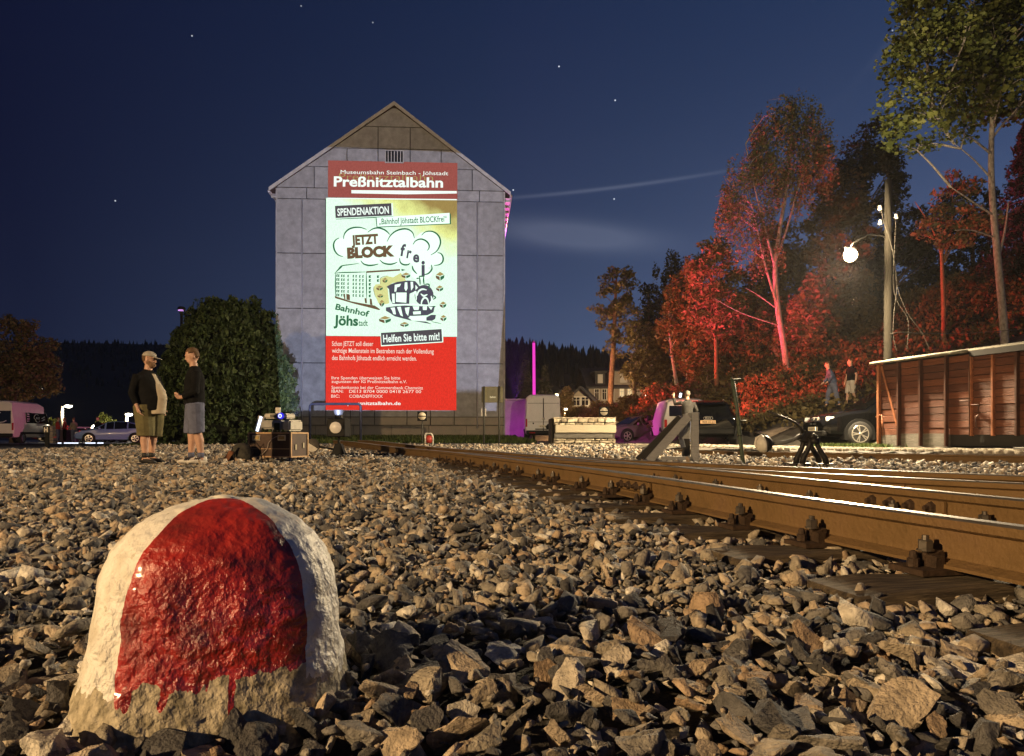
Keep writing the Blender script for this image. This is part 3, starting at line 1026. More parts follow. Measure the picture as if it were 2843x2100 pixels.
# banners
poly('banner_shadow', z2([(352, 815), (1130, 785), (1130, 800), (356, 830)]), pm_green, 1)
poly('banner_edge', z2([(1105, 612), (1120, 606), (1130, 785), (356, 822), (352, 808), (1108, 775)]), pm_cloud, 2)
poly('banner_field', z2([(343, 648), (1103, 612), (1110, 778), (352, 812)]), pm_dark, 2.5)
L2('banner_text', 'SPENDENAKTION', 378, 1072, 782, 750, 98, pm_text, bold=.022, lay=4)
poly('slogan_shadow', z2([(892, 815), (905, 812), (915, 925), (1890, 882), (1888, 745), (1905, 755), (1908, 895), (905, 940)]), pm_green, 1)
poly('slogan_field', z2([(905, 805), (1888, 742), (1890, 885), (915, 928)]), pm_cloud, 2)
L2('slogan_text', '„Bahnhof Jöhstadt BLOCKfrei“', 940, 1850, 898, 858, 78, pm_green, bold=.012, lay=3)
# smoke cloud
def blob_pts(cx, cy, rx, ry, n=22): return [(cx + rx * math.cos(k * 6.2832 / n), cy + ry * math.sin(k * 6.2832 / n)) for k in range(n)]
mb = MB()
for q, (cx, cy, rx, ry) in enumerate(((450, 1205, 120, 130), (640, 1120, 190, 180), (900, 1110, 190, 165), (1250, 1130, 190, 170), (1590, 1150, 175, 160), (1700, 1360, 100, 90), (830, 1300, 260, 140), (1200, 1290, 300, 150), (1520, 1370, 160, 130), (1510, 1560, 140, 90), (1500, 1440, 110, 130))):
    mb.add([pp(*Z2(x, y), 1 + q * .08) for (x, y) in blob_pts(cx, cy, rx, ry)], [tuple(range(22))])
mb.build('smoke_cloud', [pm_cloud], poster)
strokes('cloud_outline', [z2(a) for a in (
    [(460, 1095), (470, 1030), (520, 970), (600, 940), (690, 940), (770, 965)],
    [(785, 1005), (850, 960), (930, 945), (1010, 970), (1060, 1010), (1080, 1035)],
    [(1045, 1130), (1090, 1050), (1160, 990), (1250, 960), (1330, 965), (1390, 1010), (1415, 1085)],
    [(1510, 1045), (1560, 1000), (1640, 990), (1710, 1020), (1755, 1080), (1765, 1150), (1740, 1220), (1700, 1270), (1635, 1310)],
    [(1395, 1170), (1430, 1120), (1500, 1095), (1570, 1120), (1610, 1170), (1610, 1220), (1585, 1250)],
    [(1725, 1280), (1770, 1290), (1800, 1340), (1795, 1400), (1750, 1440), (1680, 1450)],
    [(400, 1080), (350, 1110), (325, 1170), (340, 1250), (390, 1310), (455, 1332)],
    [(690, 1385), (730, 1430), (800, 1450), (870, 1445), (930, 1430)],
    [(945, 1375), (1000, 1420), (1080, 1435), (1140, 1425), (1185, 1405)],
    [(1215, 1350), (1225, 1410), (1270, 1440), (1330, 1440), (1350, 1420)],
    [(1385, 1455), (1400, 1510), (1450, 1565)], [(1640, 1440), (1650, 1500), (1600, 1560), (1535, 1575)])], 22 / 4.863, pm_green, 3)
L2('cloud_text', 'JETZT', 568, 930, 1172, 1150, 128, pm_brown, bold=.055, lay=4)
L2('cloud_text', 'BLOCK', 510, 1148, 1350, 1318, 140, pm_brown, bold=.07, lay=4)
for (ch, x0, x1, y, cap, sl) in (('f', 1215, 1280, 1315, 160, 10), ('r', 1305, 1365, 1345, 150, 10), ('e', 1392, 1478, 1400, 150, 6), ('i', 1508, 1556, 1590, 215, 0)):
    L2('cloud_letter', ch, x0, x1, y, y + sl, cap, pm_navy, bold=.035, lay=4)
# the drawn block of flats
strokes('house_outline', [z3(a) for a in ([(345, 190), (390, 140), (435, 95), (550, 78), (665, 62)], [(350, 190), (350, 350), (352, 510)], [(765, 180), (768, 350), (772, 530)], [(335, 195), (440, 185), (600, 182), (760, 176)], [(435, 95), (430, 110), (350, 185)])], 15 / 4.863, pm_green, 3)
poly('house_eave', z3([(765, 166), (1220, 138), (1222, 160), (766, 190)]), pm_brown, 3)
poly('house_eave_tip', z3([(1238, 135), (1300, 150), (1242, 165)]), pm_green, 3)
wnds = []
for ci, cx in enumerate((372, 396, 437, 466, 522, 592, 630, 680, 722, 815, 925)):
    for ri in range(6):
        top = 210 + ri * 52 + ci * 1.5
        if top > 500 or (cx > 900 and ri > 1): continue
        w_ = 10 if cx < 800 else 16
        wnds.append(z3([(cx - w_, top), (cx + w_, top - 2), (cx + w_ * .8, top + 12), (cx + w_ * .2, top + 14), (cx + w_, top + 32), (cx - w_, top + 34)]))
polys('house_window', wnds, pm_green, 3)
poly('house_ground', z3([(340, 500), (560, 572), (720, 602), (880, 630), (955, 680), (940, 692), (800, 655), (600, 605), (345, 530)]), pm_brown, 3)
polys('house_door', [z3(a) for a in ([(458, 470), (478, 470), (486, 545), (468, 540)], [(496, 470), (545, 485), (545, 560), (500, 550)], [(742, 530), (770, 530), (775, 600), (748, 595)], [(812, 535), (838, 540), (850, 625), (815, 615)])], pm_brown, 3.4)
poly('burst', z3([(955, 265), (1040, 232), (1130, 250), (1230, 188), (1265, 240), (1310, 300), (1120, 325), (1050, 370), (1075, 600), (1000, 615), (930, 600), (905, 540), (875, 470), (862, 390), (890, 345), (950, 340)]), pm_yell, 2.5)
strokes('burst_line', [z3([(955, 340), (955, 265), (1010, 235), (1060, 230)]), z3([(870, 370), (865, 420), (890, 520)])], 6 / 4.863, pm_brown, 3)
# the drawn steam engine
polys('engine_shade', [z3(a) for a in (
    [(1040, 375), (1090, 345), (1180, 312), (1330, 292), (1425, 300), (1490, 375), (1420, 440), (1350, 470), (1345, 610), (1120, 610), (1085, 540), (1072, 410)],
    [(1030, 655), (1180, 635), (1340, 625), (1520, 625), (1690, 640), (1672, 720), (1590, 760), (1400, 770), (1310, 800), (1140, 765), (1030, 700)],
    [(1575, 790), (1640, 755), (1705, 755), (1695, 810), (1650, 836), (1575, 832)],
    [(1100, 745), (1320, 790), (1400, 835), (1560, 845), (1640, 880), (1350, 828), (1150, 775)])], pm_navy, 4)
poly('engine_boiler', [Z3(1545 + 128 * math.cos(a * .2618), 490 + 138 * math.sin(a * .2618)) for a in range(24)], pm_navy, 4.5)
polys('engine_light', [z3(a) for a in (
    [(1168, 455), (1310, 455), (1305, 592), (1165, 580)], [(1150, 350), (1235, 335), (1215, 375), (1180, 385), (1170, 440), (1145, 445)],
    [(1285, 318), (1318, 315), (1322, 400), (1300, 440), (1280, 400)], [(1362, 310), (1395, 310), (1400, 385), (1370, 430)], [(1428, 350), (1462, 390), (1430, 420)],
    [(1110, 470), (1148, 470), (1150, 600), (1118, 595)], [(1180, 650), (1230, 645), (1260, 780), (1225, 760)], [(1090, 660), (1150, 655), (1165, 750), (1130, 745), (1115, 700)],
    [(1285, 660), (1350, 650), (1330, 770), (1300, 730)], [(1390, 640), (1480, 640), (1470, 690), (1410, 690)], [(1350, 770), (1568, 772), (1578, 838), (1380, 832), (1345, 800)],
    [(1525, 640), (1585, 640), (1580, 690), (1530, 690)], [(1395, 712), (1500, 705), (1500, 745), (1400, 750)], [(1600, 640), (1660, 650), (1640, 690)])], pm_cloud, 5)
strokes('engine_line', [z3(a) for a in ([(1090, 620), (1300, 618), (1500, 625), (1690, 630)], [(1505, 640), (1515, 570), (1550, 525), (1590, 545), (1610, 620)], [(1450, 500), (1470, 440), (1520, 410), (1580, 420)], [(1395, 500), (1430, 440), (1440, 560)], [(1640, 500), (1650, 560), (1620, 600)], [(1500, 470), (1540, 500), (1590, 480)])], 24 / 4.863, pm_cloud, 5.4)
strokes('chimney_outline', [z3(a) for a in ([(1475, 235), (1545, 235)], [(1480, 235), (1488, 290), (1492, 350)], [(1540, 235), (1538, 290), (1545, 350)], [(1550, 345), (1610, 345), (1610, 410)], [(1440, 265), (1475, 262)], [(1660, 490), (1700, 520), (1665, 550)], [(1660, 640), (1700, 640)])], 20 / 4.863, pm_green, 5)
strokes('engine_rail', [z3(a) for a in ([(1560, 845), (1640, 880)], [(1640, 845), (1780, 875)], [(1030, 690), (1100, 720), (1350, 815)])], 9 / 4.863, pm_green, 3)
BR = [(1760, 235, 60, 60), (1755, 400, 50, 42), (1800, 620, 46, 46), (1805, 800, 42, 44), (1018, 820, 84, 50), (1280, 885, 60, 34), (975, 600, 34, 48), (955, 500, 40, 26), (945, 395, 46, 34), (1018, 290, 34, 36), (1300, 225, 62, 40)]
A_, B_, C_ = [], [], []
for (cx, cy, w_, h_) in BR:
    A_.append(z3([(cx - w_, cy - h_ * .2), (cx - w_ * .1, cy + h_ * .1), (cx - w_ * .05, cy + h_), (cx - w_ * .9, cy + h_ * .45)]))
    B_.append(z3([(cx + w_ * .05, cy + h_ * .12), (cx + w_, cy - h_ * .3), (cx + w_ * .9, cy + h_ * .4), (cx + w_ * .1, cy + h_)]))
    C_.append(z3([(cx - w_ * .9, cy - h_ * .35), (cx, cy - h_), (cx + w_ * .9, cy - h_ * .45), (cx, cy - h_ * .05)]))
polys('brick_side', A_, pm_brown, 5); polys('brick_end', B_, pm_green, 5); polys('brick_top', C_, pm_tan, 5)
L3('place_text', 'Bahnhof', 345, 795, 680, 782, 80, pm_green, bold=.03, lay=3)
L3('place_text', 'Jöhs', 325, 655, 890, 900, 135, pm_green, bold=.035, lay=3)
L3('place_text', 'tadt', 660, 785, 902, 904, 82, pm_green, bold=.012, lay=3)
# lower part
poly('call_edge', z3([(955, 995), (1800, 938), (1803, 1125), (965, 1180)]), pm_cloud, 2)
poly('call_field', z3([(962, 998), (1780, 945), (1790, 1115), (972, 1165)]), pm_dark, 3)
L4('call_text', 'Helfen Sie bitte mit!', 995, 1755, 250, 215, 100, pm_text, bold=.02, lay=4)
L4('appeal_text', 'Schon JETZT soll dieser', 303, 860, 298, 300, 62, pm_small, bold=.006)
L4('appeal_text', 'wichtige Meilenstein im Bestreben nach der Vollendung', 303, 1675, 390, 402, 62, pm_small, bold=.006)
L4('appeal_text', 'des Bahnhofs Jöhstadt endlich erreicht werden.', 303, 1445, 487, 497, 62, pm_small, bold=.006)
L4('account_text', 'Ihre Spenden überweisen Sie bitte', 297, 1222, 748, 750, 40, pm_small, bold=.004)
L4('account_text', 'zugunsten der IG Preßnitztalbahn e.V.', 297, 1312, 797, 800, 40, pm_small, bold=.004)
L4('account_text', 'Spendenkonto bei der Commerzbank Chemnitz', 297, 1530, 876, 884, 40, pm_small, bold=.004)
L4('account_text', 'IBAN:', 297, 457, 928, 929, 40, pm_small, bold=.004)
L4('account_text', 'DE13 8704 0000 0418 2677 00', 535, 1505, 930, 934, 40, pm_small, bold=.004)
L4('account_text', 'BIC:', 293, 407, 995, 995, 40, pm_small, bold=.004)
L4('account_text', 'COBADEFFXXX', 535, 988, 996, 997, 40, pm_small, bold=.004)
L4('web_text', 'www.pressnitztalbahn.de', 285, 1230, 1092, 1094, 44, pm_text, bold=.012)
# ================================================================== RAILWAY
m_rail = mat('rail_rust', (.20, .118, .042), .75, metal=.1, var=.5, vscale=3.5, bump=.5, bscale=45, col2=(.095, .055, .024), detail=10)
m_railtop = mat('rail_polished', (.20, .18, .155), .42, metal=.8, var=.2, vscale=12)
m_sleeper = mat('sleeper_wood', (.055, .038, .024), .9, rnd='object', ramp=[(0, (.035, .024, .016)), (1, (.075, .053, .034))], var=.5, vscale=9, bump=1.0, bscale=28, stretch=(.6, 6, 6), col2=(.12, .09, .055))
m_iron = mat('fastening_iron', (.05, .03, .018), .7, metal=.3, var=.4, vscale=30, bump=.4, bscale=90)
def smooth_line(pts, step=.25):
    out = []
    for i in range(len(pts) - 1):
        p0 = Vector(pts[max(0, i - 1)]); p1 = Vector(pts[i]); p2 = Vector(pts[i + 1]); p3 = Vector(pts[min(len(pts) - 1, i + 2)])
        n = max(2, int((p2 - p1).length / step))
        for k in range(n):
            t = k / n
            out.append(.5 * ((2 * p1) + (-p0 + p2) * t + (2 * p0 - 5 * p1 + 4 * p2 - p3) * t * t + (-p0 + 3 * p1 - 3 * p2 + p3) * t ** 3))
    out.append(Vector(pts[-1]))
    return out
def offset_line(pts, d):
    out = []
    for i, p in enumerate(pts):
        t = (pts[min(len(pts) - 1, i + 1)] - pts[max(0, i - 1)]).normalized()
        out.append(p + Vector((t.y, -t.x)) * d)
    return out
def rail_prof(hh):
    return [(-.055, 0), (.055, 0), (.055, .010), (.012, .026), (.0085, .04), (.0085, hh - .045), (.029, hh - .034), (.030, hh - .008), (.024, hh), (-.024, hh), (-.030, hh - .008), (-.029, hh - .034), (-.0085, hh - .045), (-.0085, .04), (-.012, .026), (-.055, .010)]
def make_rail(line, z0, hh, parent, name='rail', zf=None):
    pr = rail_prof(hh); n = len(pr)
    V, Fc, M_ = [], [], []
    for i, p in enumerate(line):
        t = (line[min(len(line) - 1, i + 1)] - line[max(0, i - 1)]).normalized()
        nn = Vector((t.y, -t.x))
        zz = z0 + (zf(p) if zf else 0)
        for (a, b) in pr: V.append((p.x + nn.x * a, p.y + nn.y * a, zz + b))
    mb = MB()
    fs = []
    for i in range(len(line) - 1):
        for k in range(n):
            k2 = (k + 1) % n
            fs.append(((i * n + k, i * n + k2, (i + 1) * n + k2, (i + 1) * n + k), 1 if k in (7, 8, 9) else 0))
    mb.v = V
    for f, m_ in fs: mb.f.append(f); mb.m.append(m_); mb.sm.append(False)
    mb.f.append(tuple(range(n))); mb.m.append(0); mb.sm.append(False)
    mb.f.append(tuple((len(line) - 1) * n + k for k in range(n))); mb.m.append(0); mb.sm.append(False)
    return mb.build(name, [m_rail, m_railtop], parent)
# one fastening: ribbed plate, clamps, coach screws and the hexagon nut
def fastening_mesh():
    mb = MB()
    mb.box((0, 0, -.012), (.34, .17, .022))
    for s_ in (-1, 1):
        mb.box((s_ * .075, 0, .022), (.035, .12, .045))
        mb.box((s_ * .058, 0, .042), (.055, .06, .022), (0, s_ * .3, 0))
        mb.lathe([(.022, 0), (.022, .03), (.016, .034), (.013, .055), (.009, .06)], (s_ * .135, .0, 0), n=8, smooth=False)
        mb.lathe([(.012, 0), (.012, .105)], (s_ * .085, 0, .0), n=8)
    return mb.mesh('fastening')
def nut_mesh():
    mb = MB()
    mb.lathe([(.030, .058), (.030, .064)], (0, 0, 0), n=12, smooth=False)
    mb.lathe([(.026, .064), (.026, .096), (.023, .10)], (0, 0, 0), n=6, smooth=False)
    mb.lathe([(.013, .10), (.012, .117)], (0, 0, 0), n=8, smooth=False)
    return mb.mesh('nut')
ME_FAST, ME_NUT = fastening_mesh(), nut_mesh()
m_nut = mat('nut_steel', (.10, .085, .07), .4, metal=.6, var=.3, vscale=40)
ME_FAST.materials.append(m_iron); ME_NUT.materials.append(m_nut)
def sleeper_mesh(L_):
    mb = MB(); mb.box((0, 0, 0), (L_, .24, .15))
    me = mb.mesh('sleeper')
    bm = bmesh.new(); bm.from_mesh(me)
    bmesh.ops.subdivide_edges(bm, edges=[e for e in bm.edges if e.calc_length() > .5], cuts=9)
    bmesh.ops.bevel(bm, geom=[e for e in bm.edges if e.calc_face_angle(0) > 1], offset=.008, segments=1, affect='EDGES')
    for v in bm.verts: v.co += Vector((0, mnoise.noise(v.co * 3) * .012, mnoise.noise(v.co * 4 + Vector((5, 0, 0))) * .010))
    bm.to_mesh(me); bm.free()
    me.materials.append(m_sleeper)
    return me
ME_SLEEP = {L_: sleeper_mesh(L_) for L_ in (1.75, 2.5, 3.1)}
def track(label, lines, z0, hh, sleep_on, s_step=.62, far=13.0, nut_far=9.0, zf=None, spacing0=0, L_=1.75, off=.375, nogap=None):
    tr = thing('railway_track', label, 'track')
    for l in lines: make_rail(l, z0, hh, tr, zf=zf)
    acc, last, k = spacing0, sleep_on[0], 0
    for i in range(1, len(sleep_on)):
        d = (sleep_on[i] - sleep_on[i - 1]); seg = d.length; t = d.normalized()
        pos = s_step - acc
        while pos <= seg:
            p = sleep_on[i - 1] + t * pos
            pos += s_step
            if p.y < .3 or p.y > far or (nogap and nogap(p)): continue
            nn = Vector((t.y, -t.x)); ang = math.atan2(nn.y, nn.x)
            zz = zf(p) if zf else 0
            o = link('sleeper', ME_SLEEP[L_], None, tr)
            c = p + nn * off
            o.location = (c.x, c.y, z0 + zz - .023 - .075); o.rotation_euler = (0, 0, ang + random.uniform(-.02, .02))
            for l in lines:
                q = min(l, key=lambda w: (w - p).length + 3 * abs((w - p).dot(t)))
                f_ = link('fastening', ME_FAST, None, tr)
                f_.scale = (.88, .85, .82); f_.location = (q.x, q.y, z0 + zz); f_.rotation_euler = (0, 0, ang)
                if p.y < nut_far:
                    for s_ in (-1, 1):
                        b_ = link('nut', ME_NUT, None, f_); b_.location = (s_ * .085, 0, 0); b_.rotation_euler = (0, 0, random.uniform(0, 1))
        acc = seg - (pos - s_step)
    return tr
ZR0, RH = .045, .155
LA = smooth_line(RAILS['A'])
LB = offset_line(LA, .80)
t1 = track('rusty near railway track with hexagon nuts, running past the ballast field', [LA, LB], ZR0, RH, LA, zf=lambda p: ground_z(p.x, p.y) * .9 if p.y > 8 else 0)
LC = smooth_line([(6.4, .2), (4.2, 2.2), (2.75, 3.97), (2.13, 4.97), (1.40, 6.15), (.72, 7.6), (-.10, 9.6), (-.83, 11.6)])
LD = smooth_line([(7.0, .9), (4.75, 2.95), (3.38, 4.60), (2.49, 5.82), (1.85, 6.83), (1.10, 8.25), (.40, 10.0), (-.10, 11.5)])
t2 = track('branching railway track that joins the near track at the points', [LC, LD], ZR0, RH, LC, far=7.2, nut_far=6)
# fishplates on the far rail of the near track, and a check block
def fishplate(line, y, parent, side=-1):
    i = min(range(len(line)), key=lambda k: abs(line[k].y - y))
    p = line[i]; t = (line[i + 1] - line[i - 1]).normalized(); nn = Vector((t.y, -t.x)) * side
    a = p + nn * .022
    mb = MB()
    mb.beam((a.x - t.x * .27, a.y - t.y * .27, ZR0 + .078), (a.x + t.x * .27, a.y + t.y * .27, ZR0 + .078), .022, .068)
    o = mb.build('fishplate', [m_rail], parent, bevel=.004)
    for k in range(4):
        c = a + t * (-.2 + k * .133)
        mb = MB()
        d3 = Vector((nn.x, nn.y, 0))
        q = Vector((c.x, c.y, ZR0 + .078))
        mb.tube([q, q + d3 * .012, q + d3 * .03, q + d3 * .032, q + d3 * .052], [.03, .03, .024, .013, .012], 6, smooth=False)
        mb.build('track_bolt', [m_iron], o)
fishplate(LB, 3.55, t1)
fishplate(LA, 5.0, t1)
fishplate(LC, 4.7, t2)
# siding beyond the lever
LE = smooth_line(E_LINE[2:7], .5)
zE = lambda p: 0
t3 = track('dark siding track laid beside the stone setts', [offset_line(LE, .02), offset_line(LE, -.73)], -.02, .15, LE, far=8, zf=zE)
# point rods between the lantern and the near track
mb = MB()
a = P(1010, 1258, 16.3); b = P(1180, 1262, 15.4)
mb.tube([(-3.8, 16.5, .05), (-2.5, 16.2, .06), (-1.9, 16.1, .07)], .018, 6)
tag(mb.build('point_rod', [m_black]), 'dark iron rod running from the switch lantern to the track', 'rod')

# ---------------------------------------------------------------- wooden buffer stop
m_greywood = mat('weathered_wood', (.42, .425, .43), .88, var=.35, vscale=7, bump=1.0, bscale=30, stretch=(1, 5, 5), col2=(.25, .25, .25))
DB = 13.2
bs = thing('buffer_stop', 'grey weathered timber buffer stop with slanting struts and white boards', 'buffer stop', (PX(1880, DB), DB, 0))
ox, oy = PX(1880, DB), DB
def bl(px, py, D): 
    q = P(px, py, D); return Vector((q.x - ox, q.y - oy, q.z))
def timber(name, a, b, w, h, m=None, up=(0, -1, 0)):
    mb = MB(); mb.beam(a, b, w, h, up=up)
    return mb.build(name, [m or m_greywood], bs, bevel=.008)
timber('strut', bl(1800, 1283, DB), bl(1912, 1156, DB), .14, .10)
timber('post', bl(1929, 1290, DB), bl(1929, 1146, DB), .125, .12)
timber('base_beam', bl(1838, 1273, DB) + Vector((0, .02, -.02)), bl(1916, 1273, DB) + Vector((0, .02, -.02)), .11, .10, up=(0, -1, 0))
timber('strut', bl(1772, 1279, DB + .85), bl(1890, 1160, DB + .85), .14, .10, mat('dark_stop_wood', (.02, .018, .016), .8, var=.3))  # rear frame in a darker wood colour
timber('post', bl(1905, 1280, DB + .85), bl(1905, 1156, DB + .85), .125, .12, MATS['dark_stop_wood'])
timber('cross_beam', bl(1929, 1156, DB) + Vector((.02, -.02, 0)), bl(1905, 1160, DB + .85) + Vector((.02, .1, 0)), .12, .14, up=(0, 0, 1))
for (x0, y0, x1, y1) in ((1884, 1172, 1918, 1206), (1888, 1200, 1916, 1222)):
    timber('board', bl((x0 + x1) / 2, y1 - 3, DB + .12), bl((x0 + x1) / 2, y0 + 2, DB + .12), .20, .03)
timber('brace', bl(1897, 1243, DB + .4), bl(1890, 1214, DB + .4), .09, .03, up=(0, -1, 0))

# ---------------------------------------------------------------- points lever with round weight
m_ironblack = mat('black_iron', (.022, .020, .018), .5, metal=.4, var=.3, vscale=25, bump=.3, bscale=60)
m_white = mat('white_paint', (.62, .58, .50), .6, var=.12, vscale=14, bump=.2, bscale=50)
DL = 11.6
lv = thing('points_lever', 'cast iron points lever with bent handle and a half white ball weight', 'lever', (PX(2247, DL), DL, 0))
ox2, oy2 = PX(2247, DL), DL
def ll(px, py, dy=0):
    q = P(px, py, DL); return Vector((q.x - ox2, dy, q.z))
mb = MB()
for dy in (-.13, .13):                      # A-shaped cast stand, two cheeks
    mb.tube([ll(2218, 1291, dy), ll(2222, 1270, dy), ll(2232, 1252, dy), ll(2238, 1236, dy), ll(2241, 1216, dy)], [.05, .045, .04, .038, .04], 8)
    mb.tube([ll(2286, 1291, dy), ll(2280, 1270, dy), ll(2268, 1252, dy), ll(2260, 1236, dy), ll(2257, 1216, dy)], [.05, .045, .04, .038, .04], 8)
    mb.tube([ll(2241, 1216, dy), ll(2249, 1210, dy), ll(2257, 1216, dy)], .042, 8)
mb.box(ll(2250, 1291) + Vector((0, 0, .0)), (.62, .42, .05))
mb.tube([ll(2249, 1224, -.2), ll(2249, 1224, .2)], .05, 12)
mb.box(ll(2232, 1212), (.10, .2, .16), (0, .5, 0))
mb.build('stand', [m_ironblack], lv)
mb = MB(); mb.tube([ll(2230, 1206), ll(2222, 1188), ll(2208, 1174), ll(2190, 1165), ll(2135, 1143)], [.024, .022, .02, .018, .017], 10)
mb.build('handle', [m_ironblack], lv)
mb = MB(); mb.tube([ll(2222, 1208), ll(2204, 1221), ll(2180, 1228), ll(2145, 1233)], [.028, .03, .032, .03], 8)
mb.build('weight_arm', [mat('arm_grey', (.13, .13, .125), .6, var=.3)], lv)
wc = ll(2121, 1233)
mb = MB(); rr = 24 / F_PX * DL
prof = [(.01, -rr * .95), (rr * .5, -rr * .9), (rr * .85, -rr * .62), (rr * 1.0, -.02), (rr * 1.0, .0)]
rotw = Euler((0, R(80), R(0))).to_matrix()
mb.lathe(prof, wc, n=24, rot=rotw, mi=0)
mb.lathe([(rr * 1.0, .001), (rr * 1.0, .03), (rr * .88, rr * .55), (rr * .45, rr * .9), (.01, rr * .97)], wc, n=24, rot=rotw, mi=1)
mb.build('weight', [m_white, m_ironblack], lv)
mb = MB(); mb.tube([wc + Vector((-.05, -.02, -.12)), wc + Vector((-.15, -.03, .0)), wc + Vector((-.13, -.03, .09)), wc + Vector((-.06, -.03, .13)), wc + Vector((-.02, -.02, .11))], .02, 8)
mb.build('weight_grip', [m_white], lv)

# ---------------------------------------------------------------- leaning green iron post
DG = 12.4
gp = thing('iron_post', 'thin leaning green iron post with short pegs beside the siding', 'post', (PX(2066, DG), DG, 0))
def gl(px, py, dy=0):
    q = P(px, py, DG); return Vector((q.x - PX(2066, DG), dy, q.z))
m_greeniron = mat('green_iron', (.055, .075, .05), .6, var=.4, vscale=20, bump=.3)
mb = MB(); mb.tube([gl(2064, 1288), gl(2058, 1245), gl(2047, 1140), gl(2034, 1056)], [.034, .034, .032, .034], 8); mb.build('pole', [m_greeniron], gp)
mb = MB(); mb.tube([gl(2029, 1052), gl(2035, 1055), gl(2057, 1053)], [.03, .02, .012], 6); mb.build('top_peg', [m_greeniron], gp)
mb = MB(); mb.tube([gl(2046, 1169), gl(2072, 1169)], .013, 6); mb.build('side_peg', [m_greeniron], gp)
mb = MB(); mb.tube([gl(2055, 1208), gl(2055, 1212)], .045, 8); mb.build('collar', [m_ironblack], gp)

# ---------------------------------------------------------------- switch lantern with weight
DS = 16.3
sl_ = thing('switch_lantern', 'black square switch lantern showing a white disc on a short post', 'lantern', (PX(940, DS), DS, 0.0))
def sl(px, py, dy=0):
    q = P(px, py, DS); return Vector((q.x - PX(940, DS), dy, q.z))
mb = MB(); mb.box(sl(941, 1188), (.41, .36, .40), (0, 0, R(-8))); mb.build('lantern_box', [m_black], sl_, bevel=.015)
mb = MB(); mb.lathe([(.10, 0), (.105, .02), (.095, .025), (.085, .10), (.115, .20), (.118, .215), (.07, .225)], sl(941, 1166), n=16); mb.build('lantern_cap', [m_black], sl_)
mb = MB(); mb.lathe([(.122, 0), (.128, .006), (.128, .012), (.11, .014)], sl(938, 1188, -.22), axis='Y', n=28); mb.build('lantern_disc', [mat('milk_glass', (.78, .74, .68), .35)], sl_)
mb = MB(); mb.tube([sl(941, 1252), sl(941, 1210)], .032, 8); mb.build('post', [m_black], sl_)
mb = MB()
mb.prism([sl(920, 1270, -.1), sl(962, 1270, -.1), sl(949, 1232, -.1), sl(933, 1232, -.1)], (0, .2, 0)); mb.prism([sl(908, 1270, -.02), sl(935, 1270, -.02), sl(936, 1246, -.02)], (0, .05, 0)); mb.prism([sl(946, 1246, -.02), sl(946, 1270, -.02), sl(972, 1268, -.02)], (0, .05, 0))
mb.build('stand', [m_black], sl_)
mb = MB(); mb.tube([sl(938, 1250), sl(905, 1244), sl(880, 1240)], .022, 6); mb.build('weight_arm', [m_black], sl_)
c = sl(869, 1237, -.05); rr = 19 / F_PX * DS
mb = MB(); mb.lathe([(rr * .96, 0), (rr, .012), (rr, .05), (rr * .96, .062)], c, axis='Y', n=30); wo = mb.build('counterweight', [mat('weight_grey', (.07, .062, .05), .7, var=.3)], sl_)
mb = MB(); n_ = 16
pts = [c + Vector((rr * .95 * math.cos(R(148) + math.pi * k / n_), -.004, rr * .95 * math.sin(R(148) + math.pi * k / n_))) for k in range(n_ + 1)]
mb.prism(pts, (0, .006, 0)); mb.build('white_half', [m_white], wo)
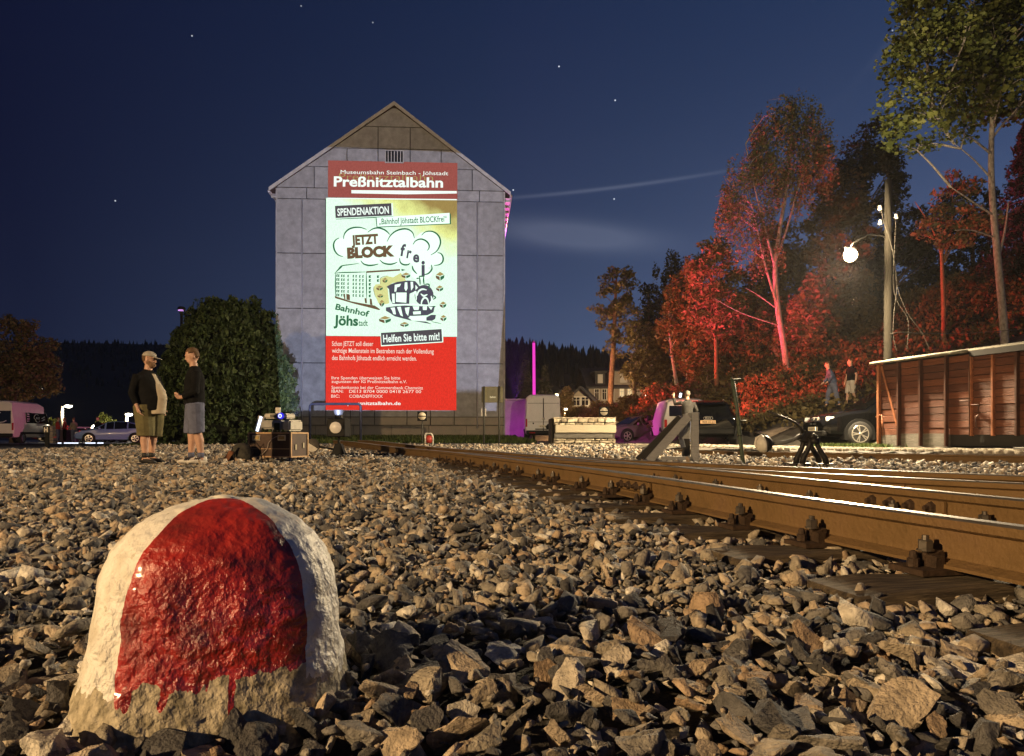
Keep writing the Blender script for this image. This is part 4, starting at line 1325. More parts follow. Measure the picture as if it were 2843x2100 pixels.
# ================================================================== RED AND WHITE BOUNDARY STONE
def boundary_stone():
    prof = [(0.0, .232, 2.7), (.03, .224, 2.8), (.07, .212, 2.9), (.12, .203, 2.9), (.17, .199, 2.8), (.22, .191, 2.7), (.26, .175, 2.6), (.29, .152, 2.5), (.315, .121, 2.4), (.333, .087, 2.2), (.344, .052, 2.1), (.349, .02, 2.0)]
    z = [-.06] + [p[0] for p in prof]
    n = 120
    V, Fc = [], []
    fine = []
    for k in range(90):
        t = k / 89
        zz = -.05 + t * (.349 + .05)
        zz = -.05 + (1 - (1 - t) ** 1.5) * .3995
        rr_ = np.interp(zz, [p[0] for p in prof], [p[1] for p in prof]); ex = np.interp(zz, [p[0] for p in prof], [p[2] for p in prof])
        if zz < 0: rr_ = .232 - zz * .25
        fine.append((zz, rr_, ex))
    for (zz, r_, ex) in fine:
        for k in range(n):
            a = 2 * math.pi * k / n
            c, s_ = math.cos(a), math.sin(a)
            q = (abs(c) ** ex + abs(s_) ** ex) ** (-1 / ex)
            x, y = r_ * q * c, r_ * q * s_ * .9
            p = Vector((x, y, zz))
            out = Vector((x, y, .08)).normalized()
            d = mnoise.noise(p * 9) * .006 + mnoise.noise(p * 26) * .0035
            d += mnoise.noise(p * 70) * .0022
            if zz < .11: d += (mnoise.noise(p * 45) * .006 + mnoise.noise(p * 16) * .008) * (1 - sstep(.07, .11, zz))
            # thick wet paint on the lower front
            d += sstep(.30, .20, 0) * 0
            V.append(p + out * d)
    m_ = len(fine)
    for i in range(m_ - 1):
        for k in range(n):
            k2 = (k + 1) % n
            Fc.append((i * n + k, i * n + k2, (i + 1) * n + k2, (i + 1) * n + k))
    V.append((0, 0, .3505)); top = len(V) - 1
    mb = MB(); mb.v = [tuple(v) for v in V]; mb.f = Fc + [((m_ - 1) * n + k, (m_ - 1) * n + (k + 1) % n, top) for k in range(n)]
    mb.m = [0] * len(mb.f); mb.sm = [True] * len(mb.f)
    m = bpy.data.materials.new('boundary_stone_paint'); m.use_nodes = True
    N, L = m.node_tree.nodes, m.node_tree.links
    b = N['Principled BSDF']
    t = N.new('ShaderNodeTexCoord'); sp = N.new('ShaderNodeSeparateXYZ'); L.new(t.outputs['Object'], sp.inputs[0])
    def M(op, a, b_=None, c_=None, clamp=False):
        nd = N.new('ShaderNodeMath'); nd.operation = op; nd.use_clamp = clamp
        for i, q in enumerate((a, b_, c_)):
            if q is None: continue
            if isinstance(q, (int, float)): nd.inputs[i].default_value = q
            else: L.new(q, nd.inputs[i])
        return nd.outputs[0]
    def noise(scale, detail=4, stretch=None):
        nz = N.new('ShaderNodeTexNoise'); nz.inputs['Scale'].default_value = scale; nz.inputs['Detail'].default_value = detail
        if stretch:
            mp_ = N.new('ShaderNodeMapping'); mp_.inputs['Scale'].default_value = stretch
            L.new(t.outputs['Object'], mp_.inputs[0]); L.new(mp_.outputs[0], nz.inputs['Vector'])
        else: L.new(t.outputs['Object'], nz.inputs['Vector'])
        return nz.outputs[0]
    X, Y, Z = sp.outputs
    wob = M('MULTIPLY', M('SUBTRACT', noise(22), .5), .016)
    drip = M('MULTIPLY', M('SUBTRACT', noise(55, 3, (1, 1, .16)), .5), .11)
    edge = M('MULTIPLY', M('SUBTRACT', noise(30), .5), .05)
    # arch of red on the front face
    ax = M('POWER', M('DIVIDE', M('ABSOLUTE', M('ADD', M('ADD', X, .002), wob)), .137), 2.1)
    az = M('POWER', M('DIVIDE', M('MAXIMUM', M('SUBTRACT', Z, .15), 0.0), .198), 2.1)
    arch = M('LESS_THAN', M('ADD', ax, az), 1.0)
    front = M('LESS_THAN', Y, .035)
    lowx = M('MULTIPLY', M('MULTIPLY', X, X), 1.2)
    floor_r = M('ADD', M('ADD', M('ADD', .088, M('MULTIPLY', X, .10)), M('MULTIPLY', drip, .38)), M('MULTIPLY', edge, .8))
    floor_r = M('SUBTRACT', floor_r, M('MULTIPLY', M('MAXIMUM', M('SUBTRACT', noise(38, 1, (1, 1, .04)), .60), 0.0), .55))
    red = M('MULTIPLY', M('MULTIPLY', arch, front), M('GREATER_THAN', Z, floor_r))
    floor_w = M('ADD', M('ADD', .072, M('MULTIPLY', drip, .6)), M('MULTIPLY', edge, .5))
    white = M('GREATER_THAN', Z, floor_w)
    white = M('MULTIPLY', white, M('SUBTRACT', 1.0, M('MULTIPLY', M('MULTIPLY', arch, front), M('LESS_THAN', Z, .2))))
    # bare spots where the white has gone
    pits = M('GREATER_THAN', noise(60, 5), .665)
    conc = N.new('ShaderNodeValToRGB'); e = conc.color_ramp.elements
    e[0].position = .30; e[0].color = (.17, .145, .09, 1); e[1].position = .62; e[1].color = (.46, .40, .29, 1)
    L.new(noise(48, 8), conc.inputs[0])
    whr = N.new('ShaderNodeValToRGB'); e = whr.color_ramp.elements
    e[0].position = .25; e[0].color = (.50, .45, .36, 1); e[1].position = .55; e[1].color = (.72, .69, .62, 1)
    L.new(noise(18, 8), whr.inputs[0])
    rdr = N.new('ShaderNodeValToRGB'); e = rdr.color_ramp.elements
    e[0].position = .30; e[0].color = (.13, .014, .010, 1); e[1].position = .55; e[1].color = (.36, .020, .014, 1)
    L.new(noise(14, 8), rdr.inputs[0])
    def mix(f, a, b_):
        nd = N.new('ShaderNodeMix'); nd.data_type = 'RGBA'; L.new(f, nd.inputs[0])
        for i, q in ((6, a), (7, b_)): L.new(q, nd.inputs[i])
        return nd.outputs[2]
    c1 = mix(M('MULTIPLY', white, M('SUBTRACT', 1.0, M('MULTIPLY', pits, .55))), conc.outputs[0], whr.outputs[0])
    c2 = mix(red, c1, rdr.outputs[0])
    L.new(c2, b.inputs['Base Color'])
    low = M('SUBTRACT', 1.0, M('MULTIPLY', M('SUBTRACT', Z, .18), 6.0), None, True)      # coarser render on the lower half
    rg = M('SUBTRACT', .88, M('ADD', M('MULTIPLY', red, M('ADD', .34, M('MULTIPLY', low, .36))), M('MULTIPLY', M('MULTIPLY', white, M('SUBTRACT', 1.0, red)), .38)))
    L.new(rg, b.inputs['Roughness'])
    L.new(M('MULTIPLY', M('MULTIPLY', red, low), .6), b.inputs['Coat Weight']); b.inputs['Coat Roughness'].default_value = .12
    hgt = M('ADD', M('MULTIPLY', M('POWER', noise(58, 8), 2.0), 1.1), M('ADD', M('MULTIPLY', noise(17, 8), .9), M('MULTIPLY', noise(6, 2), 1.2)))
    bp = N.new('ShaderNodeBump'); bp.inputs['Distance'].default_value = .014
    L.new(M('ADD', .16, M('MULTIPLY', low, .80)), bp.inputs['Strength'])
    L.new(hgt, bp.inputs['Height']); L.new(bp.outputs[0], b.inputs['Normal'])
    o = mb.build('boundary_stone', [m])
    o.scale = (.985, .98, 1.02); o.location = (STONE_C.x, STONE_C.y, -.012); o.rotation_euler = (R(-1), R(2.0), R(19))
    tag(o, 'squat rounded boundary stone painted glossy red and white standing in the ballast', 'stone')
boundary_stone()
# ================================================================== PROJECTOR CASE AND SMALL THINGS NEAR IT
DC = 13.3
case = thing('flight_case', 'brown flight case on castors with recessed handles, carrying the projectors', 'case', (PX(773, DC), DC, 0), R(-17))
m_ply = mat('case_board', (.055, .028, .018), .55, var=.3, vscale=4, bump=.1)
m_edge = mat('case_edging', (.42, .27, .15), .45, metal=.3, var=.2, vscale=10)
m_chrome = mat('bright_metal', (.62, .56, .42), .3, metal=.8)
cw, cd, ch, cz = .86, .52, .42, .09
mb = MB(); mb.box((0, 0, cz + ch / 2), (cw, cd, ch)); mb.build('shell', [m_ply], case)
mb = MB()
for sx in (-1, 1):
    for sy in (-1, 1):
        mb.box((sx * cw / 2, sy * cd / 2, cz + ch / 2), (.03, .03, ch + .02))
for z in (cz, cz + ch):
    for sy in (-1, 1): mb.box((0, sy * cd / 2, z), (cw + .028, .026, .026))
    for sx in (-1, 1): mb.box((sx * cw / 2, 0, z), (.026, cd - .03, .024))
mb.box((0, -cd / 2 - .001, cz + .14), (cw - .03, .008, .012))
mb.build('edging', [m_edge], case)
for sx in (-.27, .25):
    mb = MB(); mb.box((sx, -cd / 2 - .006, cz + ch - .085), (.16, .012, .10)); h = mb.build('handle_plate', [m_chrome], case, bevel=.004)
    mb = MB(); mb.box((sx, -cd / 2 - .016, cz + ch - .085), (.115, .012, .055)); mb.build('handle_recess', [mat('recess_brass', (.35, .25, .09), .5)], h)
for sx in (-1, 1):
    for sy in (-1, 1):
        w = thing('castor', 'x', 'x'); del w['label'], w['category']; w.parent = case
        w.location = (sx * (cw / 2 - .1), sy * (cd / 2 - .09), 0)
        mb = MB(); mb.lathe([(.03, -.016), (.044, -.014), (.046, 0), (.044, .014), (.03, .016)], (0, 0, .046), axis='Y', n=16); mb.build('wheel', [mat('castor_blue', (.05, .07, .16), .5)], w)
        mb = MB(); mb.box((0, 0, .085), (.09, .075, .012)); mb.box((0, -.028, .06), (.03, .008, .06)); mb.box((0, .028, .06), (.03, .008, .06)); mb.build('fork', [m_white], w)
for (y_, z_) in ((-.12, .17), (.12, .2)):
    mb = MB(); mb.box((cw / 2 + .008, y_, cz + z_), (.012, .05, .09)); mb.build('latch', [m_chrome], case)
mb = MB(); y_ = -cd / 2 - .02
mb.tube([(.25, y_, cz + ch - .05), (.14, y_ - .01, cz + ch - .07), (.05, y_ - .015, cz + ch - .12), (0, y_ - .01, cz + .25), (-.03, y_ - .01, cz + .14), (-.12, y_ - .01, cz + .05), (-.2, y_, cz + .02)], .006, 6)
tag(mb.build('cable', [mat('cable_grey', (.35, .30, .26), .6)]), 'thin grey cable hanging over the front of the flight case', 'cable')
bpy.data.objects['cable'].location = case.location; bpy.data.objects['cable'].rotation_euler = case.rotation_euler
zt = cz + ch + .013
def on_case(x, y, z): 
    return case.location + Euler((0, 0, R(-17))).to_matrix() @ Vector((x, y, z))
m_cream = mat('device_cream', (.46, .43, .36), .5, var=.15, vscale=12)
m_devgrey = mat('device_grey', (.26, .25, .23), .5, var=.2)
pj = thing('projector', 'large cream projector with dark lens port standing on the flight case', 'projector', on_case(.06, 0, zt), R(-17))
mb = MB(); mb.box((-.07, 0, .135), (.42, .40, .16)); mb.build('housing', [m_devgrey], pj, bevel=.03, bseg=3)
mb = MB(); mb.box((.235, .0, .12), (.16, .42, .20)); mb.build('side_cover', [m_cream], pj, bevel=.03, bseg=3)
mb = MB(); mb.box((.06, -.205, .10), (.14, .02, .13)); mb.build('lens_port', [m_dark], pj, bevel=.01)
mb = MB(); mb.tube([(-.02, -.23, .0), (-.02, -.235, .17), (.14, -.235, .17), (.14, -.23, .0)], .011, 8); mb.build('guard', [m_devgrey], pj)
mb = MB()
for (sx, sy) in ((-.2, -.14), (-.2, .14), (.24, -.14), (.24, .14)): mb.lathe([(.018, 0), (.022, .06)], (sx, sy, 0), n=8)
mb.build('feet', [m_dark], pj)
p2 = thing('projector', 'slim white projector with a glowing blue lens on top of the larger projector', 'projector', on_case(.03, 0, zt + .235), R(-17))
mb = MB(); mb.box((0, 0, .055), (.46, .30, .09)); mb.build('housing', [m_cream], p2, bevel=.02, bseg=3)
mb = MB(); mb.lathe([(.052, 0), (.058, .03), (.05, .04)], (.135, -.19, .055), axis='Y', n=20); lr = mb.build('lens_ring', [emat('lens_blue', (.05, .04, .9), .9)], p2)
mb = MB(); mb.lathe([(.036, 0), (.036, .004)], (.135, -.196, .055), axis='Y', n=20); mb.build('lens_glass', [emat('lens_white', (.75, .8, 1.0), 1.6)], lr)
mb = MB(); mb.lathe([(.018, 0), (.018, .004)], (.139, -.199, .052), axis='Y', n=14); mb.build('lens_core', [emat('lens_core', (.03, .02, .5), .6)], lr)
mb = MB()
for k in range(9): mb.box((-.09 + k * .012 * 1.6, -.153, .055), (.008, .006, .055))
mb.build('vent_slats', [m_dark], p2)
mb = MB(); mb.box((-.02, .02, .012), (.3, .2, .024)); mb.build('stand_foot', [m_dark], p2)
mb = MB(); mb.box((0, 0, .055), (.085, .05, .11)); sb = mb.build('signal_box', [m_cream], None, bevel=.006); sb.location = on_case(-.02, .02, zt + .34); sb.rotation_euler = (0, 0, R(-17))
tag(sb, 'small cream two part box standing on the slim projector', 'box')
mb = MB(); mb.box((0, -.003, .03), (.06, .05, .038)); mb.box((0, -.003, .08), (.06, .05, .038)); mb.build('lid_panel', [m_white], sb)
ls = thing('light_bar', 'bright white tilted light bar leaning at the left of the projectors', 'lamp', on_case(-.27, -.14, zt), R(-17))
mb = MB(); mb.beam((-.06, 0, .01), (.03, 0, .29), .14, .05, up=(0, -1, 0)); mb.build('housing', [m_devgrey], ls, bevel=.01)
mb = MB(); mb.beam((-.058, -.029, .02), (.028, -.029, .28), .05, .012, up=(0, -1, 0)); mb.build('tube', [emat('tube_white', (.75, .82, 1.0), 2.6)], ls)
# backpack on the ground
bp_ = thing('backpack', 'dark crumpled backpack with cables lying beside the flight case', 'backpack', (PX(672, 12.9), 12.9, 0), R(20))
mb = MB(); mb.ellipsoid((0, 0, .15), (.19, .13, .19)); mb.ellipsoid((.03, -.09, .10), (.13, .06, .10)); mb.ellipsoid((-.12, .02, .08), (.12, .1, .09))
o = mb.build('bag', [mat('bag_cloth', (.045, .042, .032), .9, var=.5, vscale=12, bump=1.0, bscale=12)], bp_)
mb = MB(); mb.tube([(-.03, .02, .32), (-.05, .0, .40), (.04, .0, .40), (.05, .02, .31)], .012, 6); mb.tube([(.1, -.05, .28), (.22, -.06, .36), (.3, -.02, .25), (.33, 0, .06)], .008, 6); mb.tube([(-.05, -.1, .25), (-.14, -.16, .12), (-.1, -.18, .02)], .018, 6)
mb.build('strap', [m_black], bp_)
mb = MB(); mb.box((-.22, -.12, .10), (.10, .05, .22), (0, .6, 0)); mb.build('side_pocket', [mat('bag_orange', (.22, .09, .04), .8)], bp_, bevel=.02)

# ================================================================== SIGNS AND FITTINGS IN THE YARD
m_signpost = mat('sign_post', (.06, .058, .05), .6, metal=.3)
def disc_sign(label, px, py, D, base_py, size, bar, name='shunting_sign'):
    t = thing(name, label, 'sign', (PX(px, D), D, ground_z(PX(px, D), D)))
    z = PZ(py, D) - t.location.z
    mb = MB(); mb.box((0, 0, z), (size, .02, size)); mb.build('plate', [m_black], t, bevel=.004)
    mb = MB(); mb.lathe([(size * .40, 0), (size * .40, .006)], (0, -.018, z), axis='Y', n=28); mb.build('disc', [mat('sign_cream', (.62, .55, .42), .5)], t)
    mb = MB(); mb.box((0, -.021, z), (size * .8, .006, size * .11)); mb.build('bar', [m_black], t)
    mb = MB(); mb.tube([(0, .02, -.05), (0, .02, z)], .022, 8); mb.build('post', [m_signpost], t)
    return t
disc_sign('cream disc with a black bar on a square plate in front of the gable', 1172, 1156, 26.0, 1243, .34, 1)
disc_sign('cream disc with a black bar on a black plate rising behind the stone ramp', 1677, 1143, 27.5, 1240, .36, 1)
# information board on two posts
DI = 28.0
ib = thing('notice_board', 'empty greenish notice board hung between two tall thin posts', 'board', (PX(1364, DI), DI, ground_z(PX(1364, DI), DI)))
zi = ib.location.z
for px in (1343.5, 1386):
    mb = MB(); mb.tube([(PX(px, DI) - ib.location.x, 0, -.1), (PX(px, DI) - ib.location.x, 0, PZ(1073, DI) - zi)], .035, 8); mb.build('post', [m_signpost], ib)
mb = MB(); w_ = PX(1397, DI) - PX(1337, DI)
mb.box(((PX(1337, DI) + PX(1397, DI)) / 2 - ib.location.x, .05, (PZ(1118, DI) + PZ(1074, DI)) / 2 - zi), (w_, .05, PZ(1074, DI) - PZ(1118, DI))); mb.build('panel', [mat('board_olive', (.15, .14, .085), .6, var=.2, vscale=3)], ib, bevel=.006)
mb = MB(); mb.box((PX(1368, DI) - ib.location.x, .02, (PZ(1118, DI) + PZ(1074, DI)) / 2 - zi), (PX(1378, DI) - PX(1348, DI), .006, .5)); bi = mb.build('notice', [mat('notice_grey', (.13, .125, .085), .5, var=.2, vscale=4)], ib)
lettering('notice_text', 'halten', 0, 16, 0, 0, 5, mat('notice_white', (.7, .75, .7), .5), bold=.02, mapper=lambda x, y: Vector((PX(1360.5 + x, DI) - ib.location.x, .015, PZ(1105 + y, DI) - zi)), parent=ib)
mb = MB()
for dx in (-6, 5): mb.box((PX(1343.5 + dx, DI) - ib.location.x, -.02, PZ(1145, DI) - zi), (.03, .02, .28))
mb.build('reflector', [m_white], ib)
# red cable reel by the disc sign
cr_ = thing('cable_reel', 'small red cable drum in a white tubular stand near the disc sign', 'cable reel', (PX(1191, 25), 25, ground_z(PX(1191, 25), 25)), R(15))
mb = MB()
for dy in (-.09, .09): mb.tube([(-.13, dy, .01), (-.13, dy, .34), (-.10, dy, .40), (.08, dy, .40), (.12, dy, .34), (.14, dy, .01)], .016, 6)
mb.tube([(-.13, -.09, .02), (-.13, .09, .02)], .014, 6); mb.build('stand', [m_white], cr_)
mb = MB(); mb.lathe([(.13, -.075), (.13, -.065), (.08, -.06), (.08, .06), (.13, .065), (.13, .075)], (0, 0, .20), axis='Y', n=20); mb.build('drum', [mat('reel_red', (.30, .03, .02), .5)], cr_)
# pipe frame at the foot of the building
DF = 31.0
pf = thing('carpet_rail', 'dark blue pipe frame standing on the grass before the gable', 'frame', (PX(931, DF), DF, ground_z(PX(931, DF), DF)))
zf_ = pf.location.z; ht = PZ(1122, DF) - zf_; hw = (PX(1002, DF) - PX(861, DF)) / 2
mb = MB(); mb.tube([(-hw, 0, -.1), (-hw, 0, ht - .12), (-hw + .04, 0, ht - .03), (-hw + .13, 0, ht), (hw - .13, 0, ht), (hw - .04, 0, ht - .03), (hw, 0, ht - .12), (hw, 0, -.1)], .055, 10); mb.build('frame_pipe', [mat('pipe_blue', (.035, .04, .075), .5, metal=.2, var=.2)], pf)

# ================================================================== STONE RAMP END WITH ITS TIMBER
DR = 25.0
RX0, RX1 = PX(1536, DR), PX(1709, DR)
ramp = thing('stone_ramp', 'old loading ramp end of rough pale stone with a bleached timber across it', 'ramp', ((RX0 + RX1) / 2, DR, 0))
rx = ramp.location.x
m_rampstone = mat('ramp_stone', (.50, .44, .32), .9, rnd='object', ramp=[(0, (.17, .14, .10)), (.5, (.34, .29, .21)), (1, (.48, .42, .31))], var=.45, vscale=9, bump=1.0, bscale=25)
m_mortar_shade = mat('ramp_mortar_end_shade', (.05, .042, .03), .95, bump=.5)
m_bleach = mat('bleached_timber', (.52, .46, .34), .85, var=.25, vscale=6, bump=1.0, bscale=26, stretch=(.6, 6, 6), col2=(.30, .26, .19))
m_darktim = mat('dark_timber', (.11, .10, .085), .9, var=.4, vscale=6, bump=1.0, bscale=26, stretch=(.6, 6, 6))
hw = (RX1 - RX0) / 2
mb = MB(); mb.box((0, .95, .52), (2 * hw - .04, 1.8, 1.12)); mb.build('core', [m_mortar_shade], ramp)
def rubble(z0, z1, x0, x1, rowh, y=-.02, nx=.28):
    z = z0
    while z < z1 - .02:
        h = min(rowh * random.uniform(.75, 1.3), z1 - z)
        if z1 - z - h < .05: h = z1 - z
        x = x0
        while x < x1 - .03:
            w = min(nx * random.uniform(.55, 1.6), x1 - x)
            if x1 - x - w < .09: w = x1 - x
            g = .034
            mb = MB(); mb.box((0, 0, 0), (w - g, .16, h - g))
            me = mb.mesh('stone')
            bm = bmesh.new(); bm.from_mesh(me)
            bmesh.ops.subdivide_edges(bm, edges=bm.edges, cuts=2, use_grid_fill=True)
            sd = Vector((random.random() * 40, random.random() * 40, 0))
            for v in bm.verts: v.co += Vector((mnoise.noise(v.co * 9 + sd), mnoise.noise(v.co * 9 + sd * 2) * 1.3, mnoise.noise(v.co * 9 + sd * 3))) * .03
            bm.to_mesh(me); bm.free()
            o = link('stone', me, [m_rampstone], ramp)
            o.location = (x + w / 2, y + random.uniform(-.03, .02), z + h / 2)
            x += w
        z += h
ztop = PZ(1162, DR)
rubble(-.05, PZ(1218, DR), -hw, hw, .115)
rubble(PZ(1181, DR), ztop, -hw, hw, .11)
mb = MB(); mb.beam((-hw + .06, -.06, PZ(1191.5, DR)), (hw + .0, -.06, PZ(1191.5, DR)), .22, PZ(1181, DR) - PZ(1203, DR), up=(0, 0, 1)); mb.build('timber', [m_bleach], ramp, bevel=.02, bseg=2)
mb = MB(); mb.beam((-hw + .02, -.03, PZ(1211, DR)), (hw - .12, -.03, PZ(1211, DR)), .2, .155, up=(0, 0, 1)); mb.build('timber', [m_darktim], ramp, bevel=.02)
mb = MB(); mb.box((0, .95, ztop + .012), (2 * hw + .02, 1.9, .05)); mb.build('capping', [m_rampstone], ramp, bevel=.012)
mb = MB(); mb.prism([(-hw - .02, -.05, -.05), (-hw - .02, .1, ztop), (-hw - .02, 1.85, ztop), (-hw - .02, 1.85, -.05)], (-.05, 0, 0)); mb.build('shade_dark_end', [m_mortar_shade], ramp)  # shade on this end is put in by the dark mortar colour
mb = MB(); mb.beam((hw - .5, -.28, .05), (hw + 1.6, -.5, .03), .9, .12, up=(0, 0, 1)); mb.build('apron', [m_rampstone], ramp, bevel=.05)

# ================================================================== TIMBER LAMP POLE
DP = 20.3
pole = thing('lamp_pole', 'weathered wooden pole with white insulators and a hanging lit lamp', 'lamp post', (PX(2465, DP), DP, .1))
def pl(px, py, D=DP): 
    q = P(px, py, D); return Vector((q.x, q.y, q.z)) - pole.location
m_pole = mat('pole_wood', (.048, .040, .029), .9, var=.35, vscale=6, bump=1.0, bscale=20, stretch=(6, 6, .5), col2=(.026, .022, .016))
mb = MB(); mb.tube([(0, 0, -.2), (0, 0, 2), pl(2466, 700), pl(2466, 500)], [.115, .11, .10, .088], 14); mb.build('pole', [m_pole], pole)
LAMP = P(2362, 707, 19.5)
mb = MB(); mb.tube([pl(2466, 668), pl(2450, 655), pl(2410, 652), LAMP - pole.location + Vector((.06, 0, .30)), LAMP - pole.location + Vector((0, 0, .2))], .022, 8); mb.build('arm', [m_ironblack], pole)
lamp_tilt = Euler((R(-28), R(-22), 0)).to_matrix()
mb = MB(); mb.lathe([(.03, .28), (.05, .22), (.08, .17), (.16, .10), (.185, .04), (.18, .04), (.15, .08)], LAMP - pole.location, n=24, rot=lamp_tilt); mb.build('lamp_shade', [m_ironblack], pole)
mb = MB(); mb.ellipsoid(LAMP - pole.location + Vector((0, 0, -.03)), (.175, .175, .15), rot=lamp_tilt); mb.build('lamp_globe', [emat('lamp_glow', (1.0, .80, .46), 30.0)], pole)
for k, (px, py) in enumerate(((2443, 577), (2444, 617), (2488, 601))):
    c = pl(px, py)
    mb = MB(); mb.lathe([(.035, -.07), (.055, -.065), (.05, -.02), (.04, 0), (.045, .03), (.035, .06)], c, n=12); ins = mb.build('insulator', [mat('porcelain', (.62, .58, .5), .3)], pole)
    mb = MB(); mb.tube([c + Vector((0, 0, -.06)), c + Vector((0, .02, -.12)), Vector((0, 0, c.z - .13))], .012, 6); mb.build('bracket', [m_ironblack], ins)
def wire(pts, label, r=.008, D=DP):
    mb = MB()
    q = [P(px, py, d) for (px, py, d) in pts]
    # smooth
    fine = []
    for i in range(len(q) - 1):
        p0, p1, p2_, p3 = q[max(0, i - 1)], q[i], q[i + 1], q[min(len(q) - 1, i + 2)]
        for k in range(5):
            t = k / 5
            fine.append(.5 * ((2 * p1) + (-p0 + p2_) * t + (2 * p0 - 5 * p1 + 4 * p2_ - p3) * t * t + (-p0 + 3 * p1 - 3 * p2_ + p3) * t ** 3))
    fine.append(q[-1])
    mb.tube(fine, r, 5)
    return tag(mb.build('wire', [mat('wire_grey', (.07, .06, .05), .6)]), label, 'wire')
D0 = DP - .15
wire([(2446, 582, D0), (2456, 625, D0), (2475, 680, D0), (2485, 740, D0), (2492, 800, D0), (2520, 870, D0), (2560, 925, D0), (2582, 975, D0)], 'longest slack wire falling from the upper insulator to the right')
wire([(2487, 612, D0), (2484, 680, D0), (2480, 780, D0), (2490, 835, D0), (2518, 880, D0), (2522, 920, D0), (2517, 975, D0)], 'slack wire looping out from the right hand insulator')
wire([(2462, 640, D0), (2478, 700, D0), (2490, 790, D0), (2482, 870, D0), (2480, 930, D0), (2490, 978, D0)], 'slack wire hanging close along the wooden pole')
wire([(2470, 928, D0), (2500, 923, D0), (2560, 926, D0 + .5), (2680, 926, D0 + 1.5), (2770, 920, D0 + 2), (2860, 914, D0 + 2.5)], 'long level wire strung from the pole behind the wagon roof', .010)
# ================================================================== COVERED WAGON BODY
WA, WB = Vector((PX(2444, 19.3), 19.3)), Vector((10.75, 15.4))
wd = (WB - WA).normalized(); W_ANG = math.atan2(wd.y, wd.x)
wag = thing('covered_wagon', 'old brown plank sided covered wagon body with pale canvas roof edge', 'wagon', (WA.x, WA.y, .10), W_ANG)
WZ = .10
# local x runs along the side towards the camera, local +y points away from the side (into the wagon) -> side faces -y
m_wplank = mat('wagon_plank', (.15, .050, .022), .75, rnd='object', ramp=[(0, (.055, .015, .007)), (.5, (.085, .024, .010)), (1, (.12, .036, .014))], var=.3, vscale=7, bump=.8, bscale=22, stretch=(.7, 6, 6))
m_wpost = mat('wagon_iron', (.055, .022, .014), .6, metal=.2, var=.3)
m_wlight = mat('wagon_strap', (.22, .08, .035), .6, var=.3)
m_wroof = mat('wagon_roofing', (.085, .075, .055), .9, var=.25, vscale=9, bump=.8, bscale=30)
m_wdark = mat('wagon_dark', (.012, .010, .009), .8)
HZ0, HZ1 = .38, 2.22
def along(px):
    """photo column -> distance along the wagon side"""
    d = Vector(((px - HX) / F_PX, 1.0))
    # solve WA + t*wd = k*d
    den = wd.x * d.y - wd.y * d.x
    return (-(WA.x * d.y - WA.y * d.x)) / den
posts = [0.0] + [along(x) for x in (2499, 2560, 2631)] + [along(2702), along(2762), along(2828)]
WL = 6.6
wside = (Vector((-wd.y, wd.x)).dot(Vector((0, 0)) - WA) > 0)
SGN = 1 if Vector((-wd.y, wd.x)).dot(-WA) < 0 else -1        # direction of the interior in local y
mb = MB(); mb.box((WL / 2, SGN * .98, (HZ0 + HZ1) / 2 - .1), (WL - .04, 1.8, HZ1 - HZ0 + .3)); mb.build('body', [m_wdark], wag)
allp = posts + [WL * .86, WL]
NR = 11
for i in range(len(allp) - 1):
    a, b = allp[i], allp[i + 1]
    door = i in (4, 5)
    for r_ in range(NR):
        z0 = lerp(HZ0, HZ1, r_ / NR); z1 = lerp(HZ0, HZ1, (r_ + 1) / NR)
        mb = MB(); mb.box(((a + b) / 2, SGN * (.03 - (.05 if door else 0)) + random.uniform(-.006, .006), (z0 + z1) / 2), (b - a - .03, .035, z1 - z0 - random.uniform(.008, .016)))
        mb.build('plank', [m_wplank], wag, bevel=.005)
for i, s_ in enumerate(allp):
    mb = MB(); dark = 0 < i < 4 or i >= 6
    mb.box((s_, -SGN * .045, (HZ0 + HZ1) / 2 - (.12 if i < 4 else 0)), (.05 if i else .07, .09, HZ1 - HZ0 + (.3 if i < 4 else .04)))
    mb.build('post', [m_wpost if dark else m_wlight], wag, bevel=.004)
mb = MB(); mb.box((posts[3] / 2, SGN * .05, .25), (posts[3], .08, .34)); mb.build('sole_bar', [m_darktim], wag)
mb = MB(); mb.box((WL * .72, SGN * .1, .30), (WL * .56, .1, .16)); mb.build('sole_bar', [m_wdark], wag)
mb = MB(); mb.beam((.06, -SGN * .02, HZ1 - .05), (posts[1] - .08, -SGN * .02, .62), .05, .02, up=(0, 1, 0)); mb.build('brace', [m_wlight], wag)
mb = MB(); mb.tube([(-.10, -SGN * .05, .86), (.03, -SGN * .07, .90), (.10, -SGN * .06, .90)], .018, 6); mb.tube([(.10, -SGN * .05, .9), (.14, -SGN * .05, .35)], .012, 6); mb.build('hook', [m_wlight], wag)
# door ironwork
s0 = along(2702)
mb = MB(); mb.tube([(s0 - .26, -SGN * .1, 1.16), (s0 + .02, -SGN * .1, 1.16)], .014, 6); mb.tube([(s0 - .02, -SGN * .09, .36), (s0 - .02, -SGN * .09, 2.2), (s0 + .06, -SGN * .09, 2.22)], .013, 6)
mb.tube([(s0 + .04, -SGN * .1, 1.06), (s0 + .22, -SGN * .1, 1.06), (s0 + .22, -SGN * .11, .92)], .012, 6); mb.tube([(s0 + .22, -SGN * .09, .84), (s0 + .18, -SGN * .13, .78), (s0 + .18, -SGN * .13, .58), (s0 + .24, -SGN * .09, .52)], .014, 6)
mb.build('door_bar', [m_wpost], wag)
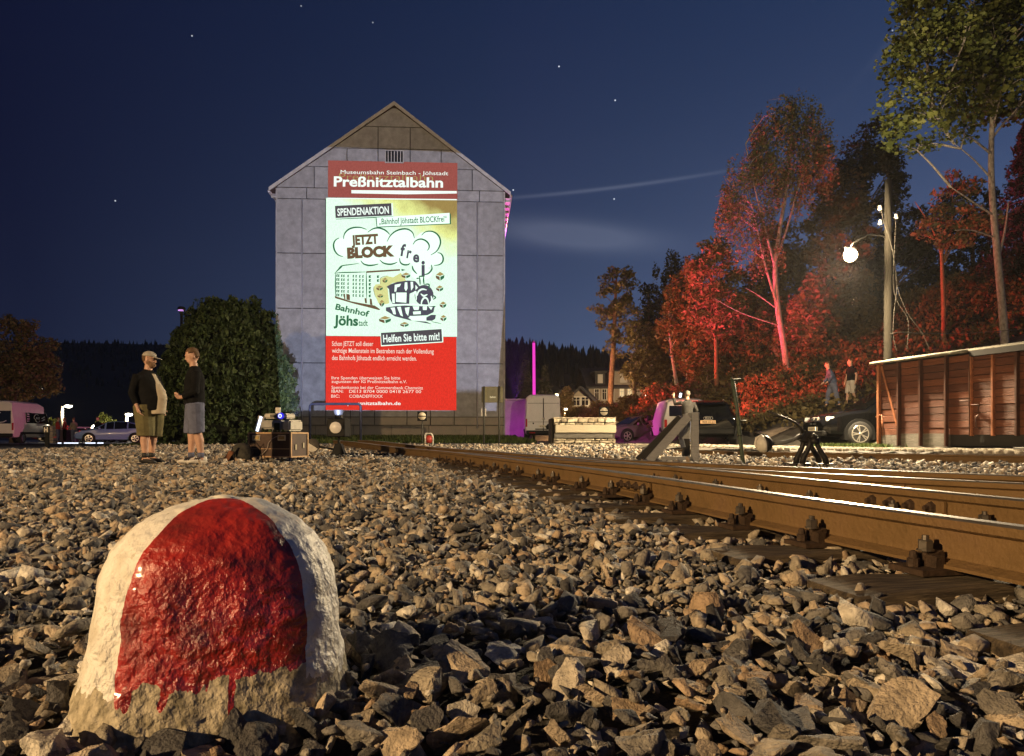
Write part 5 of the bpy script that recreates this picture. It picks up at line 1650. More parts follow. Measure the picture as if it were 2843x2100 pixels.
# curved roof with canvas edge
prof = []
for k in range(13):
    a = k / 12
    prof.append((SGN * lerp(-.16, 2.04, a), HZ1 + .02 + .17 * math.sin(math.pi * a) ** 1.2))
mb = MB()
V1 = [(x, y, z) for x in (-.14, WL + .1) for (y, z) in prof]
V2 = [(x, y, z + .035) for x in (-.14, WL + .1) for (y, z) in prof]
n_ = len(prof)
fs = []
for k in range(n_ - 1):
    fs.append((k, k + 1, n_ + k + 1, n_ + k)); fs.append((2 * n_ + k, 2 * n_ + k + 1, 3 * n_ + k + 1, 3 * n_ + k))
    fs.append((k, k + 1, 2 * n_ + k + 1, 2 * n_ + k)); fs.append((n_ + k, n_ + k + 1, 3 * n_ + k + 1, 3 * n_ + k))
for k in (0, n_ - 1): fs.append((k, n_ + k, 3 * n_ + k, 2 * n_ + k))
mb.add(V1 + V2, fs, 0, False)
rf = mb.build('roof', [m_wroof], wag)
mb = MB(); mb.tube([(-.15, -SGN * .17, HZ1 + .04), (posts[4], -SGN * .17, HZ1 + .045)], [.042, .036], 10); mb.build('roof_roll', [m_wroof], rf)
mb = MB(); mb.box(((posts[4] + WL) / 2 + .05, -SGN * .12, HZ1 - .02), (WL - posts[4], .1, .12)); mb.build('door_rail', [m_wdark], rf)
# timber lying before the wagon
mb = MB(); mb.beam((9.75, 14.3, .2), (11.2, 11.9, .2), .2, .08, up=(0, 0, 1)); tag(mb.build('loose_beam', [m_greywood], bevel=.01), 'pale squared beam lying on the ground before the wagon', 'beam')
# ================================================================== VEHICLES
m_glass = mat('car_glass', (.004, .0045, .005), .05, spec=.5)
m_tyre = mat('tyre_rubber', (.009, .0085, .008), .85, var=.2, vscale=20)
m_alloy = mat('alloy_rim', (.50, .47, .42), .3, metal=.7)
m_trim = mat('black_trim', (.006, .006, .006), .6, spec=.2)
m_redlens = mat('red_lens', (.35, .012, .010), .2, coat=.5)
m_clear = mat('clear_lens', (.55, .55, .55), .1, coat=.8)
m_plate = mat('number_plate', (.60, .56, .44), .5)
m_ink = mat('plate_ink', (.02, .02, .02), .6)
def paint(name, col, rough=.28): return mat('paint_' + name, col, rough, coat=.15, spec=.22, var=.06, vscale=3)
def wheel_parts(car, x, y, r, w, n_spoke, side, rim_m=None):
    t = MB(); t.lathe([(r * .66, -w / 2), (r * .93, -w / 2), (r, -w * .32), (r, w * .32), (r * .93, w / 2), (r * .66, w / 2)], (x, y, r), axis='Y', n=28)
    tw = t.build('wheel', [m_tyre], car)
    rm = MB(); yy = y + side * (w / 2 - .02)
    rm.lathe([(r * .66, -.012), (r * .70, 0), (r * .66, .012), (r * .60, .012), (r * .60, -.012)], (x, yy + side * .012, r), axis='Y', n=28, smooth=False)
    for k in range(n_spoke):
        a0 = 2 * math.pi * k / n_spoke
        for da in (-.16, .16):
            a1 = a0 + da
            p = Vector((x + r * .10 * math.cos(a0), yy + side * .02, r + r * .10 * math.sin(a0))); q = Vector((x + r * .63 * math.cos(a1), yy + side * .006, r + r * .63 * math.sin(a1)))
            rm.beam(p, q, r * .07, .03, up=(0, 1, 0))
    rm.lathe([(r * .13, -.015), (r * .13, .02), (r * .06, .03)], (x, yy + side * .01, r), axis='Y', n=12)
    rm.build('rim', [rim_m or m_alloy], tw)
    d = MB(); d.lathe([(r * .62, -.01), (r * .62, .0)], (x, yy - side * .05, r), axis='Y', n=20); d.build('wheel_hollow', [m_dark], tw)
    ar = MB(); n = 22; rr = r * 1.17                     # dark wheel arch, a thick half ring set into the body side
    pts = [(x + rr * math.cos(math.pi * k / n), 0, r + rr * math.sin(math.pi * k / n)) for k in range(n + 1)]
    pts = [(x + rr, 0, r * .55)] + pts + [(x - rr, 0, r * .55)]
    ys = y + side * (w / 2 - .014)
    ar.prism([(p[0], ys, p[2]) for p in pts], (0, -side * .30, 0))
    ar.build('wheel_arch', [m_trim], car)
def loft_body(car, st, pm, windows, gap=.07, name='body'):
    """st: (x, z_sill, z_belt, z_roof, w_sill, w_belt, w_roof); windows: (part name, i0, i1, 'side'|'top'|'front', inset)"""
    rings = []
    for (x, z0, zb, zr, w0, wb, wr) in st:
        zm = lerp(z0, zb, .5)
        half = [(w0 * .8, z0), (w0, z0 + .06), (wb * 1.0 + .015, zm), (wb, zb), (lerp(wb, wr, .96), lerp(zb, zr, .93)), (wr * .82, zr), ]
        ring = [(x, -y, z) for (y, z) in half] + [(x, 0, zr + .015)] + [(x, y, z) for (y, z) in reversed(half)]
        rings.append(ring)
    n = len(rings[0])
    mb = MB(); V = [p for r_ in rings for p in r_]; fs = []
    for i in range(len(rings) - 1):
        for k in range(n):
            k2 = (k + 1) % n
            fs.append((i * n + k, i * n + k2, (i + 1) * n + k2, (i + 1) * n + k))
    fs.append(tuple(range(n))); fs.append(tuple((len(rings) - 1) * n + k for k in range(n)))
    mb.add(V, fs, 0, True)
    o = mb.build(name, [pm], car, smooth_angle=32)
    def quad(nm, c4, inset, m=m_glass, push=.008):
        c = sum((Vector(p) for p in c4), Vector()) / 4
        e1 = Vector(c4[1]) - Vector(c4[0]); e2 = Vector(c4[3]) - Vector(c4[0])
        nn = e1.cross(e2).normalized()
        if nn.dot(c - Vector((c.x * .6, 0, .7))) < 0: nn = -nn
        q = [Vector(p).lerp(c, inset) + nn * push for p in c4]
        g = MB(); g.prism(q, nn * -.02); return g.build(nm, [m], car)
    for (nm, i0, i1, wh, inset) in windows:
        a, b = rings[i0], rings[i1]
        if wh == 'side':
            for (lo, hi) in ((3, 4), (n - 4, n - 5)): quad(nm, [a[lo], b[lo], b[hi], a[hi]], inset)
        elif wh == 'top':
            quad(nm, [a[4], b[4], b[n - 5], a[n - 5]], inset, push=.03)
        elif wh == 'cap':
            z0 = lerp(a[3][2], a[4][2], .05); 
            quad(nm, [(a[3][0], a[3][1] * .86, z0 + .05), (a[3][0], -a[3][1] * .86, z0 + .05), (a[4][0], -a[4][1] * .84, a[4][2] - .06), (a[4][0], a[4][1] * .84, a[4][2] - .06)], inset)
    return o
def plate(car, loc, facing, txt, w=.52, h=.115, m=None):
    """number plate at loc, facing the unit vector (car space)"""
    f = Vector(facing); up = Vector((0, 0, 1)); rt = up.cross(f).normalized()
    mb = MB(); c = Vector(loc)
    q = [c - rt * w / 2 - up * h / 2, c + rt * w / 2 - up * h / 2, c + rt * w / 2 + up * h / 2, c - rt * w / 2 + up * h / 2]
    mb.prism([p + f * .012 for p in q], -f * .02); pl_ = mb.build('number_plate', [m or m_plate], car)
    if txt:
        lettering('plate_text', txt, -w * .36, w * .44, 0, 0, .066, m_ink, bold=.01, mapper=lambda x, y: c + rt * x + up * (-y - .033) + f * .0145, parent=pl_)
    return pl_
def lens(car, name, c, d, m, rot=None, bevel=.015):
    mb = MB(); mb.box(c, d, rot); return mb.build(name, [m], car, bevel=bevel, bseg=2)
# ---- generic shapes
def van_big(label, loc_, rz, pm, name='panel_van', lettered=False, group=None):
    car = thing(name, label, 'van', loc_, rz, group)
    st = [(-2.96, .46, 1.18, 2.46, .86, .95, .84), (-2.92, .40, 1.18, 2.56, .92, .99, .87), (-2.75, .36, 1.2, 2.62, .95, 1.0, .88), (.9, .36, 1.2, 2.64, .95, 1.0, .88), (1.55, .36, 1.2, 2.50, .95, 1.0, .85),
          (2.2, .36, 1.2, 1.85, .95, .99, .84), (2.48, .36, 1.15, 1.26, .95, .97, .86), (2.85, .36, .98, 1.08, .92, .94, .80), (3.0, .42, .80, .90, .82, .86, .70)]
    loft_body(car, st, pm, [('windscreen', 4, 6, 'top', .06), ('side_window', 4, 5, 'side', .12)])
    for (x, s_) in ((-1.75, -1), (-1.75, 1), (1.95, -1), (1.95, 1)): wheel_parts(car, x, s_ * .925, .34, .22, 6, s_, mat('steel_rim', (.25, .25, .26), .4, metal=.5))
    mb = MB(); mb.box((-2.98, 0, .52), (.12, 1.9, .22)); mb.box((-3.02, 0, .40), (.1, 1.7, .06)); mb.build('rear_bumper', [m_trim], car, bevel=.03)
    for s_ in (-1, 1):
        mb = MB(); mb.box((-2.975, s_ * .475, 1.52), (.02, .90, 1.78)); mb.build('rear_door', [pm], car, bevel=.012)
        lens(car, 'tail_light', (-2.95, s_ * .93, 1.05), (.09, .10, .46), m_redlens)
        lens(car, 'headlight', (2.9, s_ * .72, .86), (.16, .34, .18), m_clear)
        mb = MB(); mb.box((1.95, s_ * 1.16, 1.38), (.12, .18, .30)); mb.tube([(1.95, s_ * 1.0, 1.3), (1.95, s_ * 1.12, 1.32)], .025, 6); mb.build('mirror', [m_trim], car, bevel=.02)
        mb = MB(); mb.box((-.4, s_ * 1.012, .66), (3.4, .015, .12)); mb.build('side_strip', [m_trim], car)
    mb = MB(); mb.box((3.0, 0, .66), (.04, 1.2, .16)); mb.build('grille', [m_trim], car)
    return car
def suv(label, loc_, rz, pm, name='parked_suv', h=1.66, group=None, rim=None):
    car = thing(name, label, 'car', loc_, rz, group)
    k = h / 1.66
    st = [(-2.34, .46, .86, .96, .80, .86, .72), (-2.26, .34, 1.0 * k, 1.10 * k, .88, .93, .78), (-1.85, .28, 1.04 * k, 1.50 * k, .91, .95, .66), (-1.45, .26, 1.04 * k, 1.60 * k, .92, .95, .64), (-.4, .26, 1.0 * k, 1.66 * k, .92, .95, .65),
          (.35, .26, .98 * k, 1.61 * k, .92, .95, .64), (1.15, .26, .97 * k, 1.06 * k, .92, .94, .76), (1.75, .28, .92 * k, 1.0 * k, .91, .92, .74), (2.2, .32, .78 * k, .88 * k, .84, .86, .66), (2.36, .42, .62, .72, .70, .72, .52)]
    loft_body(car, st, pm, [('windscreen', 5, 6, 'top', .07), ('rear_window', 1, 2, 'top', .06), ('side_window', 4, 5, 'side', .07), ('side_window', 3, 4, 'side', .06), ('quarter_window', 2, 3, 'side', .14), ('front_quarter_window', 5, 6, 'side', .22)])
    for (x, s_) in ((-1.4, -1), (-1.4, 1), (1.42, -1), (1.42, 1)): wheel_parts(car, x, s_ * .865, .37, .25, 5, s_, rim)
    mb = MB(); mb.box((-2.3, 0, .46), (.16, 1.74, .2)); mb.build('rear_bumper', [m_trim], car, bevel=.04)
    mb = MB(); mb.box((2.3, 0, .40), (.16, 1.5, .16)); mb.build('front_bumper', [m_trim], car, bevel=.04)
    mb = MB(); mb.box((-2.05, 0, 1.52 * k), (.36, 1.24, .035), (0, R(-4), 0)); mb.build('roof_spoiler', [pm], car, bevel=.012)
    for s_ in (-1, 1):
        lens(car, 'tail_light', (-2.24, s_ * .70, .93 * k), (.10, .36, .13), m_redlens)
        lens(car, 'headlight', (2.14, s_ * .64, .80 * k), (.22, .36, .13), m_clear, (0, 0, s_ * -.35))
        mb = MB(); mb.box((.75, s_ * 1.04, 1.06 * k), (.14, .2, .14)); mb.build('mirror', [pm], car, bevel=.04)
        mb = MB(); mb.tube([(-1.5, s_ * .55, 1.63 * k), (-.6, s_ * .56, 1.70 * k), (.2, s_ * .56, 1.66 * k)], .016, 6); mb.build('roof_rail', [m_alloy], car)
        for x in (-.55, .45):
            mb = MB(); mb.box((x - .18, s_ * .972, .93 * k), (.16, .03, .03)); mb.build('door_handle', [pm], car)
    return car
def hatch(label, loc_, rz, pm, name='parked_car', h=1.42, L_=4.3, group=None, rim=None):
    car = thing(name, label, 'car', loc_, rz, group)
    f = L_ / 4.3; k = h / 1.42
    st = [(-2.12 * f, .42, .72, .82, .76, .82, .66), (-2.05 * f, .30, .90 * k, .98 * k, .84, .88, .70), (-1.5 * f, .22, .93 * k, 1.22 * k, .86, .89, .62), (-.85 * f, .20, .92 * k, 1.40 * k, .87, .89, .58), (-.1 * f, .20, .90 * k, 1.42 * k, .87, .89, .58),
          (.35 * f, .20, .89 * k, 1.34 * k, .87, .89, .58), (1.05 * f, .20, .86 * k, .93 * k, .87, .88, .70), (1.65 * f, .22, .78 * k, .85 * k, .85, .86, .68), (2.05 * f, .28, .62 * k, .70 * k, .78, .80, .58), (2.16 * f, .38, .52, .60, .64, .66, .45)]
    loft_body(car, st, pm, [('windscreen', 5, 6, 'top', .07), ('rear_window', 1, 3, 'top', .10), ('side_window', 4, 5, 'side', .07), ('side_window', 3, 4, 'side', .06), ('quarter_window', 2, 3, 'side', .18), ('front_quarter_window', 5, 6, 'side', .24)])
    for (x, s_) in ((-1.3 * f, -1), (-1.3 * f, 1), (1.3 * f, -1), (1.3 * f, 1)): wheel_parts(car, x, s_ * .825, .32, .21, 5, s_, rim)
    mb = MB(); mb.box((-2.06 * f, 0, .42), (.14, 1.56, .18)); mb.build('rear_bumper', [m_trim], car, bevel=.03)
    for s_ in (-1, 1):
        lens(car, 'tail_light', (-2.02 * f, s_ * .66, .80 * k), (.10, .26, .13), m_redlens)
        lens(car, 'headlight', (1.95 * f, s_ * .58, .66 * k), (.22, .30, .13), m_clear, (0, 0, s_ * -.35))
        mb = MB(); mb.box((.7 * f, s_ * .98, .96 * k), (.13, .16, .12)); mb.build('mirror', [pm], car, bevel=.03)
    return car
def bus_van(label, loc_, rz, pm, name='passenger_van'):
    car = thing(name, label, 'van', loc_, rz)
    st = [(-2.44, .46, 1.06, 1.62, .82, .92, .80), (-2.40, .36, 1.06, 1.84, .88, .95, .76), (-2.2, .30, 1.06, 1.94, .90, .95, .74), (.6, .30, 1.06, 1.96, .90, .95, .75), (1.0, .30, 1.05, 1.86, .90, .95, .73),
          (1.75, .30, 1.02, 1.14, .90, .93, .80), (2.2, .32, .88, .98, .86, .88, .72), (2.42, .42, .66, .76, .76, .78, .58)]
    loft_body(car, st, pm, [('windscreen', 4, 5, 'top', .06), ('side_window', 4, 5, 'side', .2)])
    for (x, s_) in ((-1.5, -1), (-1.5, 1), (1.5, -1), (1.5, 1)): wheel_parts(car, x, s_ * .885, .33, .21, 6, s_)
    mb = MB(); mb.box((-2.452, 0, 1.40), (.02, 1.44, .46), (0, R(2), 0)); mb.build('rear_window', [m_glass], car, bevel=.03)
    mb = MB(); mb.box((-2.46, 0, .50), (.12, 1.8, .24)); mb.build('rear_bumper', [mat('van_bumper', (.25, .24, .23), .5)], car, bevel=.03)
    for s_ in (-1, 1):
        lens(car, 'tail_light', (-2.40, s_ * .87, .86), (.12, .12, .34), m_redlens)
        lens(car, 'headlight', (2.28, s_ * .62, .76), (.16, .32, .18), m_clear)
        mb = MB(); mb.box((1.4, s_ * 1.08, 1.2), (.12, .2, .24)); mb.build('mirror', [m_trim], car, bevel=.03)
    return car
p_white = paint('white', (.66, .65, .63), .35)
p_black = paint('black', (.0028, .0028, .003), .07)
# --- white panel van behind the stone ramp (seen from behind)
DV = 41.0
V1 = van_big('tall white panel van parked rear first beside the gable end', (PX(1506, DV), DV + 3.0, .15), R(90 + 1.0), p_white, name='panel_van')
plate(V1, (-2.99, 0, .86), (-1, 0, 0), 'Z LH 371', w=.52)
mb = MB(); mb.lathe([(.08, 0), (.08, .01), (.05, .016)], (-2.99, 0, 1.28), axis='X', n=16); mb.build('badge', [m_alloy], V1)
mb = MB(); mb.box((-2.992, 0, .70), (.03, .9, .06)); mb.build('door_handle', [m_trim], V1)
for (c_, d_) in (((-2.982, 0, 1.52), (.012, .035, 1.80)), ((-2.990, 0, 2.14), (.006, 1.72, .02)), ((-2.990, 0, 1.10), (.006, 1.72, .016))):
    mb = MB(); mb.box(c_, d_); mb.build('door_seam', [m_trim], V1)
for s_ in (-1, 1): lens(V1, 'reflector', (-3.05, s_ * .62, .50), (.03, .34, .06), m_redlens)
for s_ in (-.56, .56):
    mb = MB(); mb.lathe([(.045, 0), (.045, .008)], (-2.992, s_, 1.02), axis='X', n=10); mb.build('lock_plug', [m_trim], V1)
# --- lettered white van at the far left (seen from its rear right corner)
DW = 46.0
V2 = van_big('white lettered minibus with dark windows parked at the market stalls', (-31.9, 47.7, 0), R(101), paint('cream', (.62, .57, .47), .35), name='minibus')
mb = MB(); mb.box((.15, -1.003, 1.62), (2.9, .012, .66)); mb.build('side_glass', [m_glass], V2, bevel=.004)
mb = MB(); mb.box((-2.99, 0, 1.62), (.012, 1.7, .78)); mb.build('rear_glass', [m_glass], V2, bevel=.004)
m_sticker = mat('sticker_pale', (.45, .43, .40), .6)
def swoosh(car, c, ux, uz, s_):
    mb = MB(); ux, uz, c = Vector(ux), Vector(uz), Vector(c)
    n_ = ux.cross(uz).normalized()
    pts = [(math.cos(a) * .46 + (.1 if a > 3.2 else -.1), math.sin(a) * .30) for a in np.linspace(.9, 5.6, 22)]
    out = [c + ux * x * s_ + uz * y * s_ for (x, y) in pts] 
    mb.tube(out, .028 * s_, 5); mb.box(c, (0.001, .001, .001)); return mb.build('sticker_ring', [m_sticker], car)
swoosh(V2, (.25, -1.012, 1.62), (1, 0, 0), (0, 0, 1), .85); swoosh(V2, (-3.0, -.1, 1.62), (0, -1, 0), (0, 0, 1), 1.1)
for k in range(4):
    mb = MB(); mb.box((-1.05, -1.012, 1.86 - k * .15), (.32, .006, .08)); mb.build('sticker_line', [m_sticker], V2)
for k in range(2):
    mb = MB(); mb.box((1.15, -1.012, 1.68 - k * .16), (.5, .006, .07), (0, R(-14), 0)); mb.build('sticker_line', [m_sticker], V2)
lettering('side_lettering', 'BUS', -.14, .40, 0, 0, .13, m_sticker, bold=.02, mapper=lambda x, y: Vector((.22 + x, -1.013, 1.57 - y)), parent=V2)
# --- the row of parked cars at the right
DT = 32.0
V3 = bus_van('silver white passenger van parked left of the black estate', (7.66, 34.4, .15), R(87), paint('silver', (.50, .48, .46), .3), name='passenger_van')
DA = 25.6
V4 = suv('shiny black estate car seen from behind beside the timber buffer stop', (7.36, 27.85, .15), R(76), p_black, name='parked_suv', h=1.62)
plate(V4, (-2.345, 0, .80), (-1, 0, 0), 'MAB GG 611', m=mat('plate_orange', (.55, .36, .20), .5))
mb = MB()
for k in range(4): mb.tube([(-2.345, -.105 + k * .07 + .05 * math.cos(a), .93 + .05 * math.sin(a)) for a in np.linspace(0, 6.283, 15)], .007, 5)
mb.build('badge', [m_alloy], V4)
DK = 36.5
V5 = hatch('low dark coupe half hidden between the stone ramp and the silver van', (PX(1752, DK) + .6, DK + .9, .15), R(180 + 22), paint('plum', (.10, .07, .085), .22), name='parked_coupe', h=1.36, L_=4.2)
# --- dark SUV nosing out from behind the wagon
DM = 20.9
V6 = suv('black car with bright alloy wheels nosing out from behind the wagon', (PX(2387, DM) + 1.42, DM + .95, .15), R(180), p_black, name='parked_suv', h=1.66)
plate(V6, (2.385, .0, .52), (1, 0, 0), 'AN BX 42')
for s_ in (-.13, .13):
    mb = MB(); mb.box((2.30, s_, .74), (.06, .22, .26), (0, R(-14), 0)); g = mb.build('grille', [m_alloy], V6, bevel=.03)
    mb = MB()
    for k in range(5): mb.box((2.335, s_ - .07 + k * .035, .74), (.03, .012, .2), (0, R(-14), 0))
    mb.build('grille_bars', [m_trim], g)
# --- cars by the stalls, far left
hatch('bright red hatchback parked at the stalls below the lit shrubs', (PX(268, 56), 57, 0), R(180 - 28), paint('red', (.42, .02, .015), .25), name='parked_car', h=1.45)
hatch('pale blue hatchback parked at the right end of the stalls', (PX(306, 47), 47.5, 0), R(180 + 20), paint('blue', (.16, .25, .42), .25), name='parked_car', h=1.42)
hatch('black saloon parked under the farther street lamp', (PX(352, 58), 59, 0), R(180 + 5), p_black, name='parked_car', h=1.45)
hatch('red car glimpsed behind the minibus nose', (PX(128, 58), 60, 0), R(30), paint('red', (.42, .02, .015), .25), name='parked_car', h=1.45)
# ================================================================== PEOPLE
m_skin = mat('skin', (.46, .27, .19), .55, var=.12, vscale=14)
def remesh(mb, voxel, smooth=4, decimate=None):
    """fuse the collected shapes into one continuous skin"""
    me = mb.mesh('form'); o = bpy.data.objects.new('form', me); COL.objects.link(o)
    r_ = o.modifiers.new('r', 'REMESH'); r_.mode = 'VOXEL'; r_.voxel_size = voxel; r_.use_smooth_shade = True
    s_ = o.modifiers.new('s', 'SMOOTH'); s_.iterations = smooth; s_.factor = .5
    if decimate:
        d_ = o.modifiers.new('d', 'DECIMATE'); d_.ratio = decimate
    dg = bpy.context.evaluated_depsgraph_get(); dg.update()
    out = bpy.data.meshes.new_from_object(o.evaluated_get(dg))
    bpy.data.objects.remove(o); bpy.data.meshes.remove(me)
    out.polygons.foreach_set('use_smooth', [True] * len(out.polygons))
    return out
def loft(mb, rings, n=20):
    """rings: (centre, rx, ry) stacked horizontal ellipses"""
    V, Fc = [], []
    for (c, rx, ry) in rings:
        for k in range(n):
            a = 2 * math.pi * k / n
            V.append((c[0] + rx * math.cos(a), c[1] + ry * math.sin(a), c[2]))
    for i in range(len(rings) - 1):
        for k in range(n):
            k2 = (k + 1) % n
            Fc.append((i * n + k, i * n + k2, (i + 1) * n + k2, (i + 1) * n + k))
    Fc.append(tuple(range(n - 1, -1, -1))); Fc.append(tuple((len(rings) - 1) * n + k for k in range(n)))
    mb.add(V, Fc, 0, True)
def hand(mb, wrist, dirv, side, curl=.5, scale=1.0):
    """palm and five curled fingers; dirv from the wrist towards the fingers"""
    d = Vector(dirv).normalized(); x = d.orthogonal() if abs(d.z) > .99 else d.cross(Vector((0, 0, 1))).normalized()
    nrm = x.cross(d).normalized(); w = Vector(wrist)
    mb.tube([w, w + d * .045 * scale, w + d * .09 * scale], [.028, .036, .034], 8)
    for k, L_ in enumerate((.062, .074, .080, .072)):
        b = w + d * .085 * scale + x * (-.03 + k * .02) * scale
        c1 = b + (d * math.cos(curl * .5) + nrm * math.sin(curl * .5)) * L_ * .5
        c2 = c1 + (d * math.cos(curl * 1.3) + nrm * math.sin(curl * 1.3)) * L_ * .5
        mb.tube([b - d * .02, b, c1, c2], [.011, .0105, .0095, .0075], 6)
    t0 = w + d * .03 + x * side * .028; t1 = t0 + (d * .6 + x * side * .7 + nrm * .3).normalized() * .045; t2 = t1 + (d * .9 + nrm * .4).normalized() * .032
    mb.tube([t0, t1, t2], [.014, .012, .009], 6)
def person(label, loc_, rz, S, voxel=.011):
    """faces local +x, left is +y. S: sizes, pose and clothes"""
    p = thing('person', label, 'person', loc_, rz)
    H = S.get('h', 1.78); k = H / 1.78; g = S.get('girth', 1.0); bel = S.get('belly', 0.0)
    st = S.get('stance', .11); fwd = S.get('fwd', (0, 0))
    bx = S.get('lean', 0)
    hip = Vector((0, 0, .92 * k)); chest = Vector((bx * .6, 0, 1.30 * k)); neck = Vector((bx + .01, 0, 1.50 * k)); head = Vector((bx + .035, 0, 1.655 * k))
    def T(v): return Vector(v) * 1.0
    knees, ankles, hips_ = [], [], []
    for i, s_ in enumerate((-1, 1)):
        f = fwd[i]
        hips_.append(Vector((0, s_ * .095 * g, .92 * k))); knees.append(Vector((f * .55 + .02, s_ * (st * .95), .50 * k))); ankles.append(Vector((f, s_ * st, .085 * k)))
    sh = [Vector((bx * .85 - .01, s_ * .175 * lerp(1, g, .6), 1.40 * k)) for s_ in (-1, 1)]
    arms = S['arms']                         # per side: elbow, wrist, finger direction, curl
    lg = S.get('leg', 1.0)
    body = MB()
    # torso, neck, head
    loft(body, [((0, 0, .84 * k), .10, .14 * g), ((0, 0, .95 * k), .115 * g, .165 * g), ((bel * .3, 0, 1.08 * k), .11 * g + bel * .35, .15 * g), ((bx * .6, 0, 1.28 * k), .115 * g, .165 * g), ((bx * .8, 0, 1.42 * k), .085, .15), ((bx, 0, 1.48 * k), .06, .075)])
    body.tube([neck - Vector((0, 0, .05)), neck + Vector((.01, 0, .05)), head - Vector((.0, 0, .05))], [.064, .058, .055], 10)
    yaw = Euler((0, R(S.get('nod', 0)), R(S.get('turn', 0)))).to_matrix()
    def hd(x, y, z): return head + yaw @ Vector((x, y, z))
    body.ellipsoid(head + yaw @ Vector((-.005, 0, .02)), (.098, .077, .108), rot=yaw); body.ellipsoid(hd(.03, 0, -.045), (.064, .056, .072), rot=yaw)
    body.tube([hd(.082, 0, .03), hd(.102, 0, -.005), hd(.112, 0, -.022), hd(.085, 0, -.032)], [.008, .012, .015, .008], 6)
    body.tube([hd(.085, -.022, -.062), hd(.097, 0, -.06), hd(.085, .022, -.062)], [.006, .009, .006], 6)
    body.tube([hd(.08, -.045, .035), hd(.094, 0, .04), hd(.08, .045, .035)], [.008, .011, .008], 6)
    for s_ in (-1, 1): body.ellipsoid(hd(-.005, s_ * .078, -.005), (.022, .010, .032), n=8, m=6, rot=yaw)
    for i, s_ in enumerate((-1, 1)):
        body.tube([hips_[i], hips_[i].lerp(knees[i], .5), knees[i], knees[i].lerp(ankles[i], .35) + Vector((-.018, 0, 0)), ankles[i] + Vector((0, 0, .07)), ankles[i]], [.092 * g * lg, .082 * g * lg, .058 * lg, .060 * lg, .040 * lg, .040 * lg], 12)
        body.tube([ankles[i] + Vector((-.04, 0, -.03)), ankles[i] + Vector((.06, s_ * .01, -.04)), ankles[i] + Vector((.15, s_ * .02, -.06))], [.04, .038, .025], 8)
        el, wr, fd, cu = arms[i]
        el, wr = Vector(el) * k, Vector(wr) * k
        body.tube([sh[i], sh[i].lerp(el, .5), el, el.lerp(wr, .4), wr], [.058, .05, .042, .042, .03], 10)
        hand(body, wr, fd, -s_ if True else s_, cu)
    b = link('body', remesh(body, voxel, 3), [m_skin], p)
    # jacket / shirt
    jm = S['top']
    j = MB()
    zt, zb = 1.47 * k, S.get('hem', .90) * k
    loft(j, [((bel * .25, 0, zb), .135 * g + bel * .42, .185 * g), ((bel * .35, 0, 1.04 * k), .135 * g + bel * .5, .178 * g), ((bel * .30 + bx * .3, 0, 1.16 * k), .132 * g + bel * .42, .176 * g), ((bx * .6 + bel * .1, 0, 1.30 * k), .135 * g + bel * .12, .190 * g), ((bx * .8, 0, 1.41 * k), .105 * g, .180 * lerp(1, g, .6)), ((bx * .95, 0, 1.475 * k), .075, .09), ((bx, 0, 1.505 * k), .066, .070)])
    for i, s_ in enumerate((-1, 1)):
        el, wr, fd, cu = arms[i]; el, wr = Vector(el) * k, Vector(wr) * k
        end = el.lerp(wr, S.get('sleeve', .88)) if S.get('sleeve', .88) > 0 else sh[i].lerp(el, .7)
        pts = [sh[i], sh[i].lerp(el, .5), el, end] if S.get('sleeve', .88) > 0 else [sh[i], sh[i].lerp(el, .4), end]
        j.tube(pts, [.068 * lerp(1, g, .4), .068, .060, .050] if len(pts) == 4 else [.078, .072, .07], 12)
    for v_ in range(len(j.v)):
        q = Vector(j.v[v_]); j.v[v_] = tuple(q + Vector((mnoise.noise(q * 9), mnoise.noise(q * 9 + Vector((7, 0, 0))), 0)) * .008)
    link(S.get('topname', 'jacket'), remesh(j, voxel, 8), [jm], p)
    if S.get('shirt'):
        f_ = MB()                              # light shirt showing where the jacket hangs open
        loft(f_, [((.04 + bel * .40, -.015, (S.get('hem', .9) - .06) * k), .115 * g + bel * .42, .105 * g), ((.035 + bel * .50, -.015, 1.04 * k), .125 * g + bel * .46, .105 * g), ((.03 + bel * .42, -.015, 1.16 * k), .122 * g + bel * .40, .10 * g), ((.03 + bx * .6 + bel * .12, -.015, 1.30 * k), .120 * g + bel * .10, .085 * g), ((.03 + bx * .8, 0, 1.43 * k), .08 * g, .07)])
        link('shirt', remesh(f_, voxel, 3), [S['shirt']], p)
    # trousers or shorts
    s_m = S['legs']; q = MB(); zc = S.get('leg_end', .44)
    loft(q, [((0, 0, .80 * k), .12 * g, .165 * g), ((0, 0, .90 * k), .135 * g, .185 * g), ((bel * .15, 0, 1.00 * k), .128 * g + bel * .25, .175 * g)])
    for i in (0, 1):
        tend = (.92 - zc) / (.92 - .50) if zc > .5 else 1.0
        kn = hips_[i].lerp(knees[i], min(1, tend))
        pts = [hips_[i], hips_[i].lerp(kn, .5), kn]; rr = [.118 * g * lg, .108 * g * lg, .098 * lg * g]
        if zc <= .5:
            e2 = knees[i].lerp(ankles[i], (.50 - zc) / (.50 - .085)); pts.append(e2); rr.append(.098 * lg * g if zc > .3 else .07)
        q.tube(pts, rr, 12)
    link('shorts' if zc > .25 else 'trousers', remesh(q, voxel, 2), [s_m], p)
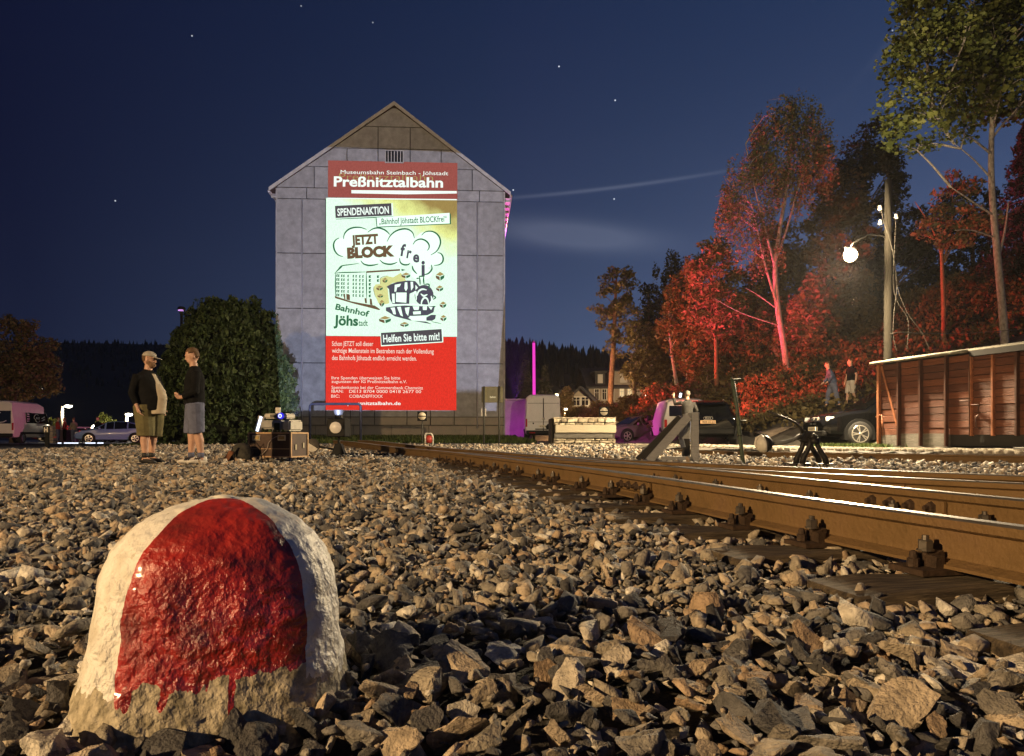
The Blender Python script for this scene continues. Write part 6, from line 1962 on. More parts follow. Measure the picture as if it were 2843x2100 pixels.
    for i, s_ in enumerate((-1, 1)):
        a = ankles[i]; shp = MB()
        V_ = [(-.09, .036, .075), (-.05, .042, .085), (.02, .045, .07), (.09, .05, .055), (.16, .047, .04), (.20, .03, .025)]
        rings = []
        for (x, w, h) in V_: rings.append((x, w, h))
        n_ = 12; VV, FF = [], []
        for (x, w, h) in rings:
            for kk in range(n_):
                an = 2 * math.pi * kk / n_
                VV.append((a.x + x, a.y + s_ * x * .12 + w * math.cos(an), max(0.0, h * .55 + h * .62 * math.sin(an))))
        for ii in range(len(rings) - 1):
            for kk in range(n_): FF.append((ii * n_ + kk, ii * n_ + (kk + 1) % n_, (ii + 1) * n_ + (kk + 1) % n_, (ii + 1) * n_ + kk))
        FF.append(tuple(range(n_))); FF.append(tuple((len(rings) - 1) * n_ + kk for kk in range(n_)))
        shp.add(VV, FF, 0, True)
        so = shp.build('shoe', [S['shoes']], p)
        if S.get('sole'):
            z_ = MB(); z_.box((a.x + .05, a.y + s_ * .006, .012), (.29, .095, .024)); z_.build('sole', [S['sole']], so, bevel=.01)
        if S.get('stripes'):
            for kk in range(3):
                z_ = MB(); z_.box((a.x + .03 + kk * .028, a.y, .062), (.011, .097, .055), (0, R(-35), 0)); z_.build('shoe_stripe', [m_ink], so)
        if S.get('socks'):
            z_ = MB(); z_.tube([a + Vector((0, 0, .0)), a + Vector((-.002, 0, .075))], [.047, .046], 12); z_.build('sock', [S['socks']], p)
    # hair, beard, cap
    if S.get('hair'):
        hm = MB(); hm.ellipsoid(hd(-.012, 0, .035), (.104, .085, .106), rot=yaw)
        me = hm.mesh('hair'); bm = bmesh.new(); bm.from_mesh(me)
        inv = yaw.inverted()
        dl = [v for v in bm.verts if (lambda w: w.z < (.02 if w.x > -.02 else -.05) + max(0, w.x) * .55)(inv @ (v.co - head))]
        bmesh.ops.delete(bm, geom=dl, context='VERTS')
        for v in bm.verts: v.co += (v.co - head).normalized() * mnoise.noise(v.co * 40) * .008
        bm.to_mesh(me); bm.free()
        ho = link('hair', me, [S['hair']], p); so_ = ho.modifiers.new('thick', 'SOLIDIFY'); so_.thickness = .014
    if S.get('cap'):
        cm = MB(); cm.ellipsoid(hd(-.006, 0, .055), (.108, .090, .085), rot=yaw, n=20, m=12)
        me = cm.mesh('cap'); bm = bmesh.new(); bm.from_mesh(me); inv = yaw.inverted()
        bmesh.ops.delete(bm, geom=[v for v in bm.verts if (inv @ (v.co - head)).z < .042], context='VERTS')
        bm.to_mesh(me); bm.free()
        co = link('cap', me, [S['cap']], p); so_ = co.modifiers.new('thick', 'SOLIDIFY'); so_.thickness = .008
        vz = MB(); pts = [hd(.085 + .0 * 0, -.072, .045)] + [hd(.10 + .085 * math.sin(a), -.075 * math.cos(a), .043 - .018 * math.sin(a)) for a in np.linspace(0, math.pi, 12)] + [hd(.085, .072, .045)]
        vz.prism(pts, (0, 0, .008)); vz.build('visor', [S['cap']], co)
    if S.get('beard'):
        be = MB(); be.ellipsoid(hd(.045, 0, -.068), (.062, .062, .060), rot=yaw); be.ellipsoid(hd(.015, 0, -.04), (.06, .074, .055), rot=yaw)
        link('beard', remesh(be, .009, 2), [S['beard']], p)
    if S.get('glasses'):
        z_ = MB()
        for s_ in (-1, 1):
            z_.tube([hd(.093 + .0, s_ * .034 + .024 * math.cos(a), .022 + .019 * math.sin(a)) for a in np.linspace(0, 6.283, 12)], .003, 5); z_.tube([hd(.09, s_ * .058, .026), hd(.0, s_ * .084, .03)], .003, 5)
        z_.tube([hd(.1, -.011, .026), hd(.1, .011, .026)], .003, 5); z_.build('spectacles', [m_ink], p)
    return p
m_blackcloth = mat('black_cloth', (.006, .006, .0065), .95, spec=.15, var=.4, vscale=10, bump=.5, bscale=18)
m_olive = mat('olive_cloth', (.11, .095, .04), .9, var=.25, vscale=10, bump=.5, bscale=16)
m_beige = mat('beige_shirt', (.42, .36, .27), .9, var=.15, vscale=8, bump=.5, bscale=14)
m_capgrey = mat('cap_cloth', (.33, .30, .25), .9, var=.1)
m_denim = mat('grey_blue_cloth', (.10, .11, .17), .9, var=.25, vscale=10, bump=.5, bscale=16)
m_shoeblack = mat('shoe_black', (.014, .013, .013), .6)
m_shoewhite = mat('shoe_white', (.66, .62, .54), .55, var=.1)
m_beard = mat('beard_hair', (.16, .09, .05), .9, var=.3, vscale=40)
m_hairbrown = mat('brown_hair', (.10, .055, .025), .8, var=.3, vscale=40)
D1 = 11.5
person('stout bearded man in grey cap and olive shorts, hand in his pocket', (PX(414, D1), D1, .04), R(-14), dict(
    h=1.72, girth=1.20, belly=.14, leg=1.12, stance=.12, fwd=(.03, -.05), top=m_blackcloth, shirt=m_beige, legs=m_olive, leg_end=.43, hem=.84, shoes=m_shoeblack, socks=m_shoeblack, cap=m_capgrey, beard=m_beard, hair=m_hairbrown, glasses=True, turn=14, nod=6, lean=-.03,
    arms=[((-.09, -.27, 1.11), (.02, -.28, .89), (.3, .15, -.9), .6), ((-.08, .27, 1.11), (.02, .28, .89), (.3, -.15, -.9), .6)], sleeve=.80), voxel=.010)
D2 = 11.3
person('man in black hoodie, grey shorts and white striped trainers looking down', (PX(541, D2), D2, .045), R(205), dict(
    h=1.75, girth=1.05, belly=.02, leg=1.10, stance=.10, fwd=(.05, -.08), top=m_blackcloth, topname='hoodie', legs=m_denim, leg_end=.46, hem=.90, shoes=m_shoewhite, sole=m_shoewhite, stripes=True, socks=m_denim, hair=m_hairbrown, turn=6, nod=18, lean=.0,
    arms=[((.02, -.27, 1.10), (.19, -.09, 1.03), (.6, .8, .1), .9), ((.0, .27, 1.10), (.19, .10, 1.01), (.6, -.8, .1), .9)], sleeve=.86), voxel=.010)
# man photographing, behind the buffer stop
D3 = 23.4
m_grey_shirt = mat('striped_shirt', (.022, .020, .018), .9, var=.45, vscale=26, stretch=(3, 3, .25))
pp3 = person('grey haired man raising a lit phone behind the timber buffer stop', (PX(1909, D3), D3, .15), R(98), dict(
    h=1.74, girth=1.0, belly=.04, stance=.10, top=m_grey_shirt, topname='shirt', legs=m_denim, leg_end=.12, hem=.90, shoes=m_shoeblack, hair=mat('grey_hair', (.16, .135, .105), .9), turn=8, nod=-6,
    arms=[((-.02, -.30, 1.16), (.10, -.24, .95), (.3, .2, -.9), .5), ((.16, .36, 1.36), (.30, .36, 1.60), (.2, -.1, .95), .9)], sleeve=.85), voxel=.014)
ph = thing('phone', 'small phone with a glowing screen held up above the buffer stop', 'phone', P(1889, 1098, 23.05))
mb = MB(); mb.box((0, 0, 0), (.085, .010, .165), (R(8), R(10), 0)); mb.build('case', [m_black], ph, bevel=.004)
mb = MB(); mb.box((0, -.0065, 0), (.074, .003, .14), (R(8), R(10), 0)); mb.build('screen', [emat('phone_screen', (.75, .85, 1.0), 3.0)], ph)
# two walkers on the sloping path
D4 = 27.2
person('walker in dark shirt and pale shorts on the sloping path', (PX(2363, D4), D4, PZ(1125, D4)), R(185), dict(
    h=1.70, girth=1.0, stance=.09, fwd=(.12, -.10), top=m_blackcloth, topname='shirt', legs=mat('pale_cloth', (.40, .36, .32), .9), leg_end=.46, hem=.92, shoes=m_shoeblack, hair=m_hairbrown, turn=-10,
    arms=[((.02, -.27, 1.14), (.10, -.26, .92), (.2, 0, -1), .4), ((-.06, .27, 1.14), (-.02, .28, .90), (.1, 0, -1), .4)], sleeve=0), voxel=.016)
D5 = 27.6
person('walker in blue jacket bending forward on the sloping path', (PX(2312, D5), D5, PZ(1130, D5)), R(170), dict(
    h=1.68, girth=1.05, stance=.10, fwd=(.2, -.2), lean=.14, top=mat('blue_cloth', (.06, .08, .14), .9, var=.3), legs=m_denim, leg_end=.12, hem=.9, shoes=m_shoeblack, hair=m_hairbrown, nod=15,
    arms=[((.16, -.26, 1.14), (.30, -.22, .98), (.7, 0, -.7), .4), ((.10, .26, 1.14), (.26, .24, .96), (.7, 0, -.7), .4)]), voxel=.016)
# visitors at the stalls, far left
m_redcloth = mat('red_cloth', (.30, .02, .02), .9, var=.2)
for (px, D, rz, top, legs, lab) in ((160, 50, 40, m_redcloth, m_denim, 'visitor in bright red jacket at the left end of the stalls'), (180, 51, 200, m_redcloth, m_blackcloth, 'visitor in red jacket with dark trousers facing the stall counter'),
                                    (205, 50.5, 160, mat('tan_cloth', (.22, .17, .11), .9), m_denim, 'visitor in tan coat standing under the stall canopy'), (272, 49, 250, m_blackcloth, m_blackcloth, 'dark clothed visitor standing between the red and the blue car')):
    person(lab, (PX(px, D), D, 0), R(rz), dict(h=1.74, stance=.10, top=top, legs=legs, leg_end=.12, hem=.88, shoes=m_shoeblack, hair=m_hairbrown,
        arms=[((.02, -.27, 1.14), (.16, -.22, 1.0), (.6, .2, -.5), .4), ((-.02, .27, 1.14), (.14, .22, .98), (.6, -.2, -.5), .4)]), voxel=.024)
# ================================================================== TREES AND SHRUBS
LEAF = lambda n, a, b, c, tr=.3: mat(n, b, .65, rnd='attr', ramp=[(0, a), (.55, b), (1, c)], trans=tr)
lf_green = LEAF('leaf_maple', (.030, .042, .010), (.080, .100, .020), (.15, .16, .04))
lf_brown = LEAF('leaf_autumn', (.060, .050, .016), (.125, .095, .035), (.19, .135, .05))
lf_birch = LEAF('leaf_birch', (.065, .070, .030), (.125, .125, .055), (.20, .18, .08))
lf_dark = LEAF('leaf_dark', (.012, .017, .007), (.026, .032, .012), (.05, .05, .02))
lf_thuja = LEAF('leaf_thuja', (.010, .020, .005), (.024, .042, .010), (.06, .085, .022), .1)
lf_spruce = LEAF('leaf_spruce', (.006, .010, .008), (.012, .018, .014), (.022, .03, .022), .05)
lf_lit = LEAF('leaf_lamplit', (.05, .07, .01), (.12, .14, .02), (.20, .21, .04))  # street lamp light put into a brighter leaf colour
bk_birch = mat('bark_birch', (.42, .38, .34), .8, var=.2, vscale=12, bump=.6, bscale=20, stretch=(1, 1, .5), col2=(.10, .085, .075))
bk_brown = mat('bark_brown', (.11, .075, .05), .9, var=.4, vscale=9, bump=1.0, bscale=16, stretch=(4, 4, .8))
bk_red = mat('bark_pine', (.20, .10, .055), .9, var=.4, vscale=7, bump=1.0, bscale=14)
def leaves(name, centers, spread, per, size, m, parent, droop=0.0, flat=.0, up=0.0, aspect=.55):
    """leaf sprays round the clump centres; each leaf a folded diamond"""
    C = np.repeat(np.asarray(centers, dtype=float), per, axis=0); n = len(C)
    if n == 0: return None
    off = RNG.normal(0, 1, (n, 3)); off *= (RNG.uniform(.25, 1, n) ** .5 / np.maximum(.2, np.linalg.norm(off, axis=1)))[:, None]
    off *= np.asarray(spread)
    if droop: off[:, 2] -= RNG.uniform(0, 1, n) ** 1.3 * droop; off[:, :2] *= .55
    pos = C + off
    d = RNG.normal(0, 1, (n, 3)); d[:, 2] *= (1 - flat); d[:, 2] += up - droop * .6
    d /= np.linalg.norm(d, axis=1)[:, None]
    q = RNG.normal(0, 1, (n, 3)); w = np.cross(d, q); w /= np.linalg.norm(w, axis=1)[:, None]
    s_ = size * RNG.lognormal(0, .3, n)
    V = np.empty((n, 4, 3))
    V[:, 0] = pos - d * s_[:, None] * .5
    V[:, 1] = pos + w * (s_ * aspect * .5)[:, None] + d * (s_ * .08)[:, None]
    V[:, 2] = pos + d * s_[:, None] * .5
    V[:, 3] = pos - w * (s_ * aspect * .5)[:, None] + d * (s_ * .08)[:, None]
    rnd = np.clip(np.repeat(RNG.uniform(0, 1, len(centers)), per) * .55 + RNG.uniform(0, .55, n), 0, 1)
    return np_mesh(name, V.reshape(-1, 3), np.arange(4 * n).reshape(-1, 4), m, parent=parent, attr=np.repeat(rnd, 4))
def in_crown(blobs, shell=.0):
    tot = sum(b[3] * b[4] * b[5] for b in blobs); r_ = random.uniform(0, tot)
    for b in blobs:
        r_ -= b[3] * b[4] * b[5]
        if r_ <= 0: break
    v = Vector((random.gauss(0, 1), random.gauss(0, 1), random.gauss(0, 1))).normalized() * (lerp(random.random() ** (1 / 3), 1, shell))
    return Vector((b[0] + v.x * b[3], b[1] + v.y * b[4], b[2] + v.z * b[5]))
def tree(label, base, trunk, radii, blobs, clumps, per, size, spread, leaf_m, bark_m, branches=30, droop=0.0, shell=.45, name='tree', flat=.3, extra=(), aspect=.55):
    """trunk: local points; blobs: crown ellipsoids in local metres"""
    t = thing(name, label, 'tree', base)
    tr = [Vector(p) for p in trunk]
    mb = MB(); mb.tube(smooth3(tr), np.interp(np.linspace(0, len(tr) - 1, (len(tr) - 1) * 4 + 1), range(len(tr)), radii).tolist(), 10)
    for (pts, r0, r1) in extra:
        pts = [Vector(p) for p in pts]; f_ = smooth3(pts); mb.tube(f_, np.linspace(r0, r1, len(f_)).tolist(), 8)
    cen = [in_crown(blobs, shell) for _ in range(clumps)]
    H0, H1 = tr[1].z if len(tr) > 1 else 0, tr[-1].z
    skel = [tr] + [[Vector(p) for p in e[0]] for e in extra]
    for c in cen[:branches]:
        bestp, bd = None, 1e9
        for line in skel:
            for i in range(len(line) - 1):
                for f_ in (0, .33, .66, 1):
                    q = line[i].lerp(line[i + 1], f_)
                    if q.z > c.z - .1 * (c - q).length or q.z < H0 * .8: continue
                    dd = (c - q).length + abs(c.z - q.z - .8 * math.hypot(c.x - q.x, c.y - q.y)) * .6
                    if dd < bd: bd, bestp = dd, q
        if bestp is None: continue
        L_ = (c - bestp).length
        m1 = bestp.lerp(c, .4) + Vector((random.gauss(0, .06), random.gauss(0, .06), .10)) * L_
        m2 = bestp.lerp(c, .75) + Vector((random.gauss(0, .05), random.gauss(0, .05), .09)) * L_
        r0 = min(.016 * L_ + .012, radii[0] * .4)
        mb.tube([bestp, m1, m2, c], [r0, r0 * .7, r0 * .45, .006], 5, caps=False)
        for _ in range(2):
            e = c + Vector((random.gauss(0, 1), random.gauss(0, 1), random.gauss(0, .6))) * np.mean(spread) * .8
            mb.tube([m2, m2.lerp(e, .5) + Vector((0, 0, .05)), e], [r0 * .4, r0 * .28, .005], 4, caps=False)
    mb.build('trunk', [bark_m], t)
    leaves('crown', cen, spread, per, size, leaf_m, t, droop, flat, aspect=aspect)
    return t
def smooth3(p):
    out = []
    for i in range(len(p) - 1):
        p0, p1, p2_, p3 = p[max(0, i - 1)], p[i], p[i + 1], p[min(len(p) - 1, i + 2)]
        for k in range(4):
            t = k / 4
            out.append(.5 * ((2 * p1) + (-p0 + p2_) * t + (2 * p0 - 5 * p1 + 4 * p2_ - p3) * t * t + (-p0 + 3 * p1 - 3 * p2_ + p3) * t ** 3))
    out.append(p[-1])
    return out
def at(px, py, D, base):
    q = P(px, py, D); return (q.x - base[0], q.y - base[1], q.z - base[2])
def blob_at(x0, x1, y0, y1, D, base, ry=None):
    a, b = P(x0, y1, D), P(x1, y0, D)
    return ((a.x + b.x) / 2 - base[0], D - base[1], (a.z + b.z) / 2 - base[2], (b.x - a.x) / 2, ry or (b.x - a.x) / 2 * .9, (b.z - a.z) / 2)
def foot(px, D, py=None):
    x = PX(px, D); return (x, D, (PZ(py, D) if py else ground_z(x, D)) - .15)
# --- the big birch, lit red
B = foot(2188, 36, 1066)
tree('tall slender birch with drooping twigs on the slope, glowing red', B, [at(2188, 1066, 36, B), at(2176, 960, 36, B), at(2160, 860, 36, B), at(2152, 740, 36.2, B), at(2165, 640, 36.3, B), at(2190, 480, 36.2, B), at(2200, 330, 36, B)],
     [.17, .15, .14, .12, .10, .07, .03], [blob_at(2080, 2300, 270, 520, 36, B, 2.2), blob_at(2010, 2160, 400, 640, 36, B, 1.8), blob_at(1990, 2090, 520, 670, 35.5, B, 1.4), blob_at(2180, 2310, 330, 560, 36, B, 1.8), blob_at(2030, 2180, 640, 720, 36, B, 1.2)],
     480, 46, .115, (.42, .42, .34), lf_birch, bk_birch, branches=75, droop=1.05, shell=.35, name='birch_tree', extra=[
         ([at(2152, 740, 36.2, B), at(2125, 640, 36.2, B), at(2095, 520, 36.1, B), at(2070, 400, 36, B)], .08, .02), ([at(2158, 850, 36, B), at(2120, 720, 35.8, B), at(2095, 600, 35.7, B), at(2060, 490, 35.6, B)], .07, .02),
         ([at(2155, 720, 36.2, B), at(2180, 650, 36.2, B), at(2215, 520, 36.2, B), at(2225, 380, 36.2, B)], .07, .02), ([at(2160, 860, 36, B), at(2105, 820, 35.8, B), at(2070, 800, 35.6, B)], .035, .01), ([at(2165, 905, 36, B), at(2060, 870, 35.6, B), at(1985, 830, 35.4, B)], .035, .01)], aspect=.6)
# --- loose tree with bare reddish trunk
B = foot(1694, 52, 1158)
tree('loose tree with a long bare reddish trunk before the villa', B, [at(1694, 1158, 52, B), at(1697, 1060, 52, B), at(1704, 950, 52, B), at(1708, 850, 52, B), at(1712, 760, 52, B)], [.22, .20, .17, .12, .05],
     [blob_at(1665, 1765, 738, 850, 52, B, 1.4), blob_at(1660, 1780, 840, 930, 52, B, 1.4), blob_at(1632, 1690, 845, 880, 52, B, .8), blob_at(1680, 1760, 930, 990, 52, B, 1.0)], 110, 34, .22, (.42, .42, .26), lf_brown, bk_red, branches=45, shell=.5, name='tall_tree')
# --- dark pair behind
B = foot(1850, 62)
tree('dark unlit tree rising behind the orange trees', B, [at(1850, 1150, 62, B), at(1852, 950, 62, B), at(1868, 760, 62, B)], [.25, .2, .06], [blob_at(1815, 1930, 692, 860, 62, B, 2), blob_at(1785, 1900, 800, 1000, 62, B, 2.2)], 130, 40, .26, (.6, .6, .5), lf_dark, bk_brown, branches=25, droop=.8, shell=.3, name='dark_tree')
B = foot(1800, 56)
tree('conical dark tree left of the dark drooping tree', B, [at(1800, 1150, 56, B), at(1800, 950, 56, B), at(1800, 800, 56, B)], [.2, .15, .04], [blob_at(1785, 1815, 780, 880, 56, B, .9), blob_at(1765, 1840, 860, 1020, 56, B, 1.5)], 90, 40, .22, (.5, .5, .4), lf_dark, bk_brown, branches=15, shell=.3, name='dark_tree')
# --- orange lit trees low on the slope
B = foot(1760, 47)
tree('bushy orange lit tree standing before the villa end', B, [at(1762, 1120, 47, B), at(1762, 1040, 47, B), at(1770, 940, 47, B)], [.14, .12, .05], [blob_at(1735, 1850, 900, 1010, 47, B, 1.8), blob_at(1730, 1900, 990, 1090, 47, B, 2.0)], 170, 40, .20, (.42, .42, .30), lf_brown, bk_brown, branches=30, shell=.4, name='bushy_tree')
B = foot(1873, 44, 1075)
tree('bushy tree with two leaning pale trunks on the slope', B, [at(1880, 1075, 44, B), at(1868, 1000, 44, B), at(1856, 900, 44, B)], [.12, .10, .05], [blob_at(1830, 1960, 830, 1000, 44, B, 2.0), blob_at(1850, 1950, 760, 880, 44, B, 1.5)], 170, 40, .20, (.42, .42, .30), lf_brown, bk_birch, branches=30, shell=.4, name='bushy_tree', extra=[([at(1912, 1075, 44, B), at(1905, 1000, 44, B), at(1900, 900, 44, B)], .1, .05)])
B = foot(1990, 39, 1085)
tree('rounded maple with thin straight trunk, lit deep orange red', B, [at(1990, 1085, 39, B), at(1988, 980, 39, B), at(1985, 880, 39, B), at(1975, 760, 39, B)], [.12, .10, .08, .04], [blob_at(1905, 2050, 690, 830, 39, B, 1.9), blob_at(1895, 2070, 790, 930, 39, B, 2.0), blob_at(1950, 2020, 650, 720, 39, B, 1.0)], 230, 44, .18, (.40, .40, .28), lf_brown, bk_red, branches=50, shell=.45, name='maple_tree')
B = foot(2085, 41, 1040)
tree('broad tree filling the slope behind the birch', B, [at(2100, 1040, 41, B), at(2100, 940, 41, B), at(2100, 830, 41, B)], [.14, .12, .05], [blob_at(2030, 2180, 780, 960, 41, B, 2.0), blob_at(2060, 2240, 900, 1050, 41, B, 2.0)], 200, 44, .19, (.42, .42, .30), lf_brown, bk_brown, branches=30, shell=.4, name='broad_tree')
# --- the dark wood behind the lamp
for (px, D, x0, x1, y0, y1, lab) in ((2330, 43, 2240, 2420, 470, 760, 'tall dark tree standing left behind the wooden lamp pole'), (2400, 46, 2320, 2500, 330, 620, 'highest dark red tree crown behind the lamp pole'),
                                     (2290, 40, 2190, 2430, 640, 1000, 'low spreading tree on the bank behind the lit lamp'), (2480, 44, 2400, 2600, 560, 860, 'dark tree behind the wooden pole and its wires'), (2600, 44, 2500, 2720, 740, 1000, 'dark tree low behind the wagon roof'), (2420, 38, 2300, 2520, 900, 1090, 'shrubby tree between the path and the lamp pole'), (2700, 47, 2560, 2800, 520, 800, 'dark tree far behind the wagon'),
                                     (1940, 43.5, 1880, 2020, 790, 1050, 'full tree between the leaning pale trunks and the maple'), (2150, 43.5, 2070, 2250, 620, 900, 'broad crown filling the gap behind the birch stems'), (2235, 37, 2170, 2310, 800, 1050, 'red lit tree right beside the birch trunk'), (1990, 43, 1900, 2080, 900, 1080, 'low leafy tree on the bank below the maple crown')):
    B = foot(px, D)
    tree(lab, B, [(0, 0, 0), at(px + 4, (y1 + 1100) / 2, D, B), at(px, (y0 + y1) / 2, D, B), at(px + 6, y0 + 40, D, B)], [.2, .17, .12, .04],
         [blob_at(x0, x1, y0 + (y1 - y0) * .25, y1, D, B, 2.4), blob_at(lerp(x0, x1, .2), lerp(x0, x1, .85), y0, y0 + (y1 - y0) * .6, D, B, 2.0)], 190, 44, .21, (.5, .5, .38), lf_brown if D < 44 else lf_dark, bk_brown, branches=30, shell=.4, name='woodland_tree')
# --- the large maple at the right edge
B = foot(2792, 24.5, 945)
tree('large leafy maple with pale spotted trunk behind the wagon', B, [at(2793, 1000, 24.5, B), at(2785, 880, 24.5, B), at(2770, 720, 24.5, B), at(2756, 560, 24.5, B), at(2752, 420, 24.5, B), at(2760, 250, 24.5, B), at(2770, 60, 24.5, B)], [.13, .125, .11, .10, .085, .065, .03],
     [blob_at(2500, 2860, -90, 110, 24, B, 1.8), blob_at(2460, 2780, 60, 230, 23.6, B, 1.6), blob_at(2430, 2640, 230, 330, 23.4, B, 1.2), blob_at(2430, 2700, 330, 410, 23.4, B, 1.2), blob_at(2620, 2940, 120, 330, 24.5, B, 1.8), blob_at(2720, 2960, -60, 200, 24.5, B, 1.8)], 640, 30, .145, (.46, .46, .28), lf_green, bk_birch, branches=130, shell=.35, name='maple_tree', flat=.5, aspect=.8,
     extra=[([at(2772, 720, 24.5, B), at(2790, 640, 24.6, B), at(2800, 560, 24.7, B)], .05, .02), ([at(2760, 600, 24.5, B), at(2700, 560, 24.2, B), at(2640, 520, 24, B)], .04, .012), ([at(2760, 660, 24.5, B), at(2700, 640, 24.3, B), at(2650, 640, 24.1, B)], .03, .01), ([at(2755, 430, 24.5, B), at(2690, 380, 24, B), at(2600, 330, 23.6, B)], .045, .012), ([at(2758, 380, 24.5, B), at(2800, 330, 24.5, B), at(2860, 300, 24.5, B)], .04, .012), ([at(2756, 500, 24.5, B), at(2700, 440, 24.2, B), at(2650, 400, 23.9, B)], .035, .01)])
B = foot(2620, 30, 1000)
tree('small forked tree with sparse leaves between pole and maple', B, [at(2620, 1000, 30, B), at(2620, 860, 30, B), at(2615, 720, 30, B), at(2612, 600, 30, B)], [.10, .09, .07, .03], [blob_at(2560, 2760, 570, 680, 29.6, B, 1.3), blob_at(2600, 2760, 620, 690, 29.4, B, 1.0), blob_at(2590, 2700, 470, 580, 30, B, 1.2)], 90, 34, .15, (.34, .34, .18), lf_birch, bk_red, branches=40, shell=.4, name='small_tree',
     extra=[([at(2620, 730, 30, B), at(2590, 640, 30, B), at(2540, 560, 30, B)], .05, .012), ([at(2622, 720, 30, B), at(2640, 640, 30, B), at(2645, 540, 30, B)], .05, .012), ([at(2622, 730, 30, B), at(2655, 660, 30, B)], .04, .015)])
# --- spruces
def spruce(label, px, D, y_top, y_bot, halfw, m=lf_spruce, dens=1.0):
    x = PX(px, D); zb = ground_z(x, D) - .1
    t = thing('spruce_tree', label, 'tree', (x, D, zb))
    H = PZ(y_top, D) - zb; z0 = max(.4, PZ(y_bot, D) - zb); W_ = halfw / F_PX * D
    mb = MB(); mb.tube([(0, 0, 0), (0, 0, H * .6), (0, 0, H)], [.02 * H, .012 * H, .01], 8)
    cen = []
    z = z0
    while z < H:
        r_ = W_ * (1 - (z - z0) / (H - z0)) ** .85 + .1
        nb = max(4, int(9 * dens))
        for k in range(nb):
            a = random.uniform(0, 6.283); L_ = r_ * random.uniform(.75, 1.1)
            e = Vector((math.cos(a) * L_, math.sin(a) * L_, z - L_ * .28))
            mb.tube([(0, 0, z), (e.x * .5, e.y * .5, z - L_ * .08), e], [.02, .014, .005], 4, caps=False)
            for f_ in np.arange(.25, 1.05, .14): cen.append((e.x * f_, e.y * f_, lerp(z, e.z, f_) - .05))
        z += max(.25, (H - z0) / 34)
    mb.build('trunk', [bk_brown], t)
    leaves('crown', cen, (.16, .16, .16), 9, .20, m, t, droop=.22, aspect=.32)
    return t
spruce('dark hanging spruce at the far right behind the maple', 2850, 33, 330, 900, 130)
spruce('small conifer standing behind the magenta lit pole', 1512, 58, 1015, 1150, 28)
spruce('dim conifer behind the violet flood lamp', 1458, 60, 985, 1150, 36)
# --- the clipped round hedge left of the block
B = (PX(628, 29.3), 29.3, ground_z(PX(628, 29.3), 29.3) - .05)
hg = thing('thuja_hedge', 'huge rounded dark green thuja bush standing left of the gable', 'bush', B)
def hedge_surface():
    a = random.uniform(0, 6.283); v = random.random() ** .8
    rx = np.interp(v, [0, .25, .5, .75, .9, 1.0], [2.38, 2.45, 2.40, 2.05, 1.65, 1.0])
    z = v * np.interp(math.cos(a), [-1, -.3, .1, .5, 1], [4.9, 5.35, 5.55, 5.75, 5.2])
    bump_ = 1 + .13 * mnoise.noise(Vector((math.cos(a) * 2, math.sin(a) * 2, v * 3)) * 1.6)
    k = (bump_ + .06 * mnoise.noise(Vector((math.cos(a) * 7, math.sin(a) * 7, v * 9)))) * random.choice((random.uniform(.88, 1.02), random.uniform(.97, 1.09)))
    return (math.cos(a) * rx * k, math.sin(a) * rx * k * .85, z * (1 + .05 * mnoise.noise(Vector((a * 2, 0, v * 2)))))
cen = [hedge_surface() for _ in range(3400)]
cen += [(random.gauss(0, .55), random.gauss(0, .5), random.uniform(4.6, 5.55)) for _ in range(250)]
for (px_, py_) in ((710, 838), (575, 842), (655, 848), (605, 838), (530, 862), (775, 1060), (745, 870)):
    q = P(px_, py_, 29.3)
    cen += [(q.x - B[0] + random.gauss(0, .10), random.gauss(0, .25), q.z - B[2] + random.uniform(-.5, .1)) for _ in range(22)]
leaves('foliage', cen, (.13, .13, .16), 13, .17, lf_thuja, hg, up=.9, aspect=.45)
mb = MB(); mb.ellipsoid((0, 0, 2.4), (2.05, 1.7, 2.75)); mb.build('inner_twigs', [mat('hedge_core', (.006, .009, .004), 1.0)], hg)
mb = MB()
for k in range(5): mb.tube([(random.gauss(0, .5), random.gauss(0, .4), -.1), (random.gauss(0, .6), 0, 1.2)], [.09, .05], 6)
mb.build('stem', [bk_brown], hg)
# --- dark reddish tree far left
B = foot(35, 51)
tree('round dark reddish tree behind the white minibus', B, [(0, 0, 0), (0, 0, 2), (.2, 0, 4.2), (.2, 0, 6)], [.22, .2, .14, .05], [blob_at(-80, 140, 880, 1080, 51, B, 2.6), blob_at(-60, 165, 960, 1120, 51, B, 2.6)], 300, 44, .22, (.5, .5, .38), lf_brown, bk_brown, branches=40, shell=.5, name='round_tree')
# --- bushes
def bush(label, px, D, x0, x1, y0, y1, m, n=60, per=34, size=.16, group=None, name='bush'):
    B = (PX(px, D), D, ground_z(PX(px, D), D) - .1)
    t = thing(name, label, 'bush', B, 0, group)
    bb = [blob_at(x0, x1, y0, y1, D, B)]
    cen = [in_crown(bb, .4) for _ in range(n)]
    mb = MB()
    for c in cen[:14]: mb.tube([(c.x * .15, c.y * .15, 0), (c.x * .6, c.y * .6, c.z * .6), c], [.03, .018, .006], 5, caps=False)
    mb.build('stem', [bk_brown], t)
    leaves('foliage', cen, (.32, .32, .24), per, size, m, t)
    return t
bush('yellow green shrub brightly lit below the farther street lamp', 310, 60, 270, 345, 1168, 1215, lf_lit, 70)
bush('upright lit shrub left of the farther street lamp', 288, 61, 275, 302, 1150, 1200, lf_lit, 30)
bush('small yellow green shrub lit behind the halt sign', 135, 56, 112, 155, 1165, 1215, lf_lit, 50)
GB = 'bushes along the foot of the wooded slope'
k = 0
